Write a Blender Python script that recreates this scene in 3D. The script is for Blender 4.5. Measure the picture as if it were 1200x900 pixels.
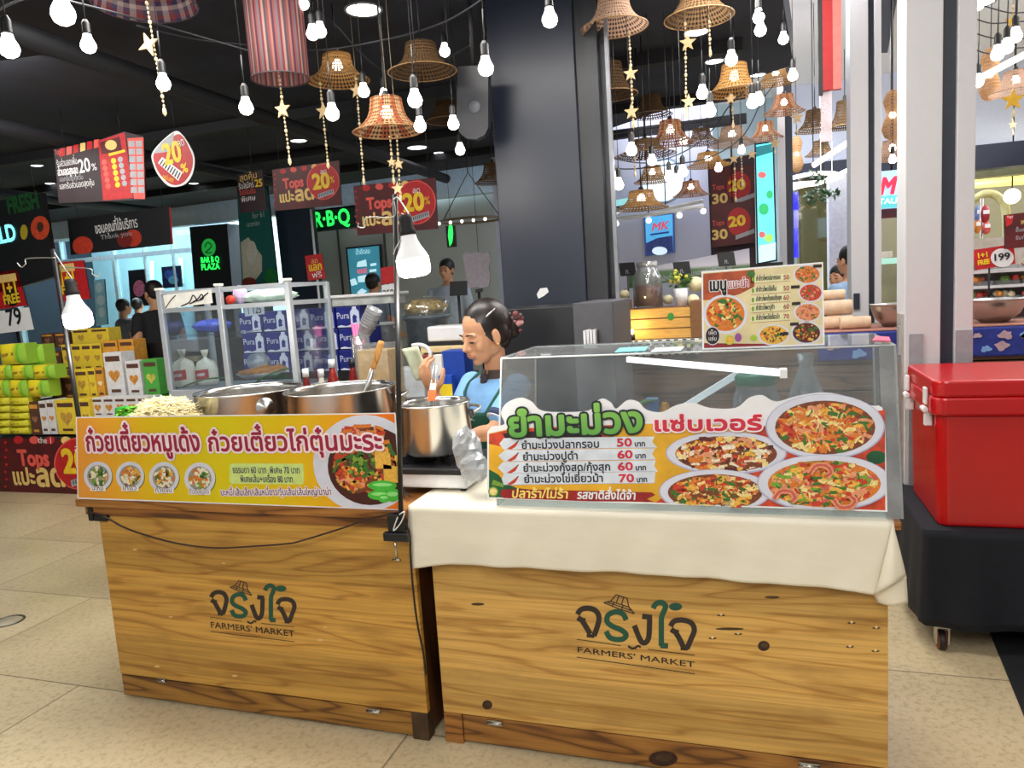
import bpy, math, random
from mathutils import Vector, Matrix, geometry
V = Vector
RN = random.Random(11)
for _o in list(bpy.data.objects):
    bpy.data.objects.remove(_o)
SC = bpy.context.scene
COL = SC.collection

# ---------------------------------------------------------------- camera
FPX, CAM_H = 867.0, 1.6
PITCH, ROLL, YAW = math.radians(7.3), math.radians(3.7), math.radians(18.5)
FW = V((-math.sin(YAW)*math.cos(PITCH), math.cos(YAW)*math.cos(PITCH), -math.sin(PITCH)))
_r0 = V((math.cos(YAW), math.sin(YAW), 0)); _u0 = _r0.cross(FW)
RT = _r0*math.cos(ROLL) - _u0*math.sin(ROLL)
UP = _r0*math.sin(ROLL) + _u0*math.cos(ROLL)
CAM = V((0, 0, CAM_H))
_cd = bpy.data.cameras.new('camera'); _cd.lens = 36*FPX/1200; _cd.sensor_width = 36; _cd.clip_start = .05
_co = bpy.data.objects.new('camera', _cd); COL.objects.link(_co)
_co.matrix_world = Matrix(((RT.x, UP.x, -FW.x, CAM.x), (RT.y, UP.y, -FW.y, CAM.y), (RT.z, UP.z, -FW.z, CAM.z), (0, 0, 0, 1)))
SC.camera = _co

# ---------------------------------------------------------------- world, lights, exposure
_w = bpy.data.worlds.new('world'); SC.world = _w; _w.use_nodes = True
_bg = _w.node_tree.nodes['Background']; _bg.inputs[0].default_value = (.93, .97, 1, 1); _bg.inputs[1].default_value = .27
SC.view_settings.view_transform = 'Standard'; SC.view_settings.look = 'None'
SC.view_settings.gamma = 1; SC.view_settings.use_curve_mapping = False
SC.view_settings.exposure = 0.25

def area(name, loc, sx, sy, power, col=(1, 1, 1), aim=None):
    l = bpy.data.lights.new(name, 'AREA'); l.shape = 'RECTANGLE'; l.size = sx; l.size_y = sy
    l.energy = power; l.color = col
    o = bpy.data.objects.new(name, l); COL.objects.link(o); o.location = loc
    if aim is not None:
        o.rotation_euler = (V(aim)-V(loc)).to_track_quat('-Z', 'Y').to_euler()
    return o

def point(name, loc, power, col=(1, .93, .82), r=.04):
    l = bpy.data.lights.new(name, 'POINT'); l.energy = power; l.color = col; l.shadow_soft_size = r
    o = bpy.data.objects.new(name, l); COL.objects.link(o); o.location = loc
    return o

area('aisle_ceiling_light', (-1.2, -.8, 3.6), 5, 2.2, 205, (1, .98, .94), aim=(-1.0, 2.1, .4))
area('aisle_ceiling_light', (-5.2, 1.5, 3.5), 2.5, 3, 170, (1, .99, .96))
area('stall_fill_light', (-2.0, 2.7, 3.2), 2.6, .6, 70, (1, .96, .9))  # unseen overhead fill, strengthened for the dark cabinet and pots
area('stall_fill_light', (-.1, 4.3, 3.22), .5, 1.2, 40, (1, .96, .9))  # added to brighten the dark plank stall and its banner
area('shop_ceiling_light', (-5.6, 3.6, 3.22), 2.5, .5, 60, (1, .97, .9), aim=(-5.8, 5.2, .8))
area('corridor_light', (-9, 11.5, 4.1), 9, 1.2, 700, (.84, .94, 1))
area('corridor_light', (0, 9.6, 4.1), 4, 1.2, 200, (.9, .95, 1))
area('added_uplight', (-.6, 7.2, 3.72), 3.5, .6, 80, (1, .97, .98), aim=(2.4, 9.0, 4.35))  # unseen uplight above the black ceiling, added to brighten the white one
area('added_uplight', (3.3, 7.0, 3.2), 1.5, 3, 70, (1, .97, 1), aim=(2.2, 7.0, 4.35))  # second added uplight, for the dim white ceiling at the right
area('entrance_ceiling_light', (2.6, 4.6, 4.0), 1.6, 2.5, 52, (1, .98, .95))
area('shop_ceiling_light', (5.2, 10.6, 3.6), 3, 1.2, 130, (1, .96, .8))

# ---------------------------------------------------------------- pixels of the 1200x900 frame to points of the place
def ray(x, y):
    return FW + RT*((x-600)/FPX) - UP*((y-450)/FPX)
def atY(x, y, Y):
    d = ray(x, y); return CAM + d*(Y/d.y)
def atZ(x, y, z):
    d = ray(x, y); return CAM + d*((z-CAM_H)/d.z)
def atD(x, y, dep):
    return CAM + ray(x, y)*dep
class Pl:
    def __init__(s, pt, n=(0, -1, 0)):
        s.p = V(pt); s.n = V(n).normalized()
    def at(s, x, y, off=0):
        d = ray(x, y); q = s.p + s.n*off
        return CAM + d*((q-CAM).dot(s.n)/d.dot(s.n))
def PY(Y):
    return Pl((0, Y, 0))

# ---------------------------------------------------------------- materials
def lin(c):
    return tuple(((x/255)/12.92 if x/255 < .04045 else ((x/255+.055)/1.055)**2.4) for x in c[:3])
MATS = {}
def M(name, col=(128, 128, 128), rough=.5, metal=0., em=0., var=.10, scale=25, bump=0., stretch=(1, 1, 1), emc=None, sub=0, coat=0, dist=.002):
    if name in MATS: return MATS[name]
    m = bpy.data.materials.new(name); m.use_nodes = True; nt = m.node_tree; N = nt.nodes; L = nt.links
    b = N['Principled BSDF']; c = lin(col)
    tc = N.new('ShaderNodeTexCoord'); mp = N.new('ShaderNodeMapping'); mp.inputs['Scale'].default_value = stretch
    nz = N.new('ShaderNodeTexNoise'); nz.inputs['Scale'].default_value = scale; nz.inputs['Detail'].default_value = 3
    L.new(tc.outputs['Object'], mp.inputs[0]); L.new(mp.outputs[0], nz.inputs['Vector'])
    rp = N.new('ShaderNodeValToRGB'); L.new(nz.outputs[0], rp.inputs[0])
    rp.color_ramp.elements[0].position = .3; rp.color_ramp.elements[1].position = .7
    rp.color_ramp.elements[0].color = tuple(x*(1-var) for x in c)+(1,)
    rp.color_ramp.elements[1].color = tuple(min(1, x*(1+var)) for x in c)+(1,)
    L.new(rp.outputs[0], b.inputs['Base Color'])
    b.inputs['Roughness'].default_value = rough; b.inputs['Metallic'].default_value = metal
    if coat: b.inputs['Coat Weight'].default_value = coat; b.inputs['Coat Roughness'].default_value = .08
    if sub: b.inputs['Subsurface Weight'].default_value = sub; b.inputs['Subsurface Radius'].default_value = (.02, .008, .004)
    if em:
        b.inputs['Emission Color'].default_value = lin(emc or col)+(1,); b.inputs['Emission Strength'].default_value = em
    if bump:
        bp = N.new('ShaderNodeBump'); bp.inputs['Strength'].default_value = bump; bp.inputs['Distance'].default_value = dist
        L.new(nz.outputs[0], bp.inputs['Height']); L.new(bp.outputs[0], b.inputs['Normal'])
    MATS[name] = m; return m

def wood(name, c1, c2, c3, rough=.42, axis=0, planks=7.0, knots=True):
    if name in MATS: return MATS[name]
    m = bpy.data.materials.new(name); m.use_nodes = True; nt = m.node_tree; N = nt.nodes; L = nt.links
    b = N['Principled BSDF']; tc = N.new('ShaderNodeTexCoord')
    mp = N.new('ShaderNodeMapping'); mp.inputs['Scale'].default_value = (.32, 1, 3.6) if axis == 0 else (3.6, 1, .32)
    L.new(tc.outputs['Object'], mp.inputs[0])
    # swirling growth rings
    n1 = N.new('ShaderNodeTexNoise'); n1.inputs['Scale'].default_value = 2.1; n1.inputs['Detail'].default_value = 2.5; n1.inputs['Distortion'].default_value = .35
    L.new(mp.outputs[0], n1.inputs['Vector'])
    mu = N.new('ShaderNodeMath'); mu.operation = 'MULTIPLY'; mu.inputs[1].default_value = 9.0; L.new(n1.outputs[0], mu.inputs[0])
    pp = N.new('ShaderNodeMath'); pp.operation = 'PINGPONG'; pp.inputs[1].default_value = .5; L.new(mu.outputs[0], pp.inputs[0])
    rp = N.new('ShaderNodeValToRGB'); L.new(pp.outputs[0], rp.inputs[0])
    e = rp.color_ramp.elements; e[0].position = .02; e[0].color = lin(c3)+(1,); e[1].position = .42; e[1].color = lin(c1)+(1,)
    x = e.new(.14); x.color = lin(c2)+(1,)
    # fine fibre
    mp2 = N.new('ShaderNodeMapping'); mp2.inputs['Scale'].default_value = (3, 30, 130) if axis == 0 else (130, 30, 3)
    L.new(tc.outputs['Object'], mp2.inputs[0])
    n2 = N.new('ShaderNodeTexNoise'); n2.inputs['Scale'].default_value = 1.0; n2.inputs['Detail'].default_value = 3; L.new(mp2.outputs[0], n2.inputs['Vector'])
    r2 = N.new('ShaderNodeValToRGB'); L.new(n2.outputs[0], r2.inputs[0])
    r2.color_ramp.elements[0].position = .33; r2.color_ramp.elements[0].color = (.66, .62, .56, 1)
    r2.color_ramp.elements[1].position = .6; r2.color_ramp.elements[1].color = (1, 1, 1, 1)
    mx = N.new('ShaderNodeMix'); mx.data_type = 'RGBA'; mx.blend_type = 'MULTIPLY'; mx.inputs[0].default_value = .62
    L.new(rp.outputs[0], mx.inputs[6]); L.new(r2.outputs[0], mx.inputs[7])
    # plank to plank tone
    sp = N.new('ShaderNodeSeparateXYZ'); L.new(tc.outputs['Object'], sp.inputs[0])
    q = N.new('ShaderNodeMath'); q.operation = 'MULTIPLY'; q.inputs[1].default_value = planks; L.new(sp.outputs[2 if axis == 0 else 0], q.inputs[0])
    fl = N.new('ShaderNodeMath'); fl.operation = 'FLOOR'; L.new(q.outputs[0], fl.inputs[0])
    wn = N.new('ShaderNodeTexWhiteNoise'); wn.noise_dimensions = '1D'; L.new(fl.outputs[0], wn.inputs['W'])
    r3 = N.new('ShaderNodeValToRGB'); L.new(wn.outputs[0], r3.inputs[0])
    r3.color_ramp.elements[0].color = (.80, .78, .74, 1); r3.color_ramp.elements[1].color = (1.06, 1.04, 1, 1)
    m2 = N.new('ShaderNodeMix'); m2.data_type = 'RGBA'; m2.blend_type = 'MULTIPLY'; m2.inputs[0].default_value = 1
    L.new(mx.outputs[2], m2.inputs[6]); L.new(r3.outputs[0], m2.inputs[7])
    out = m2.outputs[2]
    if knots:
        # dark grubby wear patches
        n3 = N.new('ShaderNodeTexNoise'); n3.inputs['Scale'].default_value = 3.2; n3.inputs['Detail'].default_value = 5
        mp3 = N.new('ShaderNodeMapping'); mp3.inputs['Scale'].default_value = (.8, 1, 2.2); L.new(tc.outputs['Object'], mp3.inputs[0]); L.new(mp3.outputs[0], n3.inputs['Vector'])
        r4 = N.new('ShaderNodeValToRGB'); L.new(n3.outputs[0], r4.inputs[0])
        r4.color_ramp.elements[0].position = .3; r4.color_ramp.elements[0].color = (.62, .55, .47, 1)
        r4.color_ramp.elements[1].position = .46; r4.color_ramp.elements[1].color = (1, 1, 1, 1)
        m3 = N.new('ShaderNodeMix'); m3.data_type = 'RGBA'; m3.blend_type = 'MULTIPLY'; m3.inputs[0].default_value = .8
        L.new(out, m3.inputs[6]); L.new(r4.outputs[0], m3.inputs[7]); out = m3.outputs[2]
    L.new(out, b.inputs['Base Color']); b.inputs['Roughness'].default_value = rough
    bp = N.new('ShaderNodeBump'); bp.inputs['Strength'].default_value = .15; bp.inputs['Distance'].default_value = .002
    L.new(n2.outputs[0], bp.inputs['Height']); L.new(bp.outputs[0], b.inputs['Normal'])
    MATS[name] = m; return m

def glass(name, tint=(235, 245, 245), gloss=.10, rough=.03, cloud=0.):
    if name in MATS: return MATS[name]
    m = bpy.data.materials.new(name); m.use_nodes = True; nt = m.node_tree; N = nt.nodes; L = nt.links
    N.remove(N['Principled BSDF']); o = N['Material Output']
    t = N.new('ShaderNodeBsdfTransparent'); t.inputs[0].default_value = lin(tint)+(1,)
    g = N.new('ShaderNodeBsdfGlossy'); g.inputs['Roughness'].default_value = rough
    fr = N.new('ShaderNodeLayerWeight'); fr.inputs[0].default_value = .25
    ma = N.new('ShaderNodeMath'); ma.operation = 'MULTIPLY_ADD'; ma.inputs[1].default_value = .55; ma.inputs[2].default_value = gloss
    L.new(fr.outputs['Fresnel'], ma.inputs[0])
    mx = N.new('ShaderNodeMixShader'); L.new(ma.outputs[0], mx.inputs[0]); L.new(t.outputs[0], mx.inputs[1]); L.new(g.outputs[0], mx.inputs[2])
    last = mx
    if cloud:
        d = N.new('ShaderNodeBsdfDiffuse'); d.inputs[0].default_value = (.8, .82, .84, 1)
        tc = N.new('ShaderNodeTexCoord'); nz = N.new('ShaderNodeTexNoise'); nz.inputs['Scale'].default_value = 9; nz.inputs['Detail'].default_value = 5
        L.new(tc.outputs['Object'], nz.inputs['Vector'])
        mm = N.new('ShaderNodeMath'); mm.operation = 'MULTIPLY'; mm.inputs[1].default_value = cloud*2; L.new(nz.outputs[0], mm.inputs[0])
        m2 = N.new('ShaderNodeMixShader'); L.new(mm.outputs[0], m2.inputs[0]); L.new(mx.outputs[0], m2.inputs[1]); L.new(d.outputs[0], m2.inputs[2]); last = m2
    L.new(last.outputs[0], o.inputs[0]); MATS[name] = m; return m

def weave(name, c1, c2, hole=.25, nu=26, nv=9, trans=.45, stripe=None):
    """basket weave on the UV of a lathe: strips over and under, small gaps, light glowing through"""
    if name in MATS: return MATS[name]
    m = bpy.data.materials.new(name); m.use_nodes = True; nt = m.node_tree; N = nt.nodes; L = nt.links
    N.remove(N['Principled BSDF']); o = N['Material Output']
    uv = N.new('ShaderNodeUVMap'); sp = N.new('ShaderNodeSeparateXYZ'); L.new(uv.outputs[0], sp.inputs[0])
    def tri(sock, k):
        a = N.new('ShaderNodeMath'); a.operation = 'MULTIPLY'; a.inputs[1].default_value = k; L.new(sock, a.inputs[0])
        p = N.new('ShaderNodeMath'); p.operation = 'PINGPONG'; p.inputs[1].default_value = .5; L.new(a.outputs[0], p.inputs[0])
        return p.outputs[0]
    tu, tv = tri(sp.outputs[0], nu), tri(sp.outputs[1], nv)
    mn = N.new('ShaderNodeMath'); mn.operation = 'MAXIMUM'; L.new(tu, mn.inputs[0]); L.new(tv, mn.inputs[1])
    lt = N.new('ShaderNodeMath'); lt.operation = 'LESS_THAN'; lt.inputs[1].default_value = hole; L.new(mn.outputs[0], lt.inputs[0])
    rp = N.new('ShaderNodeValToRGB'); rp.color_ramp.elements[0].color = lin(c2)+(1,); rp.color_ramp.elements[1].color = lin(c1)+(1,)
    ad = N.new('ShaderNodeMath'); ad.operation = 'ADD'; L.new(tu, ad.inputs[0]); L.new(tv, ad.inputs[1]); L.new(ad.outputs[0], rp.inputs[0])
    colr = rp.outputs[0]
    if stripe:
        ts = tri(sp.outputs[0], stripe[1]); gt = N.new('ShaderNodeMath'); gt.operation = 'GREATER_THAN'; gt.inputs[1].default_value = .3; L.new(ts, gt.inputs[0])
        mc = N.new('ShaderNodeMix'); mc.data_type = 'RGBA'; L.new(gt.outputs[0], mc.inputs[0]); L.new(colr, mc.inputs[6]); mc.inputs[7].default_value = lin(stripe[0])+(1,); colr = mc.outputs[2]
    d = N.new('ShaderNodeBsdfDiffuse'); t = N.new('ShaderNodeBsdfTranslucent'); L.new(colr, d.inputs[0]); L.new(colr, t.inputs[0])
    mx = N.new('ShaderNodeMixShader'); mx.inputs[0].default_value = trans; L.new(d.outputs[0], mx.inputs[1]); L.new(t.outputs[0], mx.inputs[2])
    tr = N.new('ShaderNodeBsdfTransparent'); m2 = N.new('ShaderNodeMixShader'); L.new(lt.outputs[0], m2.inputs[0]); L.new(mx.outputs[0], m2.inputs[1]); L.new(tr.outputs[0], m2.inputs[2])
    L.new(m2.outputs[0], o.inputs[0]); MATS[name] = m; return m

def stripes(name, cols, k, c3=None, k2=0, rough=.8, trans=.3):
    """woven cloth: coloured warp stripes along u, optional weft bands along v"""
    if name in MATS: return MATS[name]
    m = bpy.data.materials.new(name); m.use_nodes = True; nt = m.node_tree; N = nt.nodes; L = nt.links
    N.remove(N['Principled BSDF']); o = N['Material Output']
    uv = N.new('ShaderNodeUVMap'); sp = N.new('ShaderNodeSeparateXYZ'); L.new(uv.outputs[0], sp.inputs[0])
    def band(sock, kk, cs):
        a = N.new('ShaderNodeMath'); a.operation = 'MULTIPLY'; a.inputs[1].default_value = kk; L.new(sock, a.inputs[0])
        f = N.new('ShaderNodeMath'); f.operation = 'FRACT'; L.new(a.outputs[0], f.inputs[0])
        r = N.new('ShaderNodeValToRGB'); r.color_ramp.interpolation = 'CONSTANT'; e = r.color_ramp.elements
        e[0].color = lin(cs[0])+(1,); e[1].color = lin(cs[1])+(1,); e[1].position = 1/len(cs)
        for i in range(2, len(cs)):
            q = e.new(i/len(cs)); q.color = lin(cs[i])+(1,)
        L.new(f.outputs[0], r.inputs[0]); return r.outputs[0]
    c = band(sp.outputs[0], k, cols)
    if c3:
        mm = N.new('ShaderNodeMix'); mm.data_type = 'RGBA'; mm.inputs[0].default_value = .5; L.new(c, mm.inputs[6]); L.new(band(sp.outputs[1], k2, c3), mm.inputs[7]); c = mm.outputs[2]
    d = N.new('ShaderNodeBsdfDiffuse'); t = N.new('ShaderNodeBsdfTranslucent'); L.new(c, d.inputs[0]); L.new(c, t.inputs[0])
    mx = N.new('ShaderNodeMixShader'); mx.inputs[0].default_value = trans; L.new(d.outputs[0], mx.inputs[1]); L.new(t.outputs[0], mx.inputs[2]); L.new(mx.outputs[0], o.inputs[0])
    MATS[name] = m; return m

# ---------------------------------------------------------------- mesh builder
ORI = {}
class MB:
    def __init__(s): s.v = []; s.f = []; s.m = []; s.s = []; s.uv = []
    def add(s, vs, fs, m=0, sm=False, uvs=None):
        n = len(s.v); s.v += [V(x) for x in vs]
        for i, f in enumerate(fs):
            s.f.append([n+k for k in f]); s.m.append(m); s.s.append(sm)
            s.uv.append(uvs[i] if uvs else None)
        return s
    def box(s, a, b, m=0):
        x0, y0, z0 = a; x1, y1, z1 = b
        return s.add([(x0, y0, z0), (x1, y0, z0), (x1, y1, z0), (x0, y1, z0), (x0, y0, z1), (x1, y0, z1), (x1, y1, z1), (x0, y1, z1)],
                     [(0, 3, 2, 1), (4, 5, 6, 7), (0, 1, 5, 4), (1, 2, 6, 5), (2, 3, 7, 6), (3, 0, 4, 7)], m)
    def obox(s, c, ex, ey, ez, m=0):
        c, ex, ey, ez = V(c), V(ex), V(ey), V(ez)
        vs = [c+ex*i+ey*j+ez*k for k in (-1, 1) for (i, j) in ((-1, -1), (1, -1), (1, 1), (-1, 1))]
        return s.add(vs, [(0, 3, 2, 1), (4, 5, 6, 7), (0, 1, 5, 4), (1, 2, 6, 5), (2, 3, 7, 6), (3, 0, 4, 7)], m)
    def tube(s, pts, r, m=0, n=8, sm=True, flat=1.0):
        pts = [V(p) for p in pts]; k = len(pts); rs = r if isinstance(r, (list, tuple)) else [r]*k
        vs = []; fs = []; pa = None
        for i, p in enumerate(pts):
            t = (pts[min(i+1, k-1)]-pts[max(i-1, 0)])
            t = t.normalized() if t.length > 1e-9 else V((0, 0, 1))
            if pa is None:
                a = t.orthogonal().normalized()
            else:
                a = pa-t*pa.dot(t); a = a.normalized() if a.length > 1e-6 else t.orthogonal().normalized()
            pa = a; b = t.cross(a)
            for j in range(n):
                w = 2*math.pi*j/n; vs.append(p+(a*math.cos(w)+b*math.sin(w)*flat)*rs[i])
        for i in range(k-1):
            for j in range(n):
                fs.append((i*n+j, i*n+(j+1) % n, (i+1)*n+(j+1) % n, (i+1)*n+j))
        s.add(vs, fs, m, sm)
        s.add([], [], m); q = len(s.v)-len(vs)
        s.f.append([q+j for j in range(n)][::-1]); s.f.append([q+(k-1)*n+j for j in range(n)]); s.m += [m, m]; s.s += [False, False]; s.uv += [None, None]
        return s
    def lathe(s, prof, c=(0, 0, 0), n=24, m=0, sm=True, ex=(1, 0, 0), ey=(0, 1, 0), ez=(0, 0, 1)):
        c, ex, ey, ez = V(c), V(ex), V(ey), V(ez); k = len(prof); vs = []; fs = []; uvs = []
        for (r, z) in prof:
            for j in range(n):
                a = 2*math.pi*j/n; vs.append(c+ex*(r*math.cos(a))+ey*(r*math.sin(a))+ez*z)
        for i in range(k-1):
            for j in range(n):
                fs.append((i*n+j, i*n+(j+1) % n, (i+1)*n+(j+1) % n, (i+1)*n+j))
                u0, u1, v0, v1 = j/n, (j+1)/n, i/(k-1), (i+1)/(k-1); uvs.append(((u0, v0), (u1, v0), (u1, v1), (u0, v1)))
        return s.add(vs, fs, m, sm, uvs)
    def ball(s, c, r, m=0, n=12, k=8, rot=None, sm=True):
        c = V(c); r = (r, r, r) if not isinstance(r, (tuple, list)) else r; vs = []; fs = []
        for i in range(k+1):
            p = math.pi*i/k
            for j in range(n):
                a = 2*math.pi*j/n; d = V((r[0]*math.sin(p)*math.cos(a), r[1]*math.sin(p)*math.sin(a), -r[2]*math.cos(p)))
                if rot is not None: d = rot @ d
                vs.append(c+d)
        for i in range(k):
            for j in range(n):
                fs.append((i*n+j, i*n+(j+1) % n, (i+1)*n+(j+1) % n, (i+1)*n+j))
        return s.add(vs, fs, m, sm)
    def poly(s, pts, m=0, sm=False):
        return s.add(pts, [tuple(range(len(pts)))], m, sm)
    def prism(s, pts, d, m=0, mside=None):
        """flat outline (any simple polygon) given real thickness d"""
        pts = [V(p) for p in pts]; d = V(d); n = len(pts); tri = geometry.tessellate_polygon([pts])
        mside = m if mside is None else mside
        s.add(pts, [tuple(t) for t in tri], m); s.add([p+d for p in pts], [tuple(t[::-1]) for t in tri], m)
        return s.add(pts+[p+d for p in pts], [(i, (i+1) % n, n+(i+1) % n, n+i) for i in range(n)], mside)
    def grid(s, fn, nu, nv, m=0, sm=True):
        vs = [fn(i/nu, j/nv) for j in range(nv+1) for i in range(nu+1)]
        fs = [(j*(nu+1)+i, j*(nu+1)+i+1, (j+1)*(nu+1)+i+1, (j+1)*(nu+1)+i) for j in range(nv) for i in range(nu)]
        uv = [((i/nu, j/nv), ((i+1)/nu, j/nv), ((i+1)/nu, (j+1)/nv), (i/nu, (j+1)/nv)) for j in range(nv) for i in range(nu)]
        return s.add(vs, fs, m, sm, uv)
    def build(s, name, mats, parent=None, bevel=0, local=False, solid=0, origin=None):
        me = bpy.data.meshes.new(name)
        if local: o0 = V((0, 0, 0)); o_loc = V((0, 0, 0))
        elif parent is not None: o0 = ORI[parent]; o_loc = V((0, 0, 0))
        else:
            xs = [p.x for p in s.v]; ys = [p.y for p in s.v]; zs = [p.z for p in s.v]
            o0 = V(((min(xs)+max(xs))/2, (min(ys)+max(ys))/2, min(zs))); o_loc = o0
            if origin is not None: o0 = o_loc = V(origin)
        me.from_pydata([p-o0 for p in s.v], [], s.f)
        if not isinstance(mats, (list, tuple)): mats = [mats]
        for q in mats: me.materials.append(q)
        me.polygons.foreach_set('material_index', s.m); me.polygons.foreach_set('use_smooth', s.s)
        if any(u for u in s.uv):
            ul = me.uv_layers.new(name='UVMap'); i = 0
            for f, u in zip(s.f, s.uv):
                for k in range(len(f)):
                    if u: ul.data[i].uv = u[k]
                    i += 1
        me.update(); o = bpy.data.objects.new(name, me); COL.objects.link(o)
        o.location = o_loc; ORI[o] = o0.copy()
        if parent is not None: o.parent = parent
        if bevel:
            b = o.modifiers.new('bevel', 'BEVEL'); b.width = bevel; b.segments = 2; b.limit_method = 'ANGLE'; b.angle_limit = .6
        if solid:
            b = o.modifiers.new('solid', 'SOLIDIFY'); b.thickness = solid; b.offset = 0
        return o

def thing(name, label, cat, loc=(0, 0, 0), group=None):
    o = bpy.data.objects.new(name, None); COL.objects.link(o); o.location = loc; o.empty_display_size = .05
    ORI[o] = V(loc); o['label'] = label; o['category'] = cat
    if group: o['group'] = group
    return o
def tag(o, label, cat, group=None, kind=None):
    o['label'] = label; o['category'] = cat
    if group: o['group'] = group
    if kind: o['kind'] = kind
    return o
def struct(name, mb, mats, label=None, cat=None, parent=None, bevel=0):
    o = mb.build(name, mats, parent, bevel)
    if parent is None:
        o['kind'] = 'structure'; o['label'] = label; o['category'] = cat
    return o
KIDS = {}
def dup(root, loc, label=None, rz=None, sc=None, group=None):
    def cp(o, par):
        c = o.copy(); COL.objects.link(c)
        if par is not None: c.parent = par
        for ch in o.children: cp(ch, c)
        return c
    r = cp(root, None); r.location = loc; ORI[r] = V(loc)
    if label: r['label'] = label
    if group: r['group'] = group
    if rz is not None: r.rotation_euler = rz if isinstance(rz, tuple) else (0, 0, rz)
    if sc is not None: r.scale = sc if isinstance(sc, tuple) else (sc, sc, sc)
    return r

# ---------------------------------------------------------------- lettering (outlines of the built-in type, laid out and filled here)
GC = {}
def _loops(body):
    cu = bpy.data.curves.new('lettering', 'FONT'); cu.body = body; cu.fill_mode = 'NONE'; cu.resolution_u = 3; cu.size = 1
    o = bpy.data.objects.new('lettering', cu); COL.objects.link(o)
    bpy.context.view_layer.update()
    ev = o.evaluated_get(bpy.context.evaluated_depsgraph_get()); me = ev.to_mesh()
    vs = [(p.co.x, p.co.y) for p in me.vertices]; ed = [tuple(e.vertices) for e in me.edges]
    ev.to_mesh_clear(); bpy.data.objects.remove(o); bpy.data.curves.remove(cu)
    adj = {}
    for a, b in ed: adj.setdefault(a, []).append(b); adj.setdefault(b, []).append(a)
    seen = set(); out = []
    for a in adj:
        if a in seen: continue
        lp = [a]; seen.add(a); cur = a
        while True:
            nx = [b for b in adj[cur] if b not in seen]
            if not nx: break
            cur = nx[0]; seen.add(cur); lp.append(cur)
        if len(lp) > 2: out.append([vs[i] for i in lp])
    # keep the drawn direction: the index order of the curve
    return vs, out
_bar = None
def glyph(ch):
    global _bar
    if ch in GC: return GC[ch]
    if _bar is None:
        v, _ = _loops('HH'); _bar = max(p[0] for p in v)-min(p[0] for p in v)
    v, _ = _loops('H'+ch+'H'); adv = max(p[0] for p in v)-min(p[0] for p in v)-_bar
    _, lp = (None, []) if ch == ' ' else _loops(ch)
    vs = []; ed = []
    for l in lp:
        n = len(vs); vs += [V(p) for p in l]; ed += [(n+i, n+(i+1) % len(l)) for i in range(len(l))]
    tris = []; tv = []
    if vs:
        tv, _, tf, _, _, _ = geometry.delaunay_2d_cdt(vs, ed, [], 0, 1e-6)
        def wind(x, y):
            w = 0
            for l in lp:
                k = len(l)
                for i in range(k):
                    x0, y0 = l[i]; x1, y1 = l[(i+1) % k]
                    if (y0 <= y) != (y1 <= y):
                        t = (y-y0)/(y1-y0)
                        if x0+t*(x1-x0) > x: w += 1 if y1 > y0 else -1
            return w
        for f in tf:
            c = (tv[f[0]]+tv[f[1]]+tv[f[2]])/3
            if wind(c.x, c.y): tris.append(tuple(f))
    GC[ch] = ([(p[0], p[1]) for p in tv], tris, lp, adv); return GC[ch]
UPV = 'ิีึืัํ็'; TONE = '่้๊๋์'
def layout(s):
    x = 0; out = []; prev = ''
    for ch in s:
        g = glyph(ch); dy = .17 if (ch in TONE and prev in UPV) else 0
        out.append((ch, x, dy)); x += g[3]; prev = ch
    return out, x
OFS = .3
def text(mb, s, pl, p0, p1, em, fill=0, out=None, ow=0., bold=0., off=.002, shear=0., lift=.0005, wide=None):
    """s along the base line from pixel p0 to pixel p1 of the sign plane; em and stroke widths in pixels"""
    off *= OFS; A = pl.at(p0[0], p0[1], off); B = pl.at(p1[0], p1[1], off); ex = (B-A).normalized(); ey = pl.n.cross(ex)
    k = (B-A).length/math.hypot(p1[0]-p0[0], p1[1]-p0[1]); lay, W = layout(s)
    sy = em*k; sx = (B-A).length/max(W, .01)
    if wide: sx = sy*wide
    def P(x, y, l): return A+ex*(x*sx+shear*y*sy)+ey*(y*sy)+pl.n*l
    cnt = [0]
    def stroke(w, l, m):
        w *= k
        for ch, x0, dy in lay:
            for lp in glyph(ch)[2]:
                n = len(lp); q = [P(x0+a, b+dy, l) for a, b in lp]
                for i in range(n):
                    cnt[0] += 1; z = pl.n*(1e-5*(cnt[0] % 47))
                    a, b = q[i]+z, q[(i+1) % n]+z; t = (b-a)
                    if t.length < 1e-7: continue
                    nn = pl.n.cross(t.normalized())*w
                    mb.add([a-nn, b-nn, b+nn, a+nn], [(0, 1, 2, 3)], m)
                    mb.add([a+pl.n*5e-6+(ex*math.cos(z)+ey*math.sin(z))*w for z in (0, 1.05, 2.09, 3.14, 4.19, 5.24)], [(0, 1, 2, 3, 4, 5)], m)
    if out is not None: stroke(ow+bold, 0, out)
    if out is not None:
        for ch, x0, dy in lay:
            g = glyph(ch); mb.add([P(x0+a, b+dy, 0) for a, b in g[0]], g[1], out)
    if bold: stroke(bold, lift, fill)
    for ch, x0, dy in lay:
        g = glyph(ch)
        if g[1]: mb.add([P(x0+a, b+dy, lift*2) for a, b in g[0]], g[1], fill)

def sm(pts, n=4):
    q = [V(p) for p in pts]; k = len(q); r = []
    for i in range(k):
        a, b, c, d = q[i-1], q[i], q[(i+1) % k], q[(i+2) % k]
        for j in range(n):
            t = j/n; p = .5*((2*b)+(c-a)*t+(2*a-5*b+4*c-d)*t*t+(3*b-a-3*c+d)*t**3); r.append((p.x, p.y))
    return r
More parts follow.
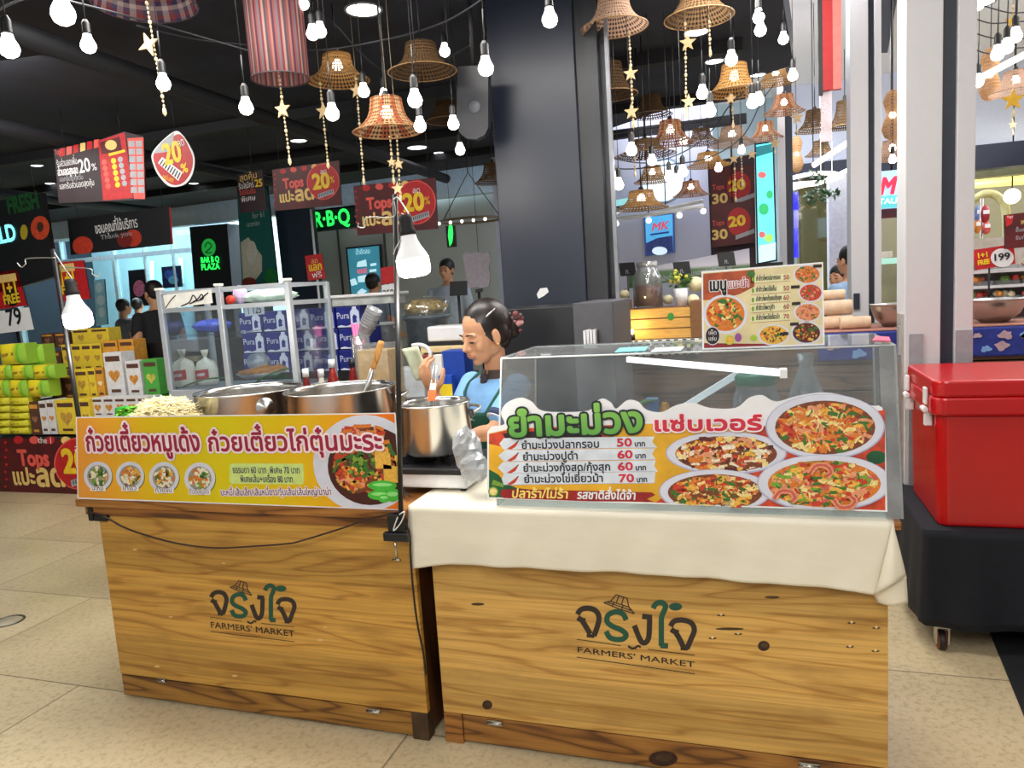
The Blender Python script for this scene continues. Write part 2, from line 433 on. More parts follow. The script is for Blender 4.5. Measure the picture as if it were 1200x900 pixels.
# flat printed shapes on a sign plane
def ell(pl, c, rx, ry, off, n=28, a0=0., a1=2*math.pi):
    return [pl.at(c[0]+rx*math.cos(a0+(a1-a0)*i/n), c[1]-ry*math.sin(a0+(a1-a0)*i/n), off) for i in range(n if a1-a0 > 6 else n+1)]
def pq(mb, pl, pts, m, off):
    P = [pl.at(x, y, off*OFS) for x, y in pts]; mb.add(P, [tuple(t) for t in geometry.tessellate_polygon([P])], m)
def prect(mb, pl, x0, y0, x1, y1, m, off, sl=0.):
    pq(mb, pl, [(x0, y0), (x1, y0+sl*(x1-x0)), (x1, y1+sl*(x1-x0)), (x0, y1)], m, off)
def food(mb, pl, c, rx, ry, pal, n, off, ln=.5, th=.09, clip=None):
    """printed noodles and toppings: many little bent strips and blobs, each just above the last"""
    for i in range(n):
        a = RN.uniform(0, 6.283); q = math.sqrt(RN.random())*.88; x = c[0]+rx*q*math.cos(a); y = c[1]+ry*q*math.sin(a)
        w = RN.uniform(0, 6.283); l = ln*rx*RN.uniform(.35, 1)*.5; t = th*rx*RN.uniform(.5, 1); m = RN.choice(pal)
        o = (off+.00012*(i % 25))*OFS
        dx, dy = math.cos(w), math.sin(w)*ry/rx; bx, by = -dy*.3*RN.uniform(-1, 1), dx*.3*RN.uniform(-1, 1)
        def ok(px, py):
            if ((px-c[0])/rx)**2+((py-c[1])/ry)**2 > .97: return False
            return clip is None or clip(px, py)
        P = [(x-dx*l, y-dy*l), (x+bx*l, y+by*l), (x+dx*l, y+dy*l)]
        if not all(ok(*p) for p in P): continue
        nx, ny = -dy*t, dx*t
        vs = [pl.at(px+s*nx, py+s*ny, o) for px, py in P for s in (-1, 1)]
        mb.add(vs, [(0, 2, 3, 1), (2, 4, 5, 3)], m)
# ================================================================ the setting
def floor_mat():
    m = bpy.data.materials.new('terrazzo'); m.use_nodes = True; nt = m.node_tree; N = nt.nodes; L = nt.links; b = N['Principled BSDF']
    tc = N.new('ShaderNodeTexCoord'); br = N.new('ShaderNodeTexBrick'); br.offset = .5
    br.inputs['Scale'].default_value = 1; br.inputs['Brick Width'].default_value = 1.6; br.inputs['Row Height'].default_value = .8
    br.inputs['Mortar Size'].default_value = .004; br.inputs['Color1'].default_value = lin((222, 206, 170))+(1,); br.inputs['Color2'].default_value = lin((206, 189, 153))+(1,)
    br.inputs['Mortar'].default_value = lin((146, 130, 104))+(1,)
    mp = N.new('ShaderNodeMapping'); mp.inputs['Location'].default_value = (.35, .92, 0); L.new(tc.outputs['Object'], mp.inputs[0]); L.new(mp.outputs[0], br.inputs[0])
    nz = N.new('ShaderNodeTexNoise'); nz.inputs['Scale'].default_value = 38; nz.inputs['Detail'].default_value = 6; nz.inputs['Roughness'].default_value = .75; L.new(tc.outputs['Object'], nz.inputs[0])
    rp = N.new('ShaderNodeValToRGB'); L.new(nz.outputs[0], rp.inputs[0]); e = rp.color_ramp.elements
    e[0].position = .33; e[0].color = (.60, .56, .48, 1); e[1].position = .52; e[1].color = (1, 1, 1, 1)
    n2 = N.new('ShaderNodeTexNoise'); n2.inputs['Scale'].default_value = 1.7; n2.inputs['Detail'].default_value = 5; L.new(tc.outputs['Object'], n2.inputs[0])
    r2 = N.new('ShaderNodeValToRGB'); L.new(n2.outputs[0], r2.inputs[0]); r2.color_ramp.elements[0].position = .3; r2.color_ramp.elements[0].color = (.78, .75, .7, 1); r2.color_ramp.elements[1].position = .65
    a = N.new('ShaderNodeMix'); a.data_type = 'RGBA'; a.blend_type = 'MULTIPLY'; a.inputs[0].default_value = .75; L.new(br.outputs[0], a.inputs[6]); L.new(rp.outputs[0], a.inputs[7])
    c = N.new('ShaderNodeMix'); c.data_type = 'RGBA'; c.blend_type = 'MULTIPLY'; c.inputs[0].default_value = .8; L.new(a.outputs[2], c.inputs[6]); L.new(r2.outputs[0], c.inputs[7])
    L.new(c.outputs[2], b.inputs['Base Color']); b.inputs['Roughness'].default_value = .3
    return m
struct('floor', MB().box((-16, -3, -.05), (11, 19, 0)), floor_mat(), 'cream speckled terrazzo tile floor of the market hall', 'floor')
CEIL = 3.3
blk = M('ceiling_black', (33, 36, 50), .85, var=.3, scale=3)
cpoly = [(-12, -3), (-.42, -3), (.2, 5.2), (.34, 6.9), (-1.5, 8.5), (-3.4, 9.8), (-12, 10.5)]
struct('ceiling', MB().prism([V((x, y, CEIL)) for x, y in cpoly], (0, 0, .3), 0), blk, 'black painted ceiling over the food stalls', 'ceiling')
wht = M('ceiling_white', (226, 226, 236), .7, var=.03)
struct('ceiling_1', MB().box((-16, -3, 4.35), (11, 19, 4.5)), wht, 'white ceiling of the mall corridor beyond the stalls', 'ceiling')
wblue = M('wall_paleblue', (188, 204, 222), .6, var=.05, scale=2)
struct('wall_back', MB().box((-16, 13.0, 0), (11, 13.2, 4.35)), M('wall_teal', (176, 196, 206), .6, var=.10, scale=1.2), 'pale teal wall at the far end of the corridor', 'wall')
struct('wall_left', MB().box((-14.2, -3, 0), (-14, 13, 4.35)), M('wall_dark', (40, 46, 58), .7), 'dark wall behind the stalls at the left', 'wall')
struct('wall_right', MB().box((9, -3, 0), (9.2, 13, 4.35)), M('wall_olive', (160, 160, 130), .6), 'olive toned wall of the shop at the right', 'wall')

# beams and ducts of the black ceiling
mb = MB(); dk = M('beam_black', (17, 18, 24), .75, var=.2)
for y in (5.9, 7.4, 8.6):
    mb.box((-11.5, y, CEIL-.09), (min(-.05, .3), y+.12, CEIL), 0)
struct('trim_1', mb, dk, 'black painted ceiling beams crossing above the stalls', 'beam')
mb = MB()
for x in (-8.2, -5.4, -3.6):
    mb.tube([(x, 2.5, CEIL-.22), (x-.2, 9.2, CEIL-.22)], .06, 0, 10)
struct('trim_2', mb, M('duct_grey', (24, 26, 33), .7, var=.2), 'dark grey pipes running under the black ceiling', 'pipe')
mb = MB(); mb.box((-12, 10.3, 3.0), (-1.9, 10.5, 3.45)); struct('trim_3', mb, M('fascia', (190, 210, 222), .6), 'pale band above the shop fronts', 'trim')
mb = MB(); mb.prism([atZ(1012, 62, 4.3), atZ(1040, 62, 4.3), atZ(1062, -60, 4.3), atZ(1020, -60, 4.3)], (0, 0, .04)); struct('trim_4', mb, M('track_dark', (52, 52, 62), .5), 'dark slot in the white ceiling above the columns', 'trim')
mb = MB(); mb.prism([atZ(900, 149, 4.3), atZ(902, 156, 4.3), atZ(1010, 108, 4.3), atZ(1010, 98, 4.3)], (0, 0, .04)); struct('trim_5', mb, dk, 'thin black line across the white ceiling', 'trim')

# black pillar
pil = M('pillar_black', (30, 36, 52), .32, var=.12, scale=2)
X0, X1, YP = -1.44, -.74, 4.25
mb = MB(); mb.box((X0, YP, 0), (-.93, YP+.7, CEIL)); 
pillar = struct('column', mb, pil, 'wide glossy black pillar between the two stalls', 'pillar', bevel=.006)
mb = MB()
mb.box((-.93, YP+.02, 0), (-.87, YP+.2, CEIL)); mb.box((-.87, YP-.02, 0), (-.80, YP+.14, CEIL)); mb.box((-.80, YP+.05, 0), (-.755, YP+.12, CEIL))
struct('pillar_channel', mb, M('pillar_rib', (24, 27, 35), .35, var=.1), parent=pillar)
struct('pillar_edge_strip', MB().box((-.755, YP-.03, 0), (-.735, YP+.0, CEIL)), M('steel_strip', (120, 122, 128), .35, .7), parent=pillar)
pl = PY(YP); mb = MB(); mb.prism([pl.at(x, y, .001) for x, y in ((629, 345), (633, 338), (641, 337), (643, 342), (637, 347), (631, 350))], pl.n*.001)
struct('paper_scrap', mb, M('paper_white', (225, 225, 225), .7), parent=pillar)
# dark counter in front of the pillar
Yc = 3.62
mb = MB(); mb.box((-1.32, Yc, 0), (-.86, Yc+.55, atY(620, 361, Yc).z))
bc = thing('counter_cabinet', 'low black cabinet standing in front of the black pillar', 'cabinet', (-1.0, Yc+.2, 0))
mb.build('body', M('cabinet_black', (18, 20, 26), .4), bc, bevel=.005)
mb = MB(); mb.box((-.86, Yc-.03, 0), (-.66, Yc+.5, atY(712, 353, Yc).z)); mb.build('side_panel', M('panel_grey', (74, 74, 80), .45), bc, bevel=.004)
mb = MB()
for i in range(4): mb.box((-.80+.016*i, Yc-.09, atY(704, 408, Yc-.1).z), (-.788+.016*i, Yc-.03, atY(704, 387, Yc-.1).z+.003*(i % 2)))
mb.box((-.80, Yc-.05, atY(704, 408, Yc-.1).z), (-.74, Yc-.03, atY(704, 389, Yc-.1).z)); mb.build('ridged_cover', M('plastic_white', (214, 214, 218), .5), bc)

# white columns of the shop entrance at the right
ivory = M('column_ivory', (206, 206, 210), .5, var=.012); slot = M('slot_dark', (38, 44, 58), .45); grey = M('column_grey', (150, 152, 158), .5)
Yb = 3.96
def xat(px, y, Y): return atY(px, y, Y).x
xa, xb, xc, xd = [xat(p, 200, Yb) for p in (1061, 1104, 1121, 1143)]
mb = MB(); mb.box((xa, Yb, 0), (xb, Yb+.22, 4.3)); mb.box((xc, Yb, 0), (xd, Yb+.22, 4.3))
cB = struct('column_1', mb, ivory, 'thick white column with a dark slot behind the red cooler', 'column', bevel=.004)
struct('slot', MB().box((xb, Yb+.03, 0), (xc, Yb+.2, 4.3)), slot, parent=cB)
mb = MB(); zb = atY(1080, 391, Yb).z; mb.box((xat(1065, 400, Yb), Yb-.012, .3), (xat(1081, 400, Yb), Yb, zb)); mb.box((xc+.003, Yb-.012, .3), (xd-.002, Yb, zb+.01))
struct('cover_plate', mb, grey, parent=cB)
mb = MB(); mb.box((xa-.012, Yb+.02, 0), (xa, Yb+.14, 1.36)); mb.box((xa-.02, Yb+.04, 1.16), (xa-.012, Yb+.08, 1.3)); struct('lock_rail', mb, M('aluminium', (190, 190, 186), .35, .6), parent=cB)
Ya = 6.2
xa, xb, xc, xd = [xat(p, 250, Ya) for p in (997, 1018, 1025, 1033)]
mb = MB(); mb.box((xa, Ya, 0), (xb, Ya+.25, 4.3)); mb.box((xc, Ya, 0), (xd, Ya+.25, 4.3))
cA = struct('column_2', mb, ivory, 'slim white column with a dark slot beyond the paper rolls', 'column', bevel=.004)
struct('slot', MB().box((xb, Ya+.03, 0), (xc, Ya+.2, 4.3)), slot, parent=cA)
mb = MB(); mb.box((xat(1000, 330, Ya), Ya-.02, 1.28), (xat(1007, 330, Ya), Ya, 1.4)); struct('lock', mb, slot, parent=cA)

# dark mat and the round floor plug
mb = MB(); mb.prism([V((.94, 3.6, .0)), V((.83, 2.5, 0)), V((1.9, 2.4, 0)), V((2.0, 3.6, 0))], (0, 0, .012)); tag(mb.build('floor_mat', M('mat_navy', (16, 18, 24), .85, bump=.3, scale=200)), 'black floor mat lying below the navy cooler stand', 'mat')
fd = thing('floor_drain', 'round metal drain cover set in the cream floor', 'drain', (-3.86, 2.735, 0))
MB().lathe([(.0, .002), (.062, .002), (.066, .0)], (-3.86, 2.735, 0), 28).build('cover', M('drain_plate', (196, 188, 164), .35, .3), fd)
MB().lathe([(.066, 0), (.068, .004), (.078, .004), (.08, 0)], (-3.86, 2.735, 0), 28).build('rim', M('drain_rim', (96, 90, 80), .4, .5, scale=60, var=.5), fd)

# ================================================================ the two wooden counters
w1 = wood('pine_left', (212, 164, 78), (206, 156, 72), (178, 128, 54)); w2 = wood('pine_right', (220, 176, 98), (214, 168, 90), (190, 142, 70))
wtop = wood('pine_top', (178, 122, 58), (160, 104, 46), (118, 72, 30), planks=0)
dirt = M('dark_wood', (70, 48, 28), .6, var=.4, scale=14); knotm = M('knot', (52, 26, 16), .5, var=.5, scale=60); steel = M('steel', (190, 190, 186), .25, 1, var=.05)
inkB = M('ink_brown', (48, 38, 34), .6, var=.05); inkG = M('ink_green', (24, 82, 62), .6, var=.05)

def pstroke(mb, pl, pts, w, m, off, mp=lambda x, y: (x, y), close=False):
    q = [V(mp(*p)) for p in pts]
    # rounded: Catmull-Rom
    if len(q) > 2:
        r = []
        for i in range(len(q)-1):
            a, b, c, d = q[max(i-1, 0)], q[i], q[i+1], q[min(i+2, len(q)-1)]
            for k in range(5):
                t = k/5; r.append(.5*((2*b)+(c-a)*t+(2*a-5*b+4*c-d)*t*t+(3*b-a-3*c+d)*t**3))
        q = r+[q[-1]]
    L, Rr = [], []
    for i, p in enumerate(q):
        t = (q[min(i+1, len(q)-1)]-q[max(i-1, 0)]); t = t.normalized() if t.length > 0 else V((1, 0)); n = V((-t.y, t.x))*w/2
        L.append(pl.at(p.x+n.x, p.y+n.y, off)); Rr.append(pl.at(p.x-n.x, p.y-n.y, off))
    n = len(q); mb.add(L+Rr, [(i, i+1, n+i+1, n+i) for i in range(n-1)], m)
def logo(pl, mp, parent, sc):
    mb = MB(); o = .0005
    for pts, m in (([(160, 240), (185, 207), (235, 196), (288, 214), (312, 262), (300, 325), (276, 392)], 0), ([(250, 378), (222, 330), (192, 280)], 0), ([(162, 262), (190, 280), (216, 286)], 0),
                   ([(503, 280), (480, 238), (430, 222), (378, 244), (368, 288), (400, 320), (468, 350), (502, 382), (482, 412), (430, 416), (385, 400), (362, 358)], 1),
                   ([(615, 253), (684, 262)], 0), ([(668, 262), (662, 395), (638, 438), (605, 425), (560, 318)], 0),
                   ([(692, 198), (712, 166), (750, 156), (780, 180), (770, 215), (752, 260), (750, 350), (750, 462)], 1), ([(742, 458), (798, 462)], 1),
                   ([(815, 324), (840, 288), (900, 280), (960, 300), (982, 350), (958, 415), (930, 482)], 0), ([(905, 470), (878, 412), (850, 365)], 0), ([(818, 345), (845, 362), (872, 370)], 0)):
        o += 3e-5; pstroke(mb, pl, pts, 38*sc, m, o, mp)
    for pts in ([(225, 388), (280, 394)], [(885, 478), (936, 482)]): o += 3e-5; pstroke(mb, pl, pts, 26*sc, 0, o, mp)
    c = mp(850, 186); mb.poly(ell(pl, c, 46*sc, 27*sc, o+.0002), 1)
    for pts in ([(345, 158), (395, 146)], [(395, 146), (432, 102)], [(432, 102), (510, 126)], [(510, 126), (520, 186)], [(520, 186), (562, 236)], [(345, 158), (450, 200)], [(450, 200), (562, 236)],
                [(392, 148), (520, 188)], [(372, 156), (540, 212)], [(432, 160), (452, 108)], [(470, 174), (485, 118)], [(420, 152), (405, 182)], [(480, 178), (470, 206)]):
        o += 3e-5; pstroke(mb, pl, pts, 8*sc, 0, o, mp)
    for pts in ([(516, 462), (545, 480), (562, 474)], [(562, 482), (585, 462), (606, 472)]): pstroke(mb, pl, pts, 15*sc, 0, o, mp)
    for pts in ([(155, 415), (465, 460)], [(655, 485), (985, 528)], [(155, 540), (985, 658)]): pstroke(mb, pl, pts, 5*sc, 0, o, mp)
    text(mb, "FARMERS' MARKET", pl, mp(155, 504), mp(988, 612), 10.0 if sc > .15 else 9.0, 0, off=o, bold=.12)
    mb.build('printed_logo', [inkB, inkG], parent)

Y1 = 2.245; L1, R1 = -2.565, -1.152
c1 = thing('market_counter', 'left wooden market counter, its front crossed by a hanging brown cable', 'counter', ((L1+R1)/2, 2.6, 0))
MB().box((L1, Y1, .105), (R1, Y1+.025, .80)).build('front_panel', w1, c1, bevel=.003)
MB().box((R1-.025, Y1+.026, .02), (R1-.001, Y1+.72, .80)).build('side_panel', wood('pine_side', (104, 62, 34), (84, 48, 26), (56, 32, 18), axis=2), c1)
MB().box((L1+.001, Y1+.026, .02), (L1+.025, Y1+.72, .80)).build('side_panel', w1, c1)
MB().box((L1+.03, Y1+.7, .02), (R1-.03, Y1+.72, .80)).build('back_panel', w1, c1)
MB().box((L1+.002, Y1+.002, .012), (R1-.03, Y1+.022, .1)).build('kick_board', wood('pine_kick', (178, 130, 60), (160, 112, 48), (104, 68, 32), planks=0), c1, bevel=.002)
for a, b in (((R1-.066, Y1-.002, .0), (R1, Y1+.05, .105)), ((L1+.06, Y1+.03, 0), (L1+.12, Y1+.09, .1)), ((L1+.03, Y1+.6, 0), (L1+.09, Y1+.66, .1)), ((R1-.09, Y1+.6, 0), (R1-.03, Y1+.66, .1))): MB().box(a, b).build('foot_block', dirt, c1, bevel=.003)
p1 = Pl((0, Y1, 0))
def hinge(par, Yp, px, py, w):
    pl = PY(Yp); a = pl.at(px, py); mb = MB(); mb.box((a.x-w/2, Yp-.004, a.z-.009), (a.x+w/2, Yp-.0005, a.z+.009)); mb.tube([(a.x-w/2, Yp-.006, a.z), (a.x+w/2, Yp-.006, a.z)], .004, 0, 8); mb.build('hinge', steel, par)
hinge(c1, Y1, 438, 833, .055); hinge(c1, Y1, 190, 797, .04)
MB().box((-2.645, Y1-.03, .836), (-1.158, Y1+.74, .868)).build('top_board', wtop, c1, bevel=.004)
MB().box((-2.615, Y1-.015, .80), (-1.165, Y1+.72, .836)).build('top_rail', wood('pine_rail', (166, 110, 50), (140, 90, 40), (92, 56, 24), planks=0), c1, bevel=.003)
mb = MB()
for px, py, r in ((158, 644, 2), (262, 660, 1.5), (545, 0, 0), (381, 735, 2), (330, 740, 1.5), (200, 723, 1.8), (350, 872, 0), (184, 781, 2.5), (275, 792, 2.5), (340, 838, 0), (375, 750, 3)):
    if r: mb = MB(); mb.poly(ell(p1, (px, py), r*1.3, r*.55, .0004, 10), 0); mb.build('chipped_spot', M('raw_wood', (220, 184, 120), .7), c1)
logo(p1, lambda x, y: (220+(62.5+.891*x)/7.5, 660+(65.2+1.0*y-.0327*x)/7.5), c1, .137)

Y2 = 2.255; L2, R2 = -1.093, .345
c2 = thing('market_counter', 'right wooden market counter, its top draped with a cream plastic cloth', 'counter', ((L2+R2)/2, 2.6, 0))
MB().box((L2, Y2, .115), (R2, Y2+.025, .86)).build('front_panel', w2, c2, bevel=.003)
for x in (L2+.001, R2-.025): MB().box((x, Y2+.026, .02), (x+.024, Y2+.72, .86)).build('side_panel', w2, c2)
MB().box((L2+.03, Y2+.7, .02), (R2-.03, Y2+.72, .86)).build('back_panel', w2, c2)
MB().box((L2+.072, Y2+.004, .012), (R2-.004, Y2+.024, .11)).build('kick_board', wood('pine_kick2', (176, 124, 60), (156, 104, 48), (104, 66, 32), planks=0), c2, bevel=.002)
for a, b in (((L2, Y2-.002, .0), (L2+.07, Y2+.05, .114)), ((R2-.09, Y2+.03, 0), (R2-.03, Y2+.09, .11)), ((L2+.03, Y2+.6, 0), (L2+.09, Y2+.66, .114)), ((R2-.09, Y2+.6, 0), (R2-.03, Y2+.66, .11))): MB().box(a, b).build('foot_block', wtop, c2, bevel=.003)
hinge(c2, Y2, 580, 847, .055); hinge(c2, Y2, 948, 897, .06)
MB().box((L2-.04, Y2-.025, .86), (R2+.03, Y2+.74, .884)).build('top_board', wtop, c2, bevel=.003)
p2 = Pl((0, Y2, 0)); KM = [knotm, dirt, M('nail_rust', (226, 200, 150), .4, .3)]
for px, py, rx, ry in ((571, 826, 6, 5.5), (895, 757, 7, 6), (777, 889, 17, 9)):
    mb = MB(); mb.poly(ell(p2, (px, py), rx, ry, .0005, 16), 0); mb.poly(ell(p2, (px+1, py-1), rx*.6, ry*.5, .0008, 12), 1); mb.build('knot', KM, c2)
for px, py in ((998, 730), (1027, 736), (996, 758), (1026, 763), (845, 721), (865, 743), (835, 748)):
    mb = MB(); mb.poly(ell(p2, (px, py), 5, 1.2, .0005, 10), 1); mb.poly(ell(p2, (px, py-1), 1.8, 1.6, .0009, 10), 2); mb.build('nail_head', KM, c2)
for px, py, l in ((855, 737, 17), (905, 700, 9), (560, 708, 8)): mb = MB(); mb.poly(ell(p2, (px, py), l, 1.6, .0005, 12), 1); mb.build('wood_scar', KM, c2)
logo(p2, lambda x, y: (650+x/6, 680+y/6), c2, .167)

# ---------------------------------------------------------------- cream cloth over the right counter
def cloth_mat():
    return M('cloth_cream', (231, 224, 205), .5, var=.05, scale=6, bump=.35, dist=.012, stretch=(.6, 1, 1.6))
YF = 2.222; ZT = .886; xl, xr = -1.146, .352
HEM = [(485, 664), (530, 661), (600, 663), (700, 668), (800, 675), (900, 681), (1000, 690), (1030, 697)]
def hemz(x):
    q = [atY(a, b, YF) for a, b in HEM]
    for i in range(len(q)-1):
        if q[i].x <= x <= q[i+1].x: return q[i].z+(q[i+1].z-q[i].z)*(x-q[i].x)/(q[i+1].x-q[i].x)
    return q[0].z if x < q[0].x else q[-1].z
def wob(x, v): return .006*v*math.sin(x*9+1)+.005*v*math.sin(x*23+2)+.003*v*math.sin(x*41+v*4)
def cl(u, v):
    x = xl+(xr-xl)*u
    if v < .4: return V((x, YF+.72*(1-v/.4)+.012, ZT+.0015*math.sin(x*30)*math.sin(v*40)))
    if v < .5:
        t = (v-.4)/.1*math.pi/2; return V((x, YF+.012-.012*math.sin(t)-.002, ZT-.012+.012*math.cos(t)))
    t = (v-.5)/.5; z = hemz(x); return V((x+.006*t*math.sin(x*14), YF-.004-wob(x, t)-.008*t, ZT-.012+(z-ZT+.012)*t))
mb = MB(); mb.grid(cl, 90, 40)
# the short flap at the left end and the folded corner at the right
mb.grid(lambda u, v: V((xl-.002-.02*math.sin(v*3)*v, YF+.003+.66*u, ZT-(.17-.05*u)*v)), 12, 8)
A, B_, C_, D_ = [atY(*p, YF-.03) for p in ((1046, 613), (1061, 672), (1026, 690), (1044, 640))]
mb.grid(lambda u, v: (atY(1046, 612, YF-.004)*(1-v)+V(atY(1024+38*u, 697-22*u, YF-.012-.035*math.sin(u*3.1)))*v)+V((0, -.01*math.sin(v*3.1), 0)), 10, 10)
mb.grid(lambda u, v: V(atY(1024+38*u, 697-22*u, YF+.004-.02*math.sin(u*3.1)))*(1-v)+V(atY(1028+36*u, 706+4*math.sin(u*3), YF+.012-.02*math.sin(u*3.1)))*v, 10, 6)
mb.grid(lambda u, v: V((xr+.002+.022*v, YF+.002+.66*u, ZT-(.2-.06*u)*v)), 12, 8)
tag(mb.build('tablecloth', cloth_mat(), solid=.0012), 'cream plastic tablecloth draped over the right wooden counter', 'tablecloth')

# ---------------------------------------------------------------- yellow noodle banner on the left counter
def clipq(pts, quad):
    """cut a pixel outline by a convex outline"""
    out = list(pts); n = len(quad)
    for i in range(n):
        a, b = quad[i], quad[(i+1) % n]; src = out; out = []
        def side(p): return (b[0]-a[0])*(p[1]-a[1])-(b[1]-a[1])*(p[0]-a[0])
        for j in range(len(src)):
            p, q = src[j], src[(j+1) % len(src)]; sp, sq = side(p), side(q)
            if sp >= 0: out.append(p)
            if sp*sq < 0: t = sp/(sp-sq); out.append((p[0]+(q[0]-p[0])*t, p[1]+(q[1]-p[1])*t))
    return out
def inq(quad):
    n = len(quad)
    def f(x, y):
        for i in range(n):
            a, b = quad[i], quad[(i+1) % n]
            if (b[0]-a[0])*(y-a[1])-(b[1]-a[1])*(x-a[0]) < 0: return False
        return True
    return f
def ellpx(c, rx, ry, n=32): return [(c[0]+rx*math.cos(2*math.pi*i/n), c[1]+ry*math.sin(2*math.pi*i/n)) for i in range(n)]
FOOD = [M('food_'+str(i), c, .5, var=.2, scale=150) for i, c in enumerate(((214, 120, 40), (232, 178, 70), (196, 60, 34), (60, 110, 40), (240, 214, 140), (120, 60, 30), (226, 150, 110), (90, 34, 30), (236, 226, 200), (120, 160, 50), (200, 90, 80)))]
PLATE = M('plate_print', (214, 216, 230), .5, var=.04); RIMP = M('plate_rim_print', (176, 176, 206), .5); WHITEP = M('print_white', (238, 238, 240), .5, var=.02)
def grad(name, stops, axis=0, noise=.0):
    m = bpy.data.materials.new(name); m.use_nodes = True; nt = m.node_tree; N = nt.nodes; L = nt.links; b = N['Principled BSDF']
    tc = N.new('ShaderNodeTexCoord'); sp = N.new('ShaderNodeSeparateXYZ'); L.new(tc.outputs['Generated'], sp.inputs[0])
    nz = N.new('ShaderNodeTexNoise'); nz.inputs['Scale'].default_value = 5; L.new(tc.outputs['Object'], nz.inputs[0])
    a = N.new('ShaderNodeMath'); a.operation = 'MULTIPLY_ADD'; a.inputs[1].default_value = noise; L.new(nz.outputs[0], a.inputs[0]); L.new(sp.outputs[axis], a.inputs[2])
    r = N.new('ShaderNodeValToRGB'); e = r.color_ramp.elements; e[0].position = stops[0][0]; e[0].color = lin(stops[0][1])+(1,); e[1].position = stops[-1][0]; e[1].color = lin(stops[-1][1])+(1,)
    for p, c in stops[1:-1]:
        q = e.new(p); q.color = lin(c)+(1,)
    L.new(a.outputs[0], r.inputs[0]); L.new(r.outputs[0], b.inputs['Base Color']); b.inputs['Roughness'].default_value = .38; return m
pb = PY(2.214); Q = [(90, 490), (462, 485), (470, 597), (92, 583)]
bn = thing('banner_sign', 'yellow and orange noodle banner with red Thai headline on the left counter', 'sign', (-1.9, 2.22, .87))
mb = MB(); mb.prism([pb.at(*p) for p in Q], (0, .008, 0)); MB().prism([pb.at(*p)+V((0, .0082, 0)) for p in Q], (0, .002, 0)).build('back_sheet', WHITEP, bn); mb.build('board', grad('banner_yellow', [(.0, (236, 150, 60)), (.16, (238, 168, 40)), (.3, (228, 190, 6)), (.55, (220, 204, 0)), (.78, (232, 186, 6)), (1, (236, 120, 20))], 0, .06), bn)
mb = MB(); q2 = [(88.8, 488.6), (463.2, 483.6), (471.2, 598), (90.8, 584.6)]
for i in range(4):
    a, b, c, d = Q[i], Q[(i+1) % 4], q2[(i+1) % 4], q2[i]; pq(mb, pb, [a, b, c, d], 0, .0004)
mb.build('white_edge', WHITEP, bn)
mb = MB()
pq(mb, pb, clipq(ellpx((428, 543), 61, 57), Q), 1, .0006); pq(mb, pb, clipq(ellpx((434, 546), 50, 46), Q), 2, .001)
food(mb, pb, (430, 545), 44, 36, [3, 4, 5, 6, 8], 200, .0014, .5, .07, inq(Q)); food(mb, pb, (424, 545), 20, 18, [6, 6, 10, 12], 120, .005, .5, .14, inq(Q)); food(mb, pb, (412, 560), 20, 16, [3, 5, 4, 9], 90, .0055, .5, .12, inq(Q))
food(mb, pb, (425, 508), 30, 11, [3, 8, 5, 9], 60, .005, .8, .12, inq(Q))
for (cx, cy) in ((448, 540), (458, 556)): pq(mb, pb, clipq([(cx-9, cy-12), (cx+9, cy-9), (cx+11, cy+10), (cx-8, cy+9)], Q), 4, .0085)
for k, (cx, cy, rx, ry) in enumerate(((448, 569, 17, 6), (444, 580, 13, 6), (460, 580, 9, 8), (450, 584, 7, 5))):
    pq(mb, pb, clipq(ellpx((cx, cy), rx, ry, 18), Q), 13, .009+.0003*k); pq(mb, pb, clipq(ellpx((cx, cy-1), rx*.7, ry*.35, 14), Q), 14, .0094+.0003*k)
for i, (cx, cy, r) in enumerate(((114.8, 558, 16.6), (152.4, 558, 16.6), (192.2, 559.5, 17.6), (234, 560.7, 18.2))):
    pq(mb, pb, ellpx((cx+1, cy+1), r, r*1.03), 15, .0004); pq(mb, pb, ellpx((cx, cy), r, r*1.03), 2 if False else 1, .0007); pq(mb, pb, ellpx((cx, cy), r*.76, r*.78), 16, .0010)
    food(mb, pb, (cx, cy), r*.72, r*.74, ([6, 12, 11, 9], [6, 11, 11, 3, 4], [11, 11, 4, 3, 15], [3, 6, 11, 11, 12])[i], 70, .0013, .55, .16)
    prect(mb, pb, cx-9-i*1.2, cy+r*.72, cx+9+i*1.2, cy+r*1.05, 0, .0048)
    text(mb, ('บะหมี่', 'เกี๊ยว', 'ก๋วยจั๊บ', 'ข้าวต้มหมูเด้ง')[i], pb, (cx-7-i*1.5, cy+r*.98), (cx+7+i*1.5, cy+r*.98), 6.5, 17, off=.0052)
mb.build('food_pictures', [WHITEP, PLATE, M('broth_dark', (70, 26, 18), .4)]+[FOOD[i] for i in (0, 1, 2, 3, 4, 5, 6, 7, 8, 9)]+[M('gourd_green', (70, 190, 60), .4), M('gourd_light', (150, 226, 130), .4), M('print_shadow', (120, 110, 20), .6), M('broth_grey', (150, 150, 140), .5), M('print_purple', (96, 24, 70), .5)], bn)
mb = MB()
pq(mb, pb, [(269, 545), (272, 543), (354, 543.4), (356, 546), (356, 566), (353, 568), (272, 567), (269, 565)], 2, .0005)
text(mb, 'ธรรมดา 60 บาท  พิเศษ 70 บาท', pb, (273, 554.2), (352, 554.8), 9.5, 3, off=.0009, bold=.12)
text(mb, 'พิเศษเส้น+เครื่อง 80 บาท', pb, (282, 565), (344, 565.4), 9.5, 3, off=.0009, bold=.12)
text(mb, 'บะหมี่/เส้นเล็ก/เส้นหมี่ขาว/วุ้นเส้น/เส้นใหญ่/มาม่า', pb, (259, 580.6), (389, 580), 9.5, 3, 1, .9, .1, off=.0009)
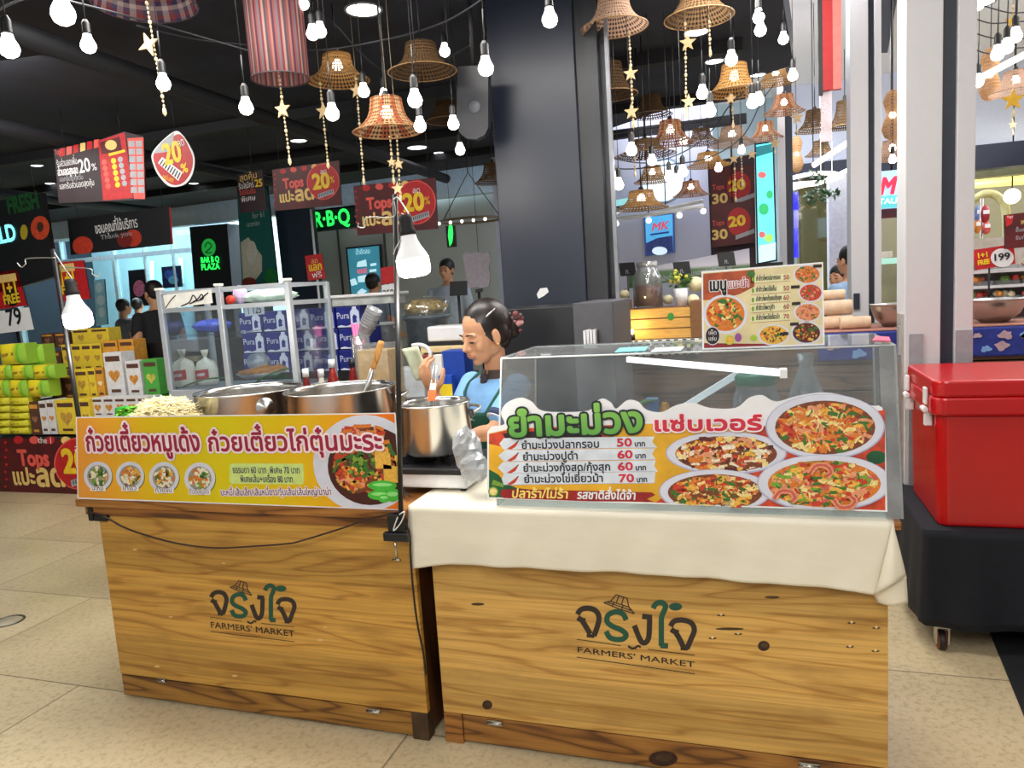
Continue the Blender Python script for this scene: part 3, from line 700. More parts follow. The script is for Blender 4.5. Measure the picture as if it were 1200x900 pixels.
text(mb, 'ก๋วยเตี๋ยวหมูเด้ง', pb, (101.5, 528.5), (235.8, 528.5), 26, 0, 1, 2.2, .65, off=.011)
text(mb, 'ก๋วยเตี๋ยวไก่ตุ๋นมะระ', pb, (244, 528.5), (449, 527.2), 26.5, 0, 1, 2.2, .65, off=.011)
mb.build('lettering', [M('print_maroon', (158, 26, 62), .45, var=.1), M('print_pinkwhite', (250, 226, 232), .5), M('print_palegreen', (206, 226, 130), .5), M('print_navy', (44, 52, 96), .5)], bn)

# ---------------------------------------------------------------- clear display case on the right counter
acr = glass('acrylic', (232, 238, 240), .05, .03, cloud=.07); acre = M('acrylic_edge', (206, 212, 214), .15, var=.05)
CZ = 1.375; CL, CR = -.80, .368; CF0, CF1, CBk = 2.245, 2.30, 2.70
dc = thing('display_case', 'clear acrylic food case on the cream clothed counter', 'display case', ((CL+CR)/2, 2.45, ZT+.003))
zb = ZT+.004
MB().prism([V((CL, CF1, CZ)), V((CR, CF1, CZ)), V((CR, CBk, CZ)), V((CL, CBk, CZ))], (0, 0, .005)).build('top_pane', acr, dc)
MB().prism([V((CL-.03, CF0, zb)), V((CR+.012, CF0, zb)), V((CR, CF1, CZ)), V((CL, CF1, CZ))], (0, .005, 0)).build('front_pane', acr, dc)
for s, x0, x1 in ((1, CL-.03, CL), (-1, CR+.012, CR)):
    MB().prism([V((x0, CF0, zb)), V((x0, CBk, zb)), V((x1, CBk, CZ)), V((x1, CF1, CZ))], (s*.005, 0, 0)).build('side_pane', acr, dc)
mb = MB()
for a, b in (((CL, CF1, CZ), (CR, CF1, CZ)), ((CL, CBk, CZ), (CR, CBk, CZ)), ((CL, CF1, CZ), (CL, CBk, CZ)), ((CR, CF1, CZ), (CR, CBk, CZ)), ((CL-.03, CF0, zb), (CL, CF1, CZ)), ((CR+.012, CF0, zb), (CR, CF1, CZ)), ((CR+.012, CBk, zb), (CR, CBk, CZ)), ((CL-.03, CBk, zb), (CL, CBk, CZ))):
    mb.tube([a, b], .0032, 0, 6)
mb.build('glued_edges', acre, dc)
mb = MB(); mb.prism([V((CR+.014, CF0-.004, zb)), V((CR-.03, CF0-.004, zb)), V((CR-.042, CF1-.004, CZ)), V((CR+.002, CF1-.004, CZ))], (0, .003, 0)); mb.build('corner_strip', glass('acrylic_strip', (206, 206, 206), .12, .15, cloud=.2), dc)
mb = MB()
for px, c in ((740, 0), (782, 1)): mb.prism([atZ(px-20, 413, CZ+.006), atZ(px+16, 411, CZ+.006), atZ(px+20, 406, CZ+.006), atZ(px-14, 408, CZ+.006)], (0, 0, .001), c)
mb.prism([atZ(1022, 399, CZ+.006), atZ(1044, 400, CZ+.006), atZ(1042, 395, CZ+.006), atZ(1026, 394, CZ+.006)], (0, 0, .001), 2)
mb.build('stickers', [M('sticker_cyan', (120, 220, 226), .4), M('sticker_pale', (190, 206, 220), .4), M('sticker_pink', (236, 60, 110), .4)], dc)

# ---------------------------------------------------------------- mango salad sign leaning on the case
nn = V((0, -(CZ-zb), -(CF0-CF1)*-1)).normalized(); nn = V((0, -(CZ-zb), (CF1-CF0))).normalized()
pm = Pl((0, CF0-.012, zb), nn)
ms = thing('menu_sign', 'cut-out mango salad menu sign with green and red headline leaning on the clear case', 'sign', (-.25, 2.23, ZT))
OUT = [(571, 584), (571, 506), (576, 500), (591, 497), (587, 484), (594, 472), (610, 466), (623, 471), (634, 481), (660, 483), (690, 481), (697, 472), (706, 467), (716, 472), (722, 479), (735, 469), (748, 471), (757, 480), (775, 483), (792, 475), (812, 472), (832, 478), (862, 478), (878, 466), (893, 463), (904, 469), (914, 470), (935, 464), (965, 460), (995, 465), (1020, 475), (1037, 488), (1040, 600)]
OUT = OUT[:2]+[p for p in sm(OUT)[8:-7]]+[OUT[-1]]; mb = MB(); mb.prism([pm.at(*p) for p in OUT], -pm.n*.005); mb.build('board', WHITEP, ms)
BODY = [(573, 582.5), (573, 508), (600, 502), (780, 496), (905, 500), (912, 480), (940, 466), (970, 463), (1000, 469), (1020, 478), (1035, 490), (1037.5, 598)]
mats = [WHITEP, PLATE, M('print_amber', (226, 170, 36), .45, var=.15, scale=12), M('print_deepgreen', (24, 84, 48), .45, var=.3), M('print_red', (150, 30, 30), .45, var=.2), M('print_brick', (196, 66, 36), .5, var=.4, scale=40), M('print_ice', (214, 222, 232), .5), M('print_char', (40, 24, 24), .5), RIMP]+FOOD
def fi(k): return 9+k
mb = MB(); pq(mb, pm, BODY, 2, .0003)
pq(mb, pm, [(573, 582), (573, 550), (584, 556), (592, 566), (606, 572), (760, 588), (760, 588.5), (573, 582.5)], 3, .0005)
pq(mb, pm, [(573, 509), (600, 503), (720, 498), (710, 514), (600, 512), (590, 524), (573, 520)], 5, .0005); pq(mb, pm, [(589, 508), (700, 500), (706, 512), (592, 514)], 7, .0006)
pq(mb, pm, clipq([(890, 500), (1040, 480), (1040, 602), (760, 595)], BODY[::-1] if False else [(571, 460), (1037, 460), (1037.5, 598), (571, 582.5)]), 5, .0005)
pq(mb, pm, [(578, 562), (590, 567), (590, 571), (576, 568)], 9+9, .0007)
pq(mb, pm, ellpx((578, 576), 6, 6, 16), 9+9, .0009); pq(mb, pm, ellpx((578, 576), 4.4, 4.4, 16), 13, .0011)
for r, y in enumerate((523, 537, 551, 564.5)):
    j = [RN.uniform(0, 6) for _ in range(6)]
    pq(mb, pm, [(586+j[0], y-9.5), (765+j[1], y-11.5), (770-j[2], y-5), (766+j[3], y+1.8), (585+j[4], y+3.8), (582+j[5], y-3)], 6, .0008)
    pq(mb, pm, [(595, y+3.4), (768, y+1.2), (768, y+1.7), (595, y+3.9)], 8, .001)
    pq(mb, pm, [(594, y+3), (600, y-1), (605, y-5), (607, y-4), (604, y+1), (599, y+3.6)], 9+2, .0012); pq(mb, pm, [(605, y-5), (607.5, y-7), (608, y-6), (606.5, y-4)], 3, .0013)
pq(mb, pm, [(588, 574), (600, 573), (764, 577), (768, 580), (758, 585), (767, 588), (690, 587.6), (590, 583.8), (586, 579)], 4, .0012)
for i, (cx, cy, rx, ry, seed) in enumerate(((851, 531, 71, 25.5, [0, 1, 2, 5, 7, 4, 8, 6]), (838, 576, 66, 26, [0, 1, 4, 2, 3, 5]), (967, 500, 70, 38.5, [0, 1, 2, 3, 4, 6, 0]), (966, 566, 79, 33.5, [0, 1, 2, 3, 6, 10, 4, 9]))):
    CQ = [(571, 455), (1037, 455), (1037.5, 598.3), (760, 588.8), (573, 582.5)]
    z = .0016+.0045*i
    pq(mb, pm, clipq(ellpx((cx, cy), rx, ry, 40), CQ), 8, z); pq(mb, pm, clipq(ellpx((cx, cy-.6), rx-1.6, ry-1.2, 40), CQ), 1, z+.0002)
    pq(mb, pm, clipq(ellpx((cx, cy+1), rx*.84, ry*.82, 32), CQ), fi(5 if i != 3 else 0), z+.0004)
    food(mb, pm, (cx, cy+1), rx*.86, ry*.84, [fi(k) for k in seed], 330, z+.0006, .34, .055, inq(CQ)); food(mb, pm, (cx, cy), rx*.55, ry*.6, [fi(k) for k in seed], 150, z+.0018, .42, .07, inq(CQ))
    for k in range(9):
        a = RN.uniform(0, 6.28); q = RN.uniform(.2, .75); pq(mb, pm, clipq(ellpx((cx+rx*q*math.cos(a), cy+ry*q*math.sin(a)), RN.uniform(2, 5), RN.uniform(1.5, 3), 9), CQ), fi(RN.choice((3, 3, 2, 6))), z+.0037+.0001*k)
    if i == 3:
        for sx, sy, fl in ((962, 552, 1), (990, 588, -1), (920, 582, 1)):
            pts = [(sx-13, sy+3*fl), (sx-6, sy-6*fl), (sx+6, sy-6*fl), (sx+12, sy+1*fl), (sx+7, sy+6*fl)]
            pstroke(mb, pm, pts, 7, fi(6), z+.0047); pstroke(mb, pm, pts, 3, fi(10), z+.0049)
pq(mb, pm, clipq(ellpx((1027, 536), 12, 8, 16), [(571, 455), (1037, 455), (1037.5, 598), (571, 582)]), 3, .0009)
mb.build('printed_pictures', mats, ms)
mb = MB()
text(mb, 'ยำมะม่วง', pm, (595, 511.5), (755, 505.5), 39, 0, 1, 2.4, 1.5, off=.021, shear=.0); 
text(mb, 'แซ่บเวอร์', pm, (765, 505), (893.5, 503.5), 23, 2, 3, 1.9, 1.0, off=.021)
rows = (('ยำมะม่วงปลากรอบ', (611, 526), (703, 524.4), '50', 722.5, 523.2), ('ยำมะม่วงปูดำ', (612.5, 539.6), (678, 538.3), '60', 723.3, 537.2), ('ยำมะม่วงกุ้งสด/กุ้งสุก', (613, 552.8), (716, 551.2), '60', 723.7, 551.2), ('ยำมะม่วงไข่เยี่ยวม้า', (614, 565.8), (707.5, 564.6), '70', 725, 565))
for s, a, b, pz, x, y in rows:
    text(mb, s, pm, a, b, 12, 4, off=.0016, bold=.28); text(mb, pz, pm, (x, y), (x+18.5, y-.5), 13, 2, off=.0016, bold=.5); text(mb, 'บาท', pm, (x+21, y), (x+34, y-.4), 8.5, 4, off=.0016, bold=.3)
text(mb, 'ปลาร้า/ไม่ร้า', pm, (599, 583), (666, 584), 14, 5, off=.0018, bold=.35, shear=.15); text(mb, 'รสชาติสั่งได้จ้า', pm, (676, 584.4), (745, 585.4), 14, 6, off=.0018, bold=.35, shear=.15)
mb.build('lettering', [grad('head_green', [(0, (30, 100, 52)), (.5, (60, 140, 62)), (1, (140, 200, 90))], 2), M('print_black', (22, 30, 30), .45), M('print_crimson', (206, 40, 62), .45), M('print_palepink', (246, 226, 232), .45), M('print_ink', (36, 32, 44), .5), M('print_yellow', (250, 226, 120), .45), WHITEP], ms)
# ================================================================ things on and around the counters
chrome = M('pot_steel', (206, 206, 204), .21, 1, var=.06, scale=4, stretch=(1, 1, .2)); inox = M('inox_dull', (186, 186, 184), .3, 1, var=.06)
blackp = M('black_plastic', (22, 22, 25), .45, var=.1); whitep = M('white_plastic', (226, 226, 228), .4, var=.03); rubber = M('rubber', (16, 16, 18), .7)
clear = glass('clear_plastic', (238, 242, 244), .10, .06, cloud=.10); clearbag = glass('bag_film', (232, 236, 240), .16, .15, cloud=.28)
bulbw = M('bulb_white', (228, 228, 230), .4, em=.25, var=.02); bulbl = M('bulb_lit', (255, 250, 240), .4, em=9, emc=(255, 248, 232), var=0)

def pot(label, c, r, z0, z1, lugs, group=None, ring=False):
    t = thing('stock_pot', label, 'cooking pot', (c[0], c[1], z0), group); h = z1-z0
    prof = [(0, 0), (r-.012, 0), (r, .012), (r, h-.004), (r+.005, h), (r+.002, h+.004), (r-.003, h), (r-.003, h-.02), (r-.004, .02), (0, .016)]
    MB().lathe(prof, (c[0], c[1], z0), 48).build('body', chrome, t)
    for a in lugs:
        d = V((math.cos(a), math.sin(a), 0)); s = V((-d.y, d.x, 0)); b = V((c[0], c[1], z1-.055))+d*r; mb = MB()
        mb.tube([b+s*.05, b+s*.052+d*.03+V((0, 0, .012)), b+s*.03+d*.045+V((0, 0, .02)), b-s*.03+d*.045+V((0, 0, .02)), b-s*.052+d*.03+V((0, 0, .012)), b-s*.05], .006, 0, 8)
        mb.build('handle', inox, t)
        for k in (1, -1): MB().lathe([(0, .008), (.014, .006), (.018, 0)], b+s*.05*k-d*.001, 14, ex=s, ey=V((0, 0, 1)), ez=d).build('rivet_plate', inox, t)
    return t
def lug_round(t, c, r, a, z):
    d = V((math.cos(a), math.sin(a), 0)); s = V((-d.y, d.x, 0)); b = V((c[0], c[1], z))+d*r
    MB().lathe([(0, .022), (.008, .022), (.01, .014), (.02, .012), (.024, .006), (.036, .004), (.038, 0)], b-d*.002, 20, ex=s, ey=V((0, 0, 1)), ez=d).build('tap_fitting', inox, t)
P1, P2, P3 = (-2.075, 2.64), (-1.615, 2.62), (-1.175, 2.56)
a1 = math.atan2(-P1[1], -P1[0])
t = pot('large steel stock pot beside the bean sprouts, with a round fitting on its side', P1, .222, .869, 1.245, (a1+1.7, a1-1.45)); lug_round(t, P1, .222, a1+.25, 1.19)
pot('large steel stock pot with a wooden handled ladle standing in it', P2, .222, .869, 1.245, (a1+1.35,))
pot('steel pot on the gas stove at the end of the left counter', P3, .135, 1.0, 1.19, (a1+1.75,))
# soup in the pots
for nm, p, r, z, c, lb in (('broth', P1, .217, 1.17, (96, 62, 34), 'brown broth filling the pot beside the bean sprouts'), ('broth', P2, .217, 1.16, (120, 84, 46), 'light brown broth filling the pot with the ladle')):
    tag(MB().lathe([(0, -.26), (r-.01, -.26), (r-.002, -.02), (r-.002, 0), (0, 0)], (p[0], p[1], z), 36).build(nm, M('soup_%d' % c[0], c, .15)), lb, 'broth')
# ladle
pa, pb_ = atY(430, 455, 2.60), atY(447, 400, 2.60); ax = (pb_-pa).normalized()
t = thing('ladle', 'ladle with a pale wooden handle standing in the steel pot', 'ladle', pa-ax*.1)
m_ = pa+(pb_-pa)*.42
MB().tube([m_, m_+ax*.01, pb_-ax*.01, pb_], [.011, .0125, .0135, .011], 0, 10).build('handle', wood('ladle_wood', (214, 160, 90), (196, 140, 70), (150, 98, 46), axis=2, planks=0, knots=False), t)
MB().tube([pa-ax*.14, pa-ax*.02, m_+ax*.004], [.007, .009, .011], 0, 10).build('shaft', inox, t)
MB().lathe([(0, -.03), (.03, -.02), (.042, 0), (.04, 0), (.028, -.017), (0, -.026)], pa-ax*.16, 18).build('scoop', inox, t)
# orange and white tongs handle in the third pot
a, b = atY(506, 466, 2.56), atY(510, 428, 2.60); ax = (b-a).normalized()
t = thing('noodle_basket', 'noodle basket handle with an orange grip rising from the stove pot', 'basket', a-ax*.12)
s = V((1, 0, 0)); mb = MB(); mb.obox(a+ax*.008, s*.017, V((0, .006, 0)), ax*.02); mb.build('grip', M('grip_orange', (240, 104, 44), .4), t, bevel=.003)
MB().obox(a+ax*.042, s*.013, V((0, .005, 0)), ax*.013).build('collar', M('grip_cream', (246, 226, 206), .45), t, bevel=.003)
mb = MB()
for k in (-1, 1): mb.tube([a-ax*.1+s*.01*k, a+ax*.05+s*.009*k, b+s*.006*k], .0028, 0, 6)
mb.build('wires', inox, t); MB().lathe([(0, -.05), (.05, -.04), (.055, 0), (.052, 0), (.047, -.036), (0, -.046)], a-ax*.1, 20).build('basket', inox, t)
# gas stove
t = thing('gas_stove', 'white and black gas stove under the small steel pot', 'stove', (-1.16, 2.55, .89))
mb = MB(); mb.box((-1.33, 2.40, .897), (-1.0, 2.72, .965)); mb.build('body', whitep, t, bevel=.008)
mb = MB(); mb.box((-1.34, 2.39, .95), (-.99, 2.73, .972)); mb.build('top_plate', blackp, t, bevel=.004)
for i in range(4):
    q = math.pi/4+i*math.pi/2; MB().obox((P3[0]+.09*math.cos(q), P3[1]+.09*math.sin(q), .985), V((math.cos(q), math.sin(q), 0))*.06, V((-math.sin(q), math.cos(q), 0))*.005, V((0, 0, .0135))).build('pan_support', rubber, t)
MB().lathe([(0, .02), (.02, .02), (.022, 0)], (-1.28, 2.40, .93), 16, ex=(1, 0, 0), ey=(0, 0, 1), ez=(0, -1, 0)).build('knob', blackp, t)
for x in (-1.31, -1.02):
    for y in (2.42, 2.70): MB().lathe([(0, -.002), (.012, -.002), (.012, .012)], (x, y, .89), 10).build('rubber_foot', rubber, t)
# crumpled plastic bag and loose black cable
def crumple(c, r, seed, n=26, k=16, amp=.28, flat=.0):
    rn = random.Random(seed); ph = [(rn.uniform(2, 6), rn.uniform(2, 6), rn.uniform(2, 6), rn.uniform(0, 6)) for _ in range(7)]; mb = MB(); mb.ball(c, r, 0, n, k); cc = V(c)
    for i, v in enumerate(mb.v):
        d = v-cc; u = V((d.x/r[0], d.y/r[1], d.z/r[2])); f = sum(abs(math.sin(u.x*a*1.6+u.y*b*1.4+u.z*g*1.5+p)) for a, b, g, p in ph)/7-.5
        mb.v[i] = cc+d*(1+amp*2*f)
        if flat and mb.v[i].z < flat: mb.v[i].z = flat
    return mb
film = glass('bag_grey_film', (206, 210, 216), .2, .14, cloud=.36)
mb = crumple(atY(548, 527, 2.37), (.048, .045, .07), 3, 17, 11, .34, flat=.891); mb.s = [False]*len(mb.s)
tag(mb.build('plastic_bag', film), 'crumpled grey plastic bag on the cream cloth in front of the stove', 'plastic bag')
mb = crumple(atY(556, 547, 2.34), (.05, .035, .048), 8, 16, 10, .32, flat=.891); mb.s = [False]*len(mb.s); tag(mb.build('plastic_bag', film), 'small grey plastic bag on the cloth touching the left end of the menu sign', 'plastic bag')
def spl(pts, n=8):
    q = [V(p) for p in pts]; r = []
    for i in range(len(q)-1):
        a, b, c, d = q[max(i-1, 0)], q[i], q[i+1], q[min(i+2, len(q)-1)]
        for k in range(n):
            t = k/n; r.append(.5*((2*b)+(c-a)*t+(2*a-5*b+4*c-d)*t*t+(3*b-a-3*c+d)*t**3))
    return r+[q[-1]]
zc = .894
mb = MB(); mb.tube(spl([atZ(480, 581, zc), atZ(473, 574, zc), atZ(482, 562, zc), atZ(500, 556, zc), atZ(522, 556, zc), atZ(538, 562, zc), atZ(542, 560, zc+.01), atY(541, 545, 2.36), atY(543, 530, 2.33), atY(552, 520, 2.36), atY(556, 528, 2.38)]), .0035, 0, 6)
tag(mb.build('power_cable', blackp), 'black cable looping over the cream cloth beside the plastic bag', 'cable')
mb = MB(); mb.tube(spl([atZ(478, 569, zc-.004), atZ(500, 551, zc), atZ(524, 549, zc), atZ(540, 551, zc)]), .0045, 0, 6); tag(mb.build('gas_hose', rubber), 'thick black hose lying at the front of the gas stove', 'hose')
# cable hung across the left counter
mb = MB(); q = [atY(x, y, 2.205) for x, y in ((104, 600), (120, 604), (150, 620), (200, 635), (250, 642), (300, 640), (338, 637), (352, 634), (395, 621), (430, 609), (458, 602), (470, 600))]
mb.tube(spl(q), .0036, 0, 6); tag(mb.build('hanging_cable', M('cable_brown', (52, 28, 26), .5)), 'thin brown cable sagging across the front of the left counter', 'cable')
mb = MB(); q = [atY(x, y, 2.200) for x, y in ((474, 612), (480, 626), (481, 650), (484, 690), (489, 730), (496, 765), (499, 790))]
mb.tube(spl(q), .0036, 0, 6); tag(mb.build('hanging_cable', blackp), 'thin black cable hanging down the right end of the left counter', 'cable')

# ---------------------------------------------------------------- clamp lamps on black poles
def led_bulb(par, c, s=1.0, tilt=None):
    rot = tilt or Matrix.Identity(3); ez = rot @ V((0, 0, 1)); ex = rot @ V((1, 0, 0)); ey = rot @ V((0, 1, 0))
    kw = dict(ex=ex, ey=ey, ez=ez)
    MB().lathe([(0, .075*s), (.018*s, .075*s), (.022*s, .06*s), (.022*s, .03*s), (.026*s, .024*s), (.026*s, .01*s), (0, .01*s)], c, 20, **kw).build('socket', rubber, par)
    b = MB().lathe([(0, .012*s), (.024*s, .012*s), (.026*s, -.005*s), (.036*s, -.03*s), (.049*s, -.052*s), (.053*s, -.064*s)], c, 28, **kw).build('bulb', bulbw, par)
    MB().lathe([(.053*s, -.064*s), (.054*s, -.1*s), (.05*s, -.116*s), (.035*s, -.124*s), (0, -.126*s)], c, 28, **kw).build('diffuser', bulbl, b)
def wire(par, pts, Y, r=.0022):
    MB().tube(spl([atY(x, y, Y) for x, y in pts], 6), r, 0, 6).build('wire_hook', M('wire_galv', (196, 196, 190), .3, .8), par)
Yl = 2.19
t = thing('clamp_lamp', 'black pole lamp with a glowing white bulb clamped between the two counters', 'lamp', atY(470, 622, Yl))
MB().tube([atY(470, 612, Yl), atY(463, 228, Yl)], .0088, 0, 10).build('pole', blackp, t)
c = atY(479, 279, Yl-.03); led_bulb(t, c, .98, Matrix.Rotation(math.radians(-4), 3, 'Y') @ Matrix.Rotation(math.radians(4), 3, 'X'))
wire(t, [(462, 236), (461, 254), (430, 255), (427, 266), (420, 266), (420, 261)], Yl-.012); wire(t, [(470, 250), (483, 258), (478, 268), (464, 290), (461, 298)], Yl-.014); wire(t, [(459, 240), (466, 232), (482, 258), (474, 262)], Yl-.016, .0025)
mb = MB(); a = atY(462, 604, Yl); mb.box((a.x-.03, Yl+.0, .80), (a.x+.035, Yl+.02, .862)); mb.box((a.x-.045, Yl-.012, .77), (a.x+.05, Yl+.012, .80)); mb.build('clamp_body', blackp, t, bevel=.004)
mb = MB(); q = atY(462, 628, Yl); mb.tube([(q.x, Yl+.002, .70), (q.x, Yl+.002, .775)], .004, 0, 8); mb.tube([(q.x-.015, Yl+.002, .701), (q.x+.015, Yl+.002, .701)], .004, 0, 8); mb.build('clamp_screw', steel, t)
mb = MB(); mb.tube(spl([atY(468, 603, Yl-.012), atY(474, 600, Yl-.016), atY(470, 612, Yl-.016), atY(461, 622, Yl-.014), atY(466, 606, Yl-.012)], 5), .0022, 0, 6); mb.build('cable_tie', whitep, t)
Yl = 2.235
t = thing('clamp_lamp', 'black pole lamp with a glowing bulb at the far end of the yellow banner', 'lamp', atY(97, 520, Yl))
MB().tube([atY(110, 604, Yl), atY(62, 292, Yl)], .0088, 0, 10).build('pole', blackp, t)
c = atY(86, 349, Yl-.035); led_bulb(t, c, .95, Matrix.Rotation(math.radians(-6), 3, 'Y'))
wire(t, [(65, 302), (32, 303), (30, 309), (25, 313), (20, 308)], Yl-.012); wire(t, [(72, 313), (105, 315), (108, 321), (114, 324), (117, 320)], Yl-.012); wire(t, [(64, 296), (74, 312), (84, 326), (82, 330)], Yl-.014)
mb = MB(); a = atY(112, 601, Yl); mb.box((a.x-.0, Yl-.012, .775), (a.x+.06, Yl+.02, .80)); mb.box((a.x-.03, Yl-.012, .775), (a.x-.006, Yl+.02, .9)); mb.build('clamp_body', blackp, t, bevel=.003)

# ---------------------------------------------------------------- sprouts and greens in front of the pots
t0 = atY(190, 478, 2.345)
mb = MB(); rn = random.Random(4)
mb.ball((t0.x, 2.36, 1.13), (.13, .095, .1), 0, 20, 10)
for i in range(900):
    a = rn.uniform(0, 6.283); q = math.sqrt(rn.random()); x = q*math.cos(a); y = q*math.sin(a); zz = math.sqrt(max(0, 1-q*q))
    c = V((t0.x+x*.14, 2.36+y*.10, 1.13+zz*.115+rn.uniform(-.012, .012))); w = rn.uniform(0, 6.28); l = rn.uniform(.015, .035); d = V((math.cos(w), math.sin(w), rn.uniform(-.5, .5)))*l
    mb.tube([c-d, c+V((rn.uniform(-1, 1), rn.uniform(-1, 1), rn.uniform(0, 1)))*.007, c+d], .0026, rn.choice((0, 0, 1)), 4)
tag(mb.build('bean_sprouts', [M('sprout', (240, 224, 170), .5, var=.1), M('sprout_pale', (248, 238, 206), .5)]), 'heap of pale bean sprouts behind the yellow banner', 'bean sprouts', kind='stuff')
t = thing('colander', 'steel colander hidden under the heap of bean sprouts', 'colander', (t0.x, 2.36, .869)); MB().lathe([(0, 0), (.07, 0), (.1, .2), (.108, .275), (.102, .275), (.095, .2), (.066, .01), (0, .01)], (t0.x, 2.36, .869), 32).build('bowl', inox, t)
mb = MB(); g0 = atY(147, 486, 2.36)
for i in range(320):
    a = rn.uniform(0, 6.283); q = math.sqrt(rn.random()); c = V((g0.x+.075*q*math.cos(a), 2.38+.06*q*math.sin(a), g0.z-.035+.06*(1-q*q)+rn.uniform(-.008, .008)))
    w = rn.uniform(0, 6.28); l = rn.uniform(.008, .02); d = V((math.cos(w), math.sin(w), rn.uniform(-.4, .6)))*l; s = V((-d.y, d.x, .004)).normalized()*l*.5
    mb.add([c-d, c-s, c+d, c+s], [(0, 1, 2, 3)], rn.choice((0, 0, 1)))
tag(mb.build('chopped_greens', [M('greens', (96, 176, 40), .5, var=.3), M('greens_light', (166, 206, 70), .5, var=.2)]), 'pile of chopped green vegetables left of the bean sprouts', 'vegetables', kind='stuff')
t = thing('vegetable_basket', 'green plastic basket holding the chopped greens', 'basket', (g0.x, 2.38, .869)); mb = MB(); mb.lathe([(0, 0), (.05, 0), (.06, .25), (.068, g0.z-.869-.012), (.064, g0.z-.869-.012), (.05, .01), (0, .01)], (g0.x, 2.38, .869), 24); mb.build('basket_body', M('basket_green', (60, 170, 50), .45), t)
mb = MB(); mb.grid(lambda u, v: V((atY(128+24*u, 480-3*math.sin(u*3), 2.47).x, 2.47+.03*v, .87+(atY(128+24*u, 480-3*math.sin(u*3), 2.47).z-.87)*v)), 6, 8); tag(mb.build('leaf', M('leaf_green', (40, 150, 60), .4, var=.2), solid=.002), 'flat green leaf standing behind the chopped greens', 'leaf')

# ---------------------------------------------------------------- prep table and glass cabinet
ZB = .9; t = thing('prep_table', 'steel topped prep table behind the noodle pots', 'table', (-2.6, 3.3, 0))
MB().box((-3.35, 3.02, ZB-.03), (-1.75, 3.62, ZB)).build('table_top', inox, t, bevel=.003)
for x in (-3.31, -1.8):
    for y in (3.06, 3.58): MB().box((x-.02, y-.02, 0), (x+.02, y+.02, ZB-.03)).build('leg', inox, t)
alu = M('aluminium_frame', (196, 202, 208), .35, .5, var=.04); cab_glass = glass('cabinet_glass', (240, 246, 250), .05, .04, cloud=.015)
YG, YH = 3.04, 3.40
gx = [atY(p, 350, YG).x for p in (186, 256, 337)]; zt = atY(250, 338, YG).z; zr = atY(250, 358, YG).z; zb0 = atY(270, 456, YG).z
t = thing('glass_cabinet', 'aluminium framed glass food cabinet behind the steel pots', 'cabinet', ((gx[0]+gx[2])/2, 3.2, ZB))
mb = MB(); mb.box((gx[0]-.012, YG, ZB), (gx[2]+.012, YH, zb0)); mb.build('base_box', alu, t, bevel=.004)
for i, x in enumerate(gx):
    MB().box((x-.014, YG-.002, zb0), (x+.014, YG+.024, zt+.01)).build('post', alu, t, bevel=.002); MB().box((x-.017, YG-.006, zt+.01), (x+.017, YG+.028, zt+.022)).build('post_cap', M('cap_cream', (232, 230, 222), .5), t, bevel=.002)
for x in (gx[0], gx[2]): MB().box((x-.012, YH-.024, zb0), (x+.012, YH, zt)).build('post', alu, t, bevel=.002)
for y, n in ((YG, 2), (YH-.02, 1)):
    MB().box((gx[0], y+.002, zr-.022), (gx[2], y+.02, zr)).build('rail', alu, t)
    MB().box((gx[0], y+.002, zt-.012), (gx[2], y+.02, zt+.004)).build('rail', alu, t)
for x in (gx[0], gx[2]): MB().box((x-.009, YG, zr-.022), (x+.009, YH, zr)).build('rail', alu, t); MB().box((x-.009, YG, zt-.014), (x+.009, YH, zt+.002)).build('rail', alu, t)
MB().box((gx[0], YG+.01, zr-.012), (gx[2], YH-.01, zr-.004)).build('top_shelf', cab_glass, t)
zm = zb0+.27; MB().box((gx[0], YG+.03, zm), (gx[1]-.01, YH-.02, zm+.005)).build('inner_shelf', cab_glass, t)
for i in (0, 1): MB().box((gx[i]+.014, YG+.008, zb0), (gx[i+1]-.014, YG+.012, zr-.022)).build('front_pane', cab_glass, t)
for x in (gx[0], gx[2]): MB().box((x-.002, YG+.026, zb0), (x+.002, YH-.026, zr-.022)).build('side_pane', cab_glass, t)
pc = PY(YG-.004); mb = MB(); A_ = [(191, 346), (247, 339), (249, 355), (194, 362)]
bd = MB().prism([pc.at(*p) for p in A_], (0, .003, 0)).build('name_plate', M('card_white', (224, 222, 216), .5), t)
mb = MB(); pstroke(mb, pc, [(194, 361), (200, 352), (206, 346)], 1.2, 0, .001)
for pts in ([(212, 359), (222, 354), (226, 346), (230, 352), (222, 356)], [(226, 354), (232, 350), (236, 345), (238, 350), (230, 353)], [(234, 351), (239, 347), (244, 343)]): pstroke(mb, pc, pts, 1.5, 0, .001)
mb.build('brush_writing', M('ink_black', (20, 20, 22), .6), bd)
# card with a number behind the glass
pc = PY(YH-.03); mb = MB(); mb.prism([pc.at(*p) for p in ((286, 360), (309, 357), (310, 368), (287, 371))], (0, .002, 0)); cd = mb.build('price_card', M('card_grey', (206, 208, 214), .5), t)
mb = MB(); text(mb, '1 125', pc, (290, 368.5), (307, 366.5), 11, 0, off=.002); mb.build('figures', M('ink_black', (20, 20, 22), .6), cd)
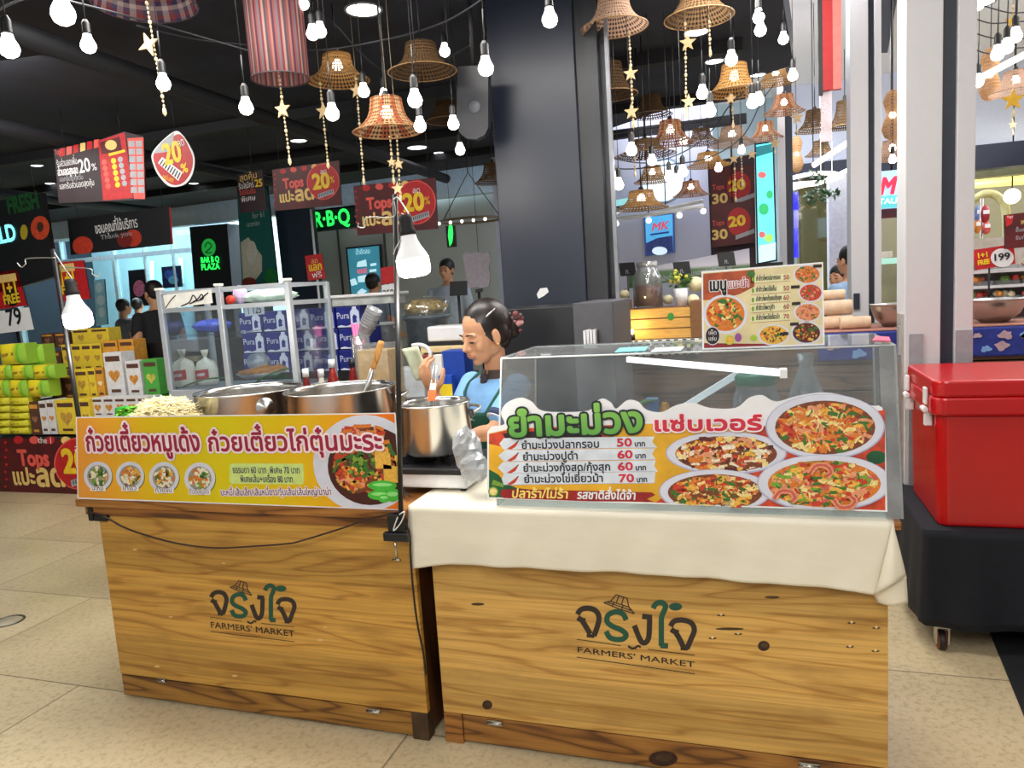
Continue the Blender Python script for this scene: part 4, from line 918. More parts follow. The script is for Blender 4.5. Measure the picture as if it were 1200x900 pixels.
# noodle bags
def noodle_bag(c, w, h, label):
    t = thing('noodle_bag', label, 'bag of noodles', c); mb = MB(); c = V(c)
    mb.lathe([(0, 0), (w*.42, .004), (w*.5, h*.12), (w*.5, h*.45), (w*.40, h*.66), (w*.12, h*.76), (w*.07, h*.80), (w*.13, h*.88), (w*.19, h), (w*.15, h), (0, h*.82)], c, 18, ey=(0, .7, 0))
    for i, v in enumerate(mb.v):
        k = 1+.07*math.sin(v.x*140)*math.sin(v.z*90+v.x*60); mb.v[i] = V((c.x+(v.x-c.x)*k, c.y+(v.y-c.y)*k, v.z))
    b = mb.build('bag', M('noodle_bag', (236, 226, 204), .35, var=.10, scale=60, bump=.5), t)
    pl = PY(c.y-w*.37); lb = MB(); z0, z1 = c.z+h*.2, c.z+h*.46
    lb.grid(lambda u, v: V((c.x-w*.34+w*.68*u, c.y-.03*0-w*.36*math.cos((u-.5)*1.5)-.004, z0+(z1-z0)*v+w*.06*(u-.5))), 8, 2); lb.build('label', M('label_red', (190, 40, 40), .5), b)
    lb = MB(); lb.grid(lambda u, v: V((c.x-w*.2+w*.4*u, c.y-w*.365*math.cos((u-.5)*.9)-.0055, z0+(z1-z0)*(.35+.3*v)+w*.06*(u-.5)*.6)), 6, 1); lb.build('label_band', M('label_white', (236, 210, 206), .5), b)
    return t
q = atY(218, 453, YG+.13); noodle_bag((q.x, YG+.13, zb0+.001), .135, .2, 'tied bag of noodles with red label nearest the left post of the glass cabinet')
q = atY(244, 450, YG+.17); noodle_bag((q.x, YG+.17, zb0+.001), .125, .19, 'tied bag of noodles with red label beside the middle post of the glass cabinet')
# blue packs on the inner shelf
t = thing('snack_pack', 'blue shiny snack pack lying on the inner shelf of the glass cabinet', 'pack', (gx[0]+.13, 3.24, zm+.005)); crumple((gx[0]+.13, 3.25, zm+.045), (.11, .07, .034), 5, amp=.12, flat=zm+.006).build('pack', M('pack_blue', (70, 86, 190), .25, var=.4, scale=30), t)
mb = MB(); mb.box((gx[0]+.05, 3.24, zm-.11), (gx[0]+.2, 3.3, zm-.002)); 
# fried rolls on a steel tray and banana leaf
zt0 = zb0; q = atY(300, 440, YG+.14)
t = thing('serving_tray', 'oval steel tray of fried rolls inside the glass cabinet', 'tray', (q.x, YG+.14, zt0))
MB().lathe([(0, .012), (.08, .012), (.115, .03), (.125, .032), (.125, .028), (.085, .004), (0, .004)], (q.x, YG+.17, zt0+.03), 32, ex=(1.0, 0, 0), ey=(0, .75, 0)).build('tray', inox, t)
fr = M('fried_gold', (176, 112, 44), .5, var=.3, scale=40, bump=.4)
for i in range(7):
    x = q.x-.08+.024*i; a = V((x, YG+.1+.012*(i % 2), zt0+.062)); b = V((x+.07, YG+.22, zt0+.075+.006*(i % 3))); o = MB().tube([a, a+(b-a)*.1, a+(b-a)*.9, b], [.006, .016, .016, .006], 0, 10).build('fried_roll', fr)
    tag(o, 'golden fried roll lying in the tray of the glass cabinet', 'fried roll', 'fried rolls on the steel tray')
mb = crumple((q.x-.06, YG+.25, zt0+.11), (.06, .05, .045), 12, amp=.2); tag(mb.build('plastic_bag', clearbag), 'clear plastic bag resting on the fried rolls inside the glass cabinet', 'plastic bag')
def leafm(c0, c1, w, bend=.02):
    mb = MB(); c0, c1 = V(c0), V(c1); d = c1-c0; s = V((-d.y, d.x, 0)).normalized()
    mb.grid(lambda u, v: c0+d*u+s*(v-.5)*w*math.sin(min(1, u*1.05+.08)*3.0)+V((0, 0, bend*math.sin(u*3.14)-.01*abs(v-.5))), 14, 6); return mb
bl = M('banana_leaf', (50, 110, 40), .4, var=.25, scale=30)
tag(leafm((gx[0]+.03, YG+.05, zb0+.012), (gx[1]-.01, YG+.06, zb0+.05), .07).build('banana_leaf', bl, solid=.002), 'strip of banana leaf lying in front of the noodle bags', 'leaf')
tag(leafm((gx[1]+.1, YG+.02, zb0+.004), (gx[2]-.07, YG+.09, zb0+.09), .10).build('banana_leaf', bl, solid=.002), 'strip of banana leaf lying under the tray of fried rolls', 'leaf')
# bundle on the cabinet top
zs = zr-.004
tag(crumple((gx[1]+.17, YG+.17, zs+.034), (.15, .09, .034), 21, amp=.2, flat=zs+.001).build('vegetable_bag', M('bag_mint', (196, 220, 206), .35, var=.3, scale=22)), 'pale bag of green vegetables lying on top of the glass cabinet', 'bag')
tag(crumple((gx[1]+.045, YG+.11, zs+.05), (.035, .035, .045), 22, amp=.12, flat=zs+.001).build('sauce_bag', M('bag_lilac', (206, 186, 220), .3, var=.3, scale=30)), 'small lilac plastic bag with red sauce on top of the glass cabinet', 'bag')
tag(crumple((gx[1]+.03, YG+.05, zs+.026), (.024, .018, .022), 23, amp=.1, flat=zs+.001).build('sauce_sachet', M('sauce_red', (206, 56, 34), .3)), 'red sauce sachet beside the middle post on top of the glass cabinet', 'sachet')
# bottles and jars behind the second pot
def bottle(px, py, Y, s, col, label, cap=whitep):
    z0 = ZB; top = atY(px, py, Y).z; h = top-z0; x = atY(px, py, Y).x; t = thing('sauce_bottle', label, 'bottle', (x, Y, z0)); r = .03*s
    MB().lathe([(0, 0), (r, 0), (r, h*.62), (r*.9, h*.7), (r*.42, h*.86), (r*.42, h*.9), (0, h*.9)], (x, Y, z0), 18).build('body', M('sauce_%d_%d' % (col[0], col[1]), col, .15, var=.3), t); MB().lathe([(0, h), (r*.5, h), (r*.52, h*.895), (0, h*.895)], (x, Y, z0), 16).build('cap', cap, t)
bottle(357.5, 432, 3.06, 1, (110, 26, 24), 'dark red sauce bottle with white cap, nearest the glass cabinet'); bottle(375.5, 432.5, 3.14, 1, (224, 218, 204), 'white sauce bottle with white cap behind the rim of the ladle pot'); bottle(388, 421, 3.3, 1.15, (150, 40, 34), 'taller red sauce bottle with white cap behind the ladle pot'); bottle(412, 421, 3.4, 1, (130, 34, 30), 'red sauce bottle beside the box of pale drink', blackp)
tag(crumple((atY(402, 441, 3.2).x, 3.16, ZB+.15), (.045, .03, .15), 31, amp=.2, flat=ZB+.001).build('plastic_bag', clearbag), 'clear plastic bag behind the rim of the ladle pot', 'plastic bag')
x0, x1 = atY(417, 420, 3.2).x, atY(455, 420, 3.2).x; zl = atY(436, 404, 3.2).z
t = thing('drink_container', 'square clear container of pale orange drink behind the ladle pot', 'container', ((x0+x1)/2, 3.28, ZB))
MB().box((x0+.006, 3.206, ZB+.004), (x1-.006, 3.354, zl-.03)).build('drink', M('drink_orange', (226, 186, 120), .2, var=.15), t); MB().box((x0, 3.2, ZB), (x1, 3.36, zl)).build('tub', clear, t)
# stack of plastic cups leaning, with pink straws
a, b = atY(424, 396, 3.47), atY(440, 360, 3.47); ax = (b-a).normalized(); ex = V((0, 1, 0)).cross(ax).normalized(); ey = ax.cross(ex)
t = thing('cup_stack', 'leaning stack of clear plastic cups beside pink straws', 'cups', a); mb = MB()
for k in range(7): mb.lathe([(.030, 0), (.042, .075), (.045, .078), (.042, .079), (.029, .002)], a+ax*(.016*k), 20, ex=ex, ey=ey, ez=ax)
mb.build('cups', clearbag, t)
t = thing('cup_holder', 'clear jar holding pink straws beside the leaning cups', 'jar', atY(424, 420, 3.45)); c = atY(424, 420, 3.45); c.z = ZB
MB().lathe([(0, 0), (.045, 0), (.05, atY(424, 392, 3.45).z-ZB), (.047, atY(424, 392, 3.45).z-ZB), (.043, .006), (0, .006)], c, 20).build('jar', clear, t)
mb = MB()
for k in range(10):
    q = atY(412+1.7*k, 379+.25*k*(k % 3), 3.45); mb.tube([V((c.x+.02*math.cos(k), 3.45+.02*math.sin(k), ZB+.01)), q], .0042, k % 2, 6)
mb.build('straws', [M('straw_pink', (240, 70, 140), .4), M('straw_rose', (236, 120, 170), .4)], t)

# ---------------------------------------------------------------- items inside and on the display case
zi = ZT+.006
t = thing('menu_board', 'white framed recommended menu board standing on the clear case', 'sign', (.02, 2.33, CZ+.005)); pn = PY(2.33)
K = [(822, 318), (964.5, 307), (966.5, 404), (823, 410)]
mb = MB(); mb.prism([pn.at(*p) for p in K], (0, .012, 0)); mb.build('board', WHITEP, t)
mb = MB(); mb.prism([pn.at(*p)+V((0, .012, 0)) for p in ((835, 409), (955, 404), (955, 380), (835, 385))], (0, .05, -.0)); mb.build('easel_foot', clear, t)
mats = [M('menu_paper', (222, 206, 160), .5, var=.12, scale=14), M('menu_rust', (172, 76, 40), .5, var=.35, scale=30), WHITEP, PLATE, M('menu_line', (226, 222, 176), .5), M('menu_dark', (44, 30, 28), .5), M('menu_maroon', (140, 34, 38), .5), M('lime', (170, 200, 60), .4), M('shallot', (150, 80, 150), .4)]+FOOD
mb = MB(); pq(mb, pn, [(824, 320), (962.5, 309), (964.5, 402.5), (825, 408)], 0, .0006); pq(mb, pn, [(824, 321), (884, 316), (884, 336), (866, 345), (846, 350), (824, 352)], 1, .001)
pq(mb, pn, [(825, 402), (862, 402.5), (905, 403), (905, 405), (825, 408)], 6, .001)
for i, y in enumerate((329, 342, 353, 363.5, 375)):
    pq(mb, pn, [(880, y-5.5), (926, y-8.7), (926, y-.6), (880, y+2.6)], 4, .001); pq(mb, pn, ellpx((882.3, y-1.5), 1.6, 3, 12), 9+9, .0014); pq(mb, pn, [(880, y+3.2), (926, y+.0), (926, y+.4), (880, y+3.6)], 9+5, .0014)
for cx, cy, rx, ry, sd in ((850, 368, 26, 23, (0, 1, 0, 2, 4)), (946, 321.5, 16.5, 11.5, (0, 2, 6)), (950, 343, 14.5, 11, (2, 6, 10)), (946.5, 366, 16.5, 11.5, (6, 0, 10)), (945, 390, 18.5, 13.5, (7, 5, 1, 0)), (906.5, 392.5, 19, 12.5, (1, 0, 7))):
    CQ = [(822, 312), (964, 307), (966, 402.5), (823, 408)]
    pq(mb, pn, clipq(ellpx((cx, cy), rx, ry), CQ), 3, .0016); pq(mb, pn, clipq(ellpx((cx, cy), rx*.87, ry*.87), CQ), 9+sd[0], .002); food(mb, pn, (cx, cy), rx*.86, ry*.86, [9+s for s in sd]+[9+3], 110 if rx > 20 else 60, .0024, .35, .09, inq(CQ))
pq(mb, pn, ellpx((847, 353), 5, 3, 10), 9+3, .006); pq(mb, pn, ellpx((855, 398.5), 5.6, 5.6, 16), 7, .0062); pq(mb, pn, ellpx((855, 398.5), 4.4, 4.4, 16), 9+1, .0064); pq(mb, pn, ellpx((865, 395.5), 4, 5.2, 16), 8, .0062); pq(mb, pn, ellpx((883, 396), 4, 3.6, 16), 7, .0062); pq(mb, pn, ellpx((880, 321), 5, 4, 14), 9+3, .0062)
pq(mb, pn, ellpx((835, 393.5), 9, 11, 20), 3, .0066); pq(mb, pn, ellpx((835, 393.5), 8, 10, 20), 5, .007)
for x, y in ((958, 312), (932, 336.5), (933, 356), (931, 380), (919, 391.5)): prect(mb, pn, x-5, y-1.8, x+5, y+1.8, 5, .007, -.06)
mb.build('printed_pictures', mats, t)
mb = MB(); text(mb, 'เมนู', pn, (831, 341), (852, 340), 21, 0, 1, .8, .7, off=.004); text(mb, 'แนะนำ', pn, (853, 338), (878, 335.6), 15, 2, 1, .8, .2, off=.004)
for s, y, w, pz in (('ยำข้าวโพดปลากรอบ', 329, 29, '50'), ('ยำข้าวโพดไข่เค็ม', 342, 24, '50'), ('ยำข้าวโพดกุ้งสด/กุ้งสุก', 353, 30, '60'), ('ยำข้าวโพดปูดำ', 363.5, 22, '60'), ('ยำข้าวโพดไข่เยี่ยวม้า', 375, 28, '70')):
    text(mb, s, pn, (886, y), (886+w, y-w*.07), 8, 0, off=.004, bold=.1); text(mb, pz, pn, (918, y-1.5), (925, y-2), 8, 2, off=.004, bold=.1)
text(mb, 'เผ็ด', pn, (830, 392), (840, 392), 7, 1, off=.026); text(mb, 'แซ่บ', pn, (830, 399), (840, 399), 7, 1, off=.026)
mb.build('lettering', [M('ink_black', (20, 20, 22), .6), WHITEP, M('menu_red', (170, 40, 60), .5)], t)
# jar with a green lid, stacked boxes, bag, leaf
def inside(px, py, Y): return atY(px, py, Y)
c = inside(886, 470, 2.52); c.z = zi; zj = inside(886, 449, 2.52).z
t = thing('glass_jar', 'clear jar with a green lid inside the clear display case', 'jar', c)
MB().lathe([(0, 0), (.07, 0), (.075, .01), (.075, zj-zi-.05), (.06, zj-zi-.012), (.06, zj-zi), (.056, zj-zi), (.056, zj-zi-.012), (.07, zj-zi-.055), (.07, .008), (0, .008)], c, 28).build('jar', clear, t)
MB().lathe([(0, zj-zi+.03), (.06, zj-zi+.03), (.066, zj-zi+.022), (.066, zj-zi-.002), (0, zj-zi-.002)], c, 28).build('lid', M('lid_green', (38, 130, 96), .4), t)
mb = MB()
c = inside(836, 470, 2.6); c.z = zi
t = thing('glass_jar', 'small clear jar left of the green lidded jar inside the case', 'jar', c); MB().lathe([(0, 0), (.05, 0), (.055, .01), (.055, .2), (.045, .225), (.045, .24), (.04, .24), (.04, .22), (.05, .2), (.05, .008), (0, .008)], c, 24).build('jar', clear, t)
c = inside(945, 440, 2.55); mb = MB()
mb.lathe([(0, 0), (.055, .0), (.085, .06), (.08, .17), (.055, .30), (.02, .4), (.028, .44), (.0, .42)], (c.x, 2.56, zi), 22)
for i, v in enumerate(mb.v): k = 1+.16*math.sin(v.x*90+v.z*25)*math.sin(v.y*110+v.z*40); mb.v[i] = V((c.x+(v.x-c.x)*k, 2.56+(v.y-2.56)*k, v.z))
tag(mb.build('plastic_bag', clearbag), 'tall knotted clear plastic bag standing inside the display case', 'plastic bag')
for i in range(6):
    c = inside(992, 460, 2.58); z = zi+.155+.024*i if False else zi+.036*i
    o = MB(); o.box((c.x-.07, 2.52, z), (c.x+.07, 2.64, z+.035)); tag(o.build('food_box', M('box_white', (228, 228, 226), .4, var=.03), bevel=.006), 'white foam food box in the stack at the right end of the clear case', 'box', 'foam boxes stacked in the clear case')
tag(leafm(inside(740, 478, 2.42), inside(768, 468, 2.42), .07, .01).build('lettuce_leaf', M('lettuce', (60, 130, 40), .4, var=.3), solid=.003), 'green lettuce leaf inside the case above the headline of the menu sign', 'leaf')
c = inside(764, 480, 2.45); tag(MB().box((c.x-.02, 2.44, zi), (c.x+.02, 2.48, inside(764, 467, 2.45).z)).build('sauce_carton', M('carton_blue', (60, 130, 200), .4), bevel=.004), 'small blue carton inside the case behind the menu sign headline', 'carton')
c = inside(775, 482, 2.45); tag(crumple((c.x+.01, 2.46, inside(775, 476, 2.45).z-.1), (.03, .03, .11), 33, amp=.1, flat=zi).build('chilli_bag', M('bag_orange', (236, 150, 40), .4, var=.3)), 'orange bag inside the case beside the blue carton', 'bag')
# glowing white strips added in the case as reflections of ceiling light, no lamps
refl = M('reflection_glow', (232, 238, 242), .3, em=.55, var=0)
t = thing('reflection_strip', 'white glowing strip added as a reflection under the clear case top pane', 'lamp', V((-.1, 2.5, CZ-.02))); a, b = atZ(735, 421, CZ-.012), atZ(918, 437, CZ-.012)
MB().obox((a+b)/2, (b-a)/2, V((0, .018, 0)), V((0, 0, .007))).build('tube', refl, t); MB().obox(b, V((.008, 0, 0)), V((0, .02, 0)), V((0, 0, .01))).build('strip_end', whitep, t)  # the tube is the added reflection bar, no lamp part
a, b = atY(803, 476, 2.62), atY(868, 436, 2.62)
t = thing('reflection_strip', 'slanting white strip added as a reflection behind the mango sign headline', 'lamp', a); MB().obox((a+b)/2, (b-a)/2, V((0, .01, 0)), V((-(b-a).z, 0, (b-a).x)).normalized()*.011).build('tube', refl, t); MB().box((a.x-.012, 2.61, zi), (a.x+.012, 2.63, a.z+.004)).build('stand', whitep, t)  # tube and stand belong to the added reflection strip, no lamp parts

# ---------------------------------------------------------------- red cooler on a draped stand
red = M('cooler_red', (188, 8, 18), .3, var=.06, scale=3, coat=.3); navy = M('drape_navy', (13, 17, 28), .85, var=.2, bump=.3, scale=30)
t = thing('trolley', 'low trolley draped in navy cloth carrying the red cooler', 'trolley', (1.2, 3.6, 0))
xp, yp, zp = .632, 3.27, .52
mb = MB()
def drape(u, v):
    per = [(xp, yp+.75), (xp, yp), (xp+1.35, yp)]
    if u < .36: q = u/.36; x, y = xp, yp+.75*(1-q)
    else: q = (u-.36)/.64; x, y = xp+1.35*q, yp
    w = .008*math.sin(u*60)*v
    return V((x-.02*v*(u < .36)+w*(u < .36), y-.015*v*(u >= .36)-w*(u >= .36), zp-(zp-.115-.01*math.sin(u*25))*v))
mb.grid(drape, 80, 12); mb.add([(xp, yp, zp), (xp+1.35, yp, zp), (xp+1.35, yp+.75, zp), (xp, yp+.75, zp)], [(0, 1, 2, 3)], 0); mb.build('drape', navy, t, solid=.003)
mb = MB(); mb.box((xp+.01, yp+.01, .115), (xp+1.34, yp+.74, zp-.012)); mb.build('platform', blackp, t)
for x, y in ((.705, 3.30), (1.85, 3.32), (.705, 3.95), (1.85, 3.95)):
    fk = MB(); fk.box((x-.03, y-.025, .1), (x+.03, y+.025, .116)); fk.box((x-.026, y-.022, .03), (x-.02, y+.022, .1)); fk.box((x+.02, y-.022, .03), (x+.026, y+.022, .1)); cs = fk.build('caster', inox, t)
    MB().lathe([(.0, -.014), (.036, -.014), (.04, -.009), (.04, .009), (.036, .014), (0, .014)], (x, y, .04), 24, ex=(0, 1, 0), ey=(0, 0, 1), ez=(1, 0, 0)).build('wheel', M('wheel_black', (26, 22, 22), .5), cs)
    MB().lathe([(.03, -.0165), (.036, -.0165), (.036, .0165), (.03, .0165), (.03, -.0165)], (x, y, .04), 24, ex=(0, 1, 0), ey=(0, 0, 1), ez=(1, 0, 0)).build('wheel_ring', M('wheel_orange', (180, 90, 50), .5), cs)
t = thing('cooler_box', 'large red plastic cooler with white latches on the navy trolley', 'cooler', (1.2, 3.6, zp+.003))
xk, yk = .665, 3.295
def rbox(mb, x0, y0, x1, y1, z0, z1, r, m=0, n=6, in0=0.):
    pts = []
    for cx, cy, a0 in ((x1-r, y1-r, 0), (x0+r, y1-r, 90), (x0+r, y0+r, 180), (x1-r, y0+r, 270)):
        for i in range(n+1): a = math.radians(a0+90*i/n); pts.append((cx+r*math.cos(a), cy+r*math.sin(a)))
    mx, my = (x0+x1)/2, (y0+y1)/2
    lo = [V((mx+(x-mx)*(1-in0), my+(y-my)*(1-in0), z0)) for x, y in pts]; hi = [V((x, y, z1)) for x, y in pts]; k = len(pts)
    mb.add(lo+hi, [(i, (i+1) % k, k+(i+1) % k, k+i) for i in range(k)]+[tuple(range(k))[::-1], tuple(range(k, 2*k))], m, False); return mb
mb = MB(); rbox(mb, xk+.02, yk+.02, xk+.98, yk+.58, zp+.003, .985, .045, in0=.02); mb.build('body', red, t, bevel=.008)
mb = MB(); rbox(mb, xk, yk, xk+1.0, yk+.6, .985, 1.06, .05); rbox(mb, xk+.005, yk+.005, xk+.995, yk+.595, 1.06, 1.128, .05); mb.build('lid', red, t, bevel=.010)
for y in (3.40, 3.78):
    mb = MB(); mb.box((xk-.014, y-.02, 1.02), (xk-.001, y+.02, 1.09)); mb.tube([(xk-.012, y-.028, 1.0), (xk-.012, y+.028, 1.0)], .013, 0, 10); mb.box((xk-.012, y-.014, .93), (xk+.018, y+.014, 1.0)); mb.build('latch', whitep, t, bevel=.004)
# ================================================================ people
def fused(mb, name, mats, parent, voxel, smooth=4, face=None):
    """one continuous skin over all the volumes of a body"""
    o = mb.build(name, mats, parent)
    r = o.modifiers.new('skin', 'REMESH'); r.mode = 'VOXEL'; r.voxel_size = voxel; r.use_smooth_shade = True
    s = o.modifiers.new('soft', 'SMOOTH'); s.factor = .5; s.iterations = smooth
    bpy.context.view_layer.update()
    me = bpy.data.meshes.new_from_object(o.evaluated_get(bpy.context.evaluated_depsgraph_get()))
    o.modifiers.clear(); o.data = me; me.name = name
    for p in me.polygons: p.use_smooth = True
    return o
SKIN = M('skin', (206, 152, 116), .5, var=.05, scale=14, sub=.06); HAIR = M('hair_black', (26, 18, 18), .38, var=.4, scale=60, stretch=(1, 1, .2)); LIP = M('lips', (184, 104, 92), .4); EYE = M('eye_dark', (30, 20, 18), .3)
def rings(mb, secs, T, m=0, n=28):
    """stack of oval sections (z, front-back, side, forward shift) in the frame T"""
    vs = [T(x+a*math.cos(2*math.pi*j/n), b*math.sin(2*math.pi*j/n), z) for z, a, b, x in secs for j in range(n)]
    fs = [(i*n+j, i*n+(j+1) % n, (i+1)*n+(j+1) % n, (i+1)*n+j) for i in range(len(secs)-1) for j in range(n)]
    mb.add(vs, fs+[tuple(range(n))[::-1], tuple(range((len(secs)-1)*n, len(secs)*n))], m, True)
def limb(mb, pts, rs, m=0):
    q = spl(pts, 4); k = len(q); R_ = []
    for i in range(k):
        f = i/(k-1)*(len(rs)-1); a = int(min(f, len(rs)-2)); R_.append(rs[a]+(rs[a+1]-rs[a])*(f-a))
    mb.tube(q, R_, m, 14)
    mb.ball(q[0], R_[0], m, 12, 8); mb.ball(q[-1], R_[-1], m, 12, 8)
def head_into(mb, H, hx, hy, hz, s):
    R3 = Matrix((hx, hy, hz)).transposed()
    def L(x, y, z): return H+(hx*x+hy*y+hz*z)*s
    def B(c, r): mb.ball(L(*c), tuple(q*s for q in r), 0, 20, 14, R3)
    B((-.012, 0, .032), (.090, .074, .088)); B((.028, 0, -.018), (.060, .059, .082)); B((.034, 0, -.066), (.044, .046, .042)); B((.058, 0, -.094), (.018, .02, .017)); B((-.005, 0, -.05), (.05, .058, .05))
    for k in (-1, 1):
        B((.050, .034*k, -.032), (.026, .022, .026)); B((.070, .028*k, .013), (.0125, .022, .008)); B((.088, .011*k, -.038), (.010, .008, .008)); B((.071, .030*k, -.008), (.013, .017, .011))
        B((-.004, .079*k, -.012), (.017, .010, .031)); B((.002, .083*k, -.036), (.008, .007, .010))
    mb.tube([L(.078, 0, .012), L(.090, 0, -.014), L(.101, 0, -.034), L(.090, 0, -.044)], [.007*s, .009*s, .0115*s, .008*s], 0, 10); mb.ball(L(.099, 0, -.034), .011*s, 0, 10, 8)
    B((.079, 0, -.060), (.014, .026, .016)); B((.079, 0, -.070), (.011, .02, .008))
    return L, R3
def face_parts(L, R3, s, par, open_=.5):
    for k in (-1, 1):
        mb = MB(); mb.ball(L(.0805, .031*k, -.010), (.005*s, .014*s, .0042*s), 0, 12, 8, R3); mb.tube([L(.084, .016*k, -.011), L(.0875, .030*k, -.0055), L(.080, .046*k, -.010)], .0018*s, 0, 6); mb.build('eye', EYE, par)
        mb = MB(); mb.tube([L(.0885, .0165*k, .0175), L(.0885, .030*k, .0215), L(.0765, .048*k, .0165)], [.0026*s, .0034*s, .0015*s], 0, 8); mb.build('eyebrow', HAIR, par)
    mb = MB(); mb.ball(L(.0885, 0, -.0585), (.005*s, .018*s, .0034*s), 0, 14, 8, R3); mb.ball(L(.0875, 0, -.0660), (.0055*s, .015*s, .004*s), 0, 14, 8, R3); mb.build('lips', LIP, par)
def hand_into(mb, W, u, w, side=1, s=1., curl=(.5, .7, .6), m=0):
    """palm, four unequal bent fingers and a thumb; u to the fingertips, w out of the palm"""
    u = u.normalized(); w = (w-u*w.dot(u)).normalized(); v = w.cross(u)*side; R3 = Matrix((u, v, w)).transposed()
    mb.ball(W+u*.048*s, (.050*s, .040*s, .015*s), m, 16, 10, R3); mb.ball(W+u*.03*s+v*.022*s+w*.006*s, (.03*s, .018*s, .014*s), m, 12, 8, R3)
    for i, (l, y) in enumerate(((.068, .029), (.076, .0095), (.071, -.0105), (.056, -.029))):
        p = W+u*(.085-.004*abs(i-1.3))*s+v*y*s; a = .0; pts = [p-u*.02*s, p]; d = u
        for k, seg in enumerate((.45, .30, .25)):
            a += curl[k]*(1+.12*i); d = u*math.cos(a)+w*math.sin(a)+v*(.05*(1.3-i)); p = p+d*l*seg*s; pts.append(p)
        mb.tube(pts, [.0095*s, .0098*s, .0088*s, .0080*s, .0066*s], m, 10); mb.ball(pts[-1], .0066*s, m, 8, 6)
    p = W+u*.022*s+v*.03*s+w*.006*s; q = [p, p+(u*.5+v*.75+w*.35).normalized()*.034*s]; q.append(q[-1]+(u*.8+v*.25+w*.55).normalized()*.028*s); q.append(q[-1]+(u*.8-v*.1+w*.6).normalized()*.022*s)
    mb.tube(q, [.0135*s, .0115*s, .0098*s, .0075*s], m, 10); mb.ball(q[-1], .0075*s, m, 8, 6)

# ---- the vendor
YW = 3.14; NK = atY(579, 438, YW); TF = V((-.42, -.907, 0)).normalized(); TL = V((-TF.y, TF.x, 0)); NZ = NK.z
def T(x, y, z): return V((NK.x, NK.y, NZ+z))+TF*x+TL*y
lady = thing('person', 'woman in light blue shirt and dark green apron looking down at her raised hand', 'person', (NK.x, NK.y, 0))
body = MB(); SEC = [(-.46, .112, .158, 0), (-.36, .104, .142, 0), (-.26, .098, .128, 0), (-.15, .108, .140, .006), (-.08, .098, .152, .0), (-.035, .078, .140, -.012), (-.008, .056, .09, -.018), (.012, .046, .058, -.018)]
rings(body, SEC, T)
hx0 = V((-.61, -.79, 0)).normalized(); pt = math.radians(13); hx = hx0*math.cos(pt)-V((0, 0, 1))*math.sin(pt); hz = hx0*math.sin(pt)+V((0, 0, 1))*math.cos(pt); hy = hz.cross(hx)
HS = 1.14; HC = atY(567, 391, 3.09); Lh, R3h = head_into(body, HC, hx, hy, hz, HS)
limb(body, [T(-.02, 0, -.03), T(-.012, 0, .03), Lh(-.025, 0, -.06)], [.056, .050, .052])
SR = T(-.008, -.155, -.06); ER = atY(527, 503, 3.02); WR = atY(508, 461, 2.94)
SL = T(.004, .142, -.06); EL = atY(580, 504, 2.95); WL = atY(548, 513, 2.93)
limb(body, [SR, (SR+ER)/2+V((-.01, 0, -.01)), ER, (ER+WR)/2, WR], [.05, .043, .038, .036, .026]); limb(body, [SL, (SL+EL)/2, EL, (EL+WL)/2, WL], [.05, .044, .039, .036, .026])
hand_into(body, WR, (atY(494, 430, 2.90)-WR), V((.55, .75, .1)), 1, 1.18, (.30, .55, .6)); hand_into(body, WL, (atY(520, 512, 2.86)-WL), V((0, .1, -1)), -1, 1.0, (.3, .4, .3))
for k in (-1, 1): limb(body, [T(0, .085*k, -.42), T(.01, .09*k, -NZ*.62), T(0, .09*k, .09-NZ)], [.088, .062, .04]); limb(body, [T(-.03, .09*k, .045-NZ), T(.13, .1*k, .035-NZ)], [.036, .03])
sk = fused(body, 'body', SKIN, lady, .0042, 3); face_parts(Lh, R3h, HS, sk)
# hair: parted cap, low bun, clip, flower tie, ear stud
hr = MB(); hr.ball(Lh(-.0275, 0, .036), (.0995*HS, .0805*HS, .0985*HS), 0, 28, 20, R3h); hr.ball(Lh(-.055, 0, -.02), (.062*HS, .064*HS, .066*HS), 0, 20, 14, R3h); hr.ball(Lh(-.118, .012, -.016), (.040*HS, .042*HS, .042*HS), 0, 18, 12, R3h)
for k in (-1, 1): hr.ball(Lh(-.035, .052*k, .0), (.045*HS, .03*HS, .05*HS), 0, 14, 10, R3h)
hair = fused(hr, 'hair', HAIR, lady, .005, 2)
a, b = Lh(.02, .079, .073), Lh(-.03, .079, .092); MB().tube([a, a+(b-a)*.25, a+(b-a)*.75, b], [.006, .0085, .0065, .003], 0, 8, flat=.5).build('hair_clip', M('clip_silver', (226, 226, 228), .2, .6), hair)
mb = MB(); rn = random.Random(2)
for i in range(16): q = Lh(-.145+rn.uniform(-.02, .02), .035+rn.uniform(-.03, .03), .012+rn.uniform(-.045, .05)); mb.ball(q, rn.uniform(.008, .014), i % 3, 8, 6)
mb.build('hair_tie', [M('tie_wine', (110, 50, 52), .7), M('tie_pink', (206, 146, 146), .6), M('tie_grey', (96, 84, 84), .7)], hair)
MB().ball(Lh(.004, .092, -.040), .0048, 0, 10, 8).build('earring', M('gold', (240, 196, 110), .25, .8), sk)
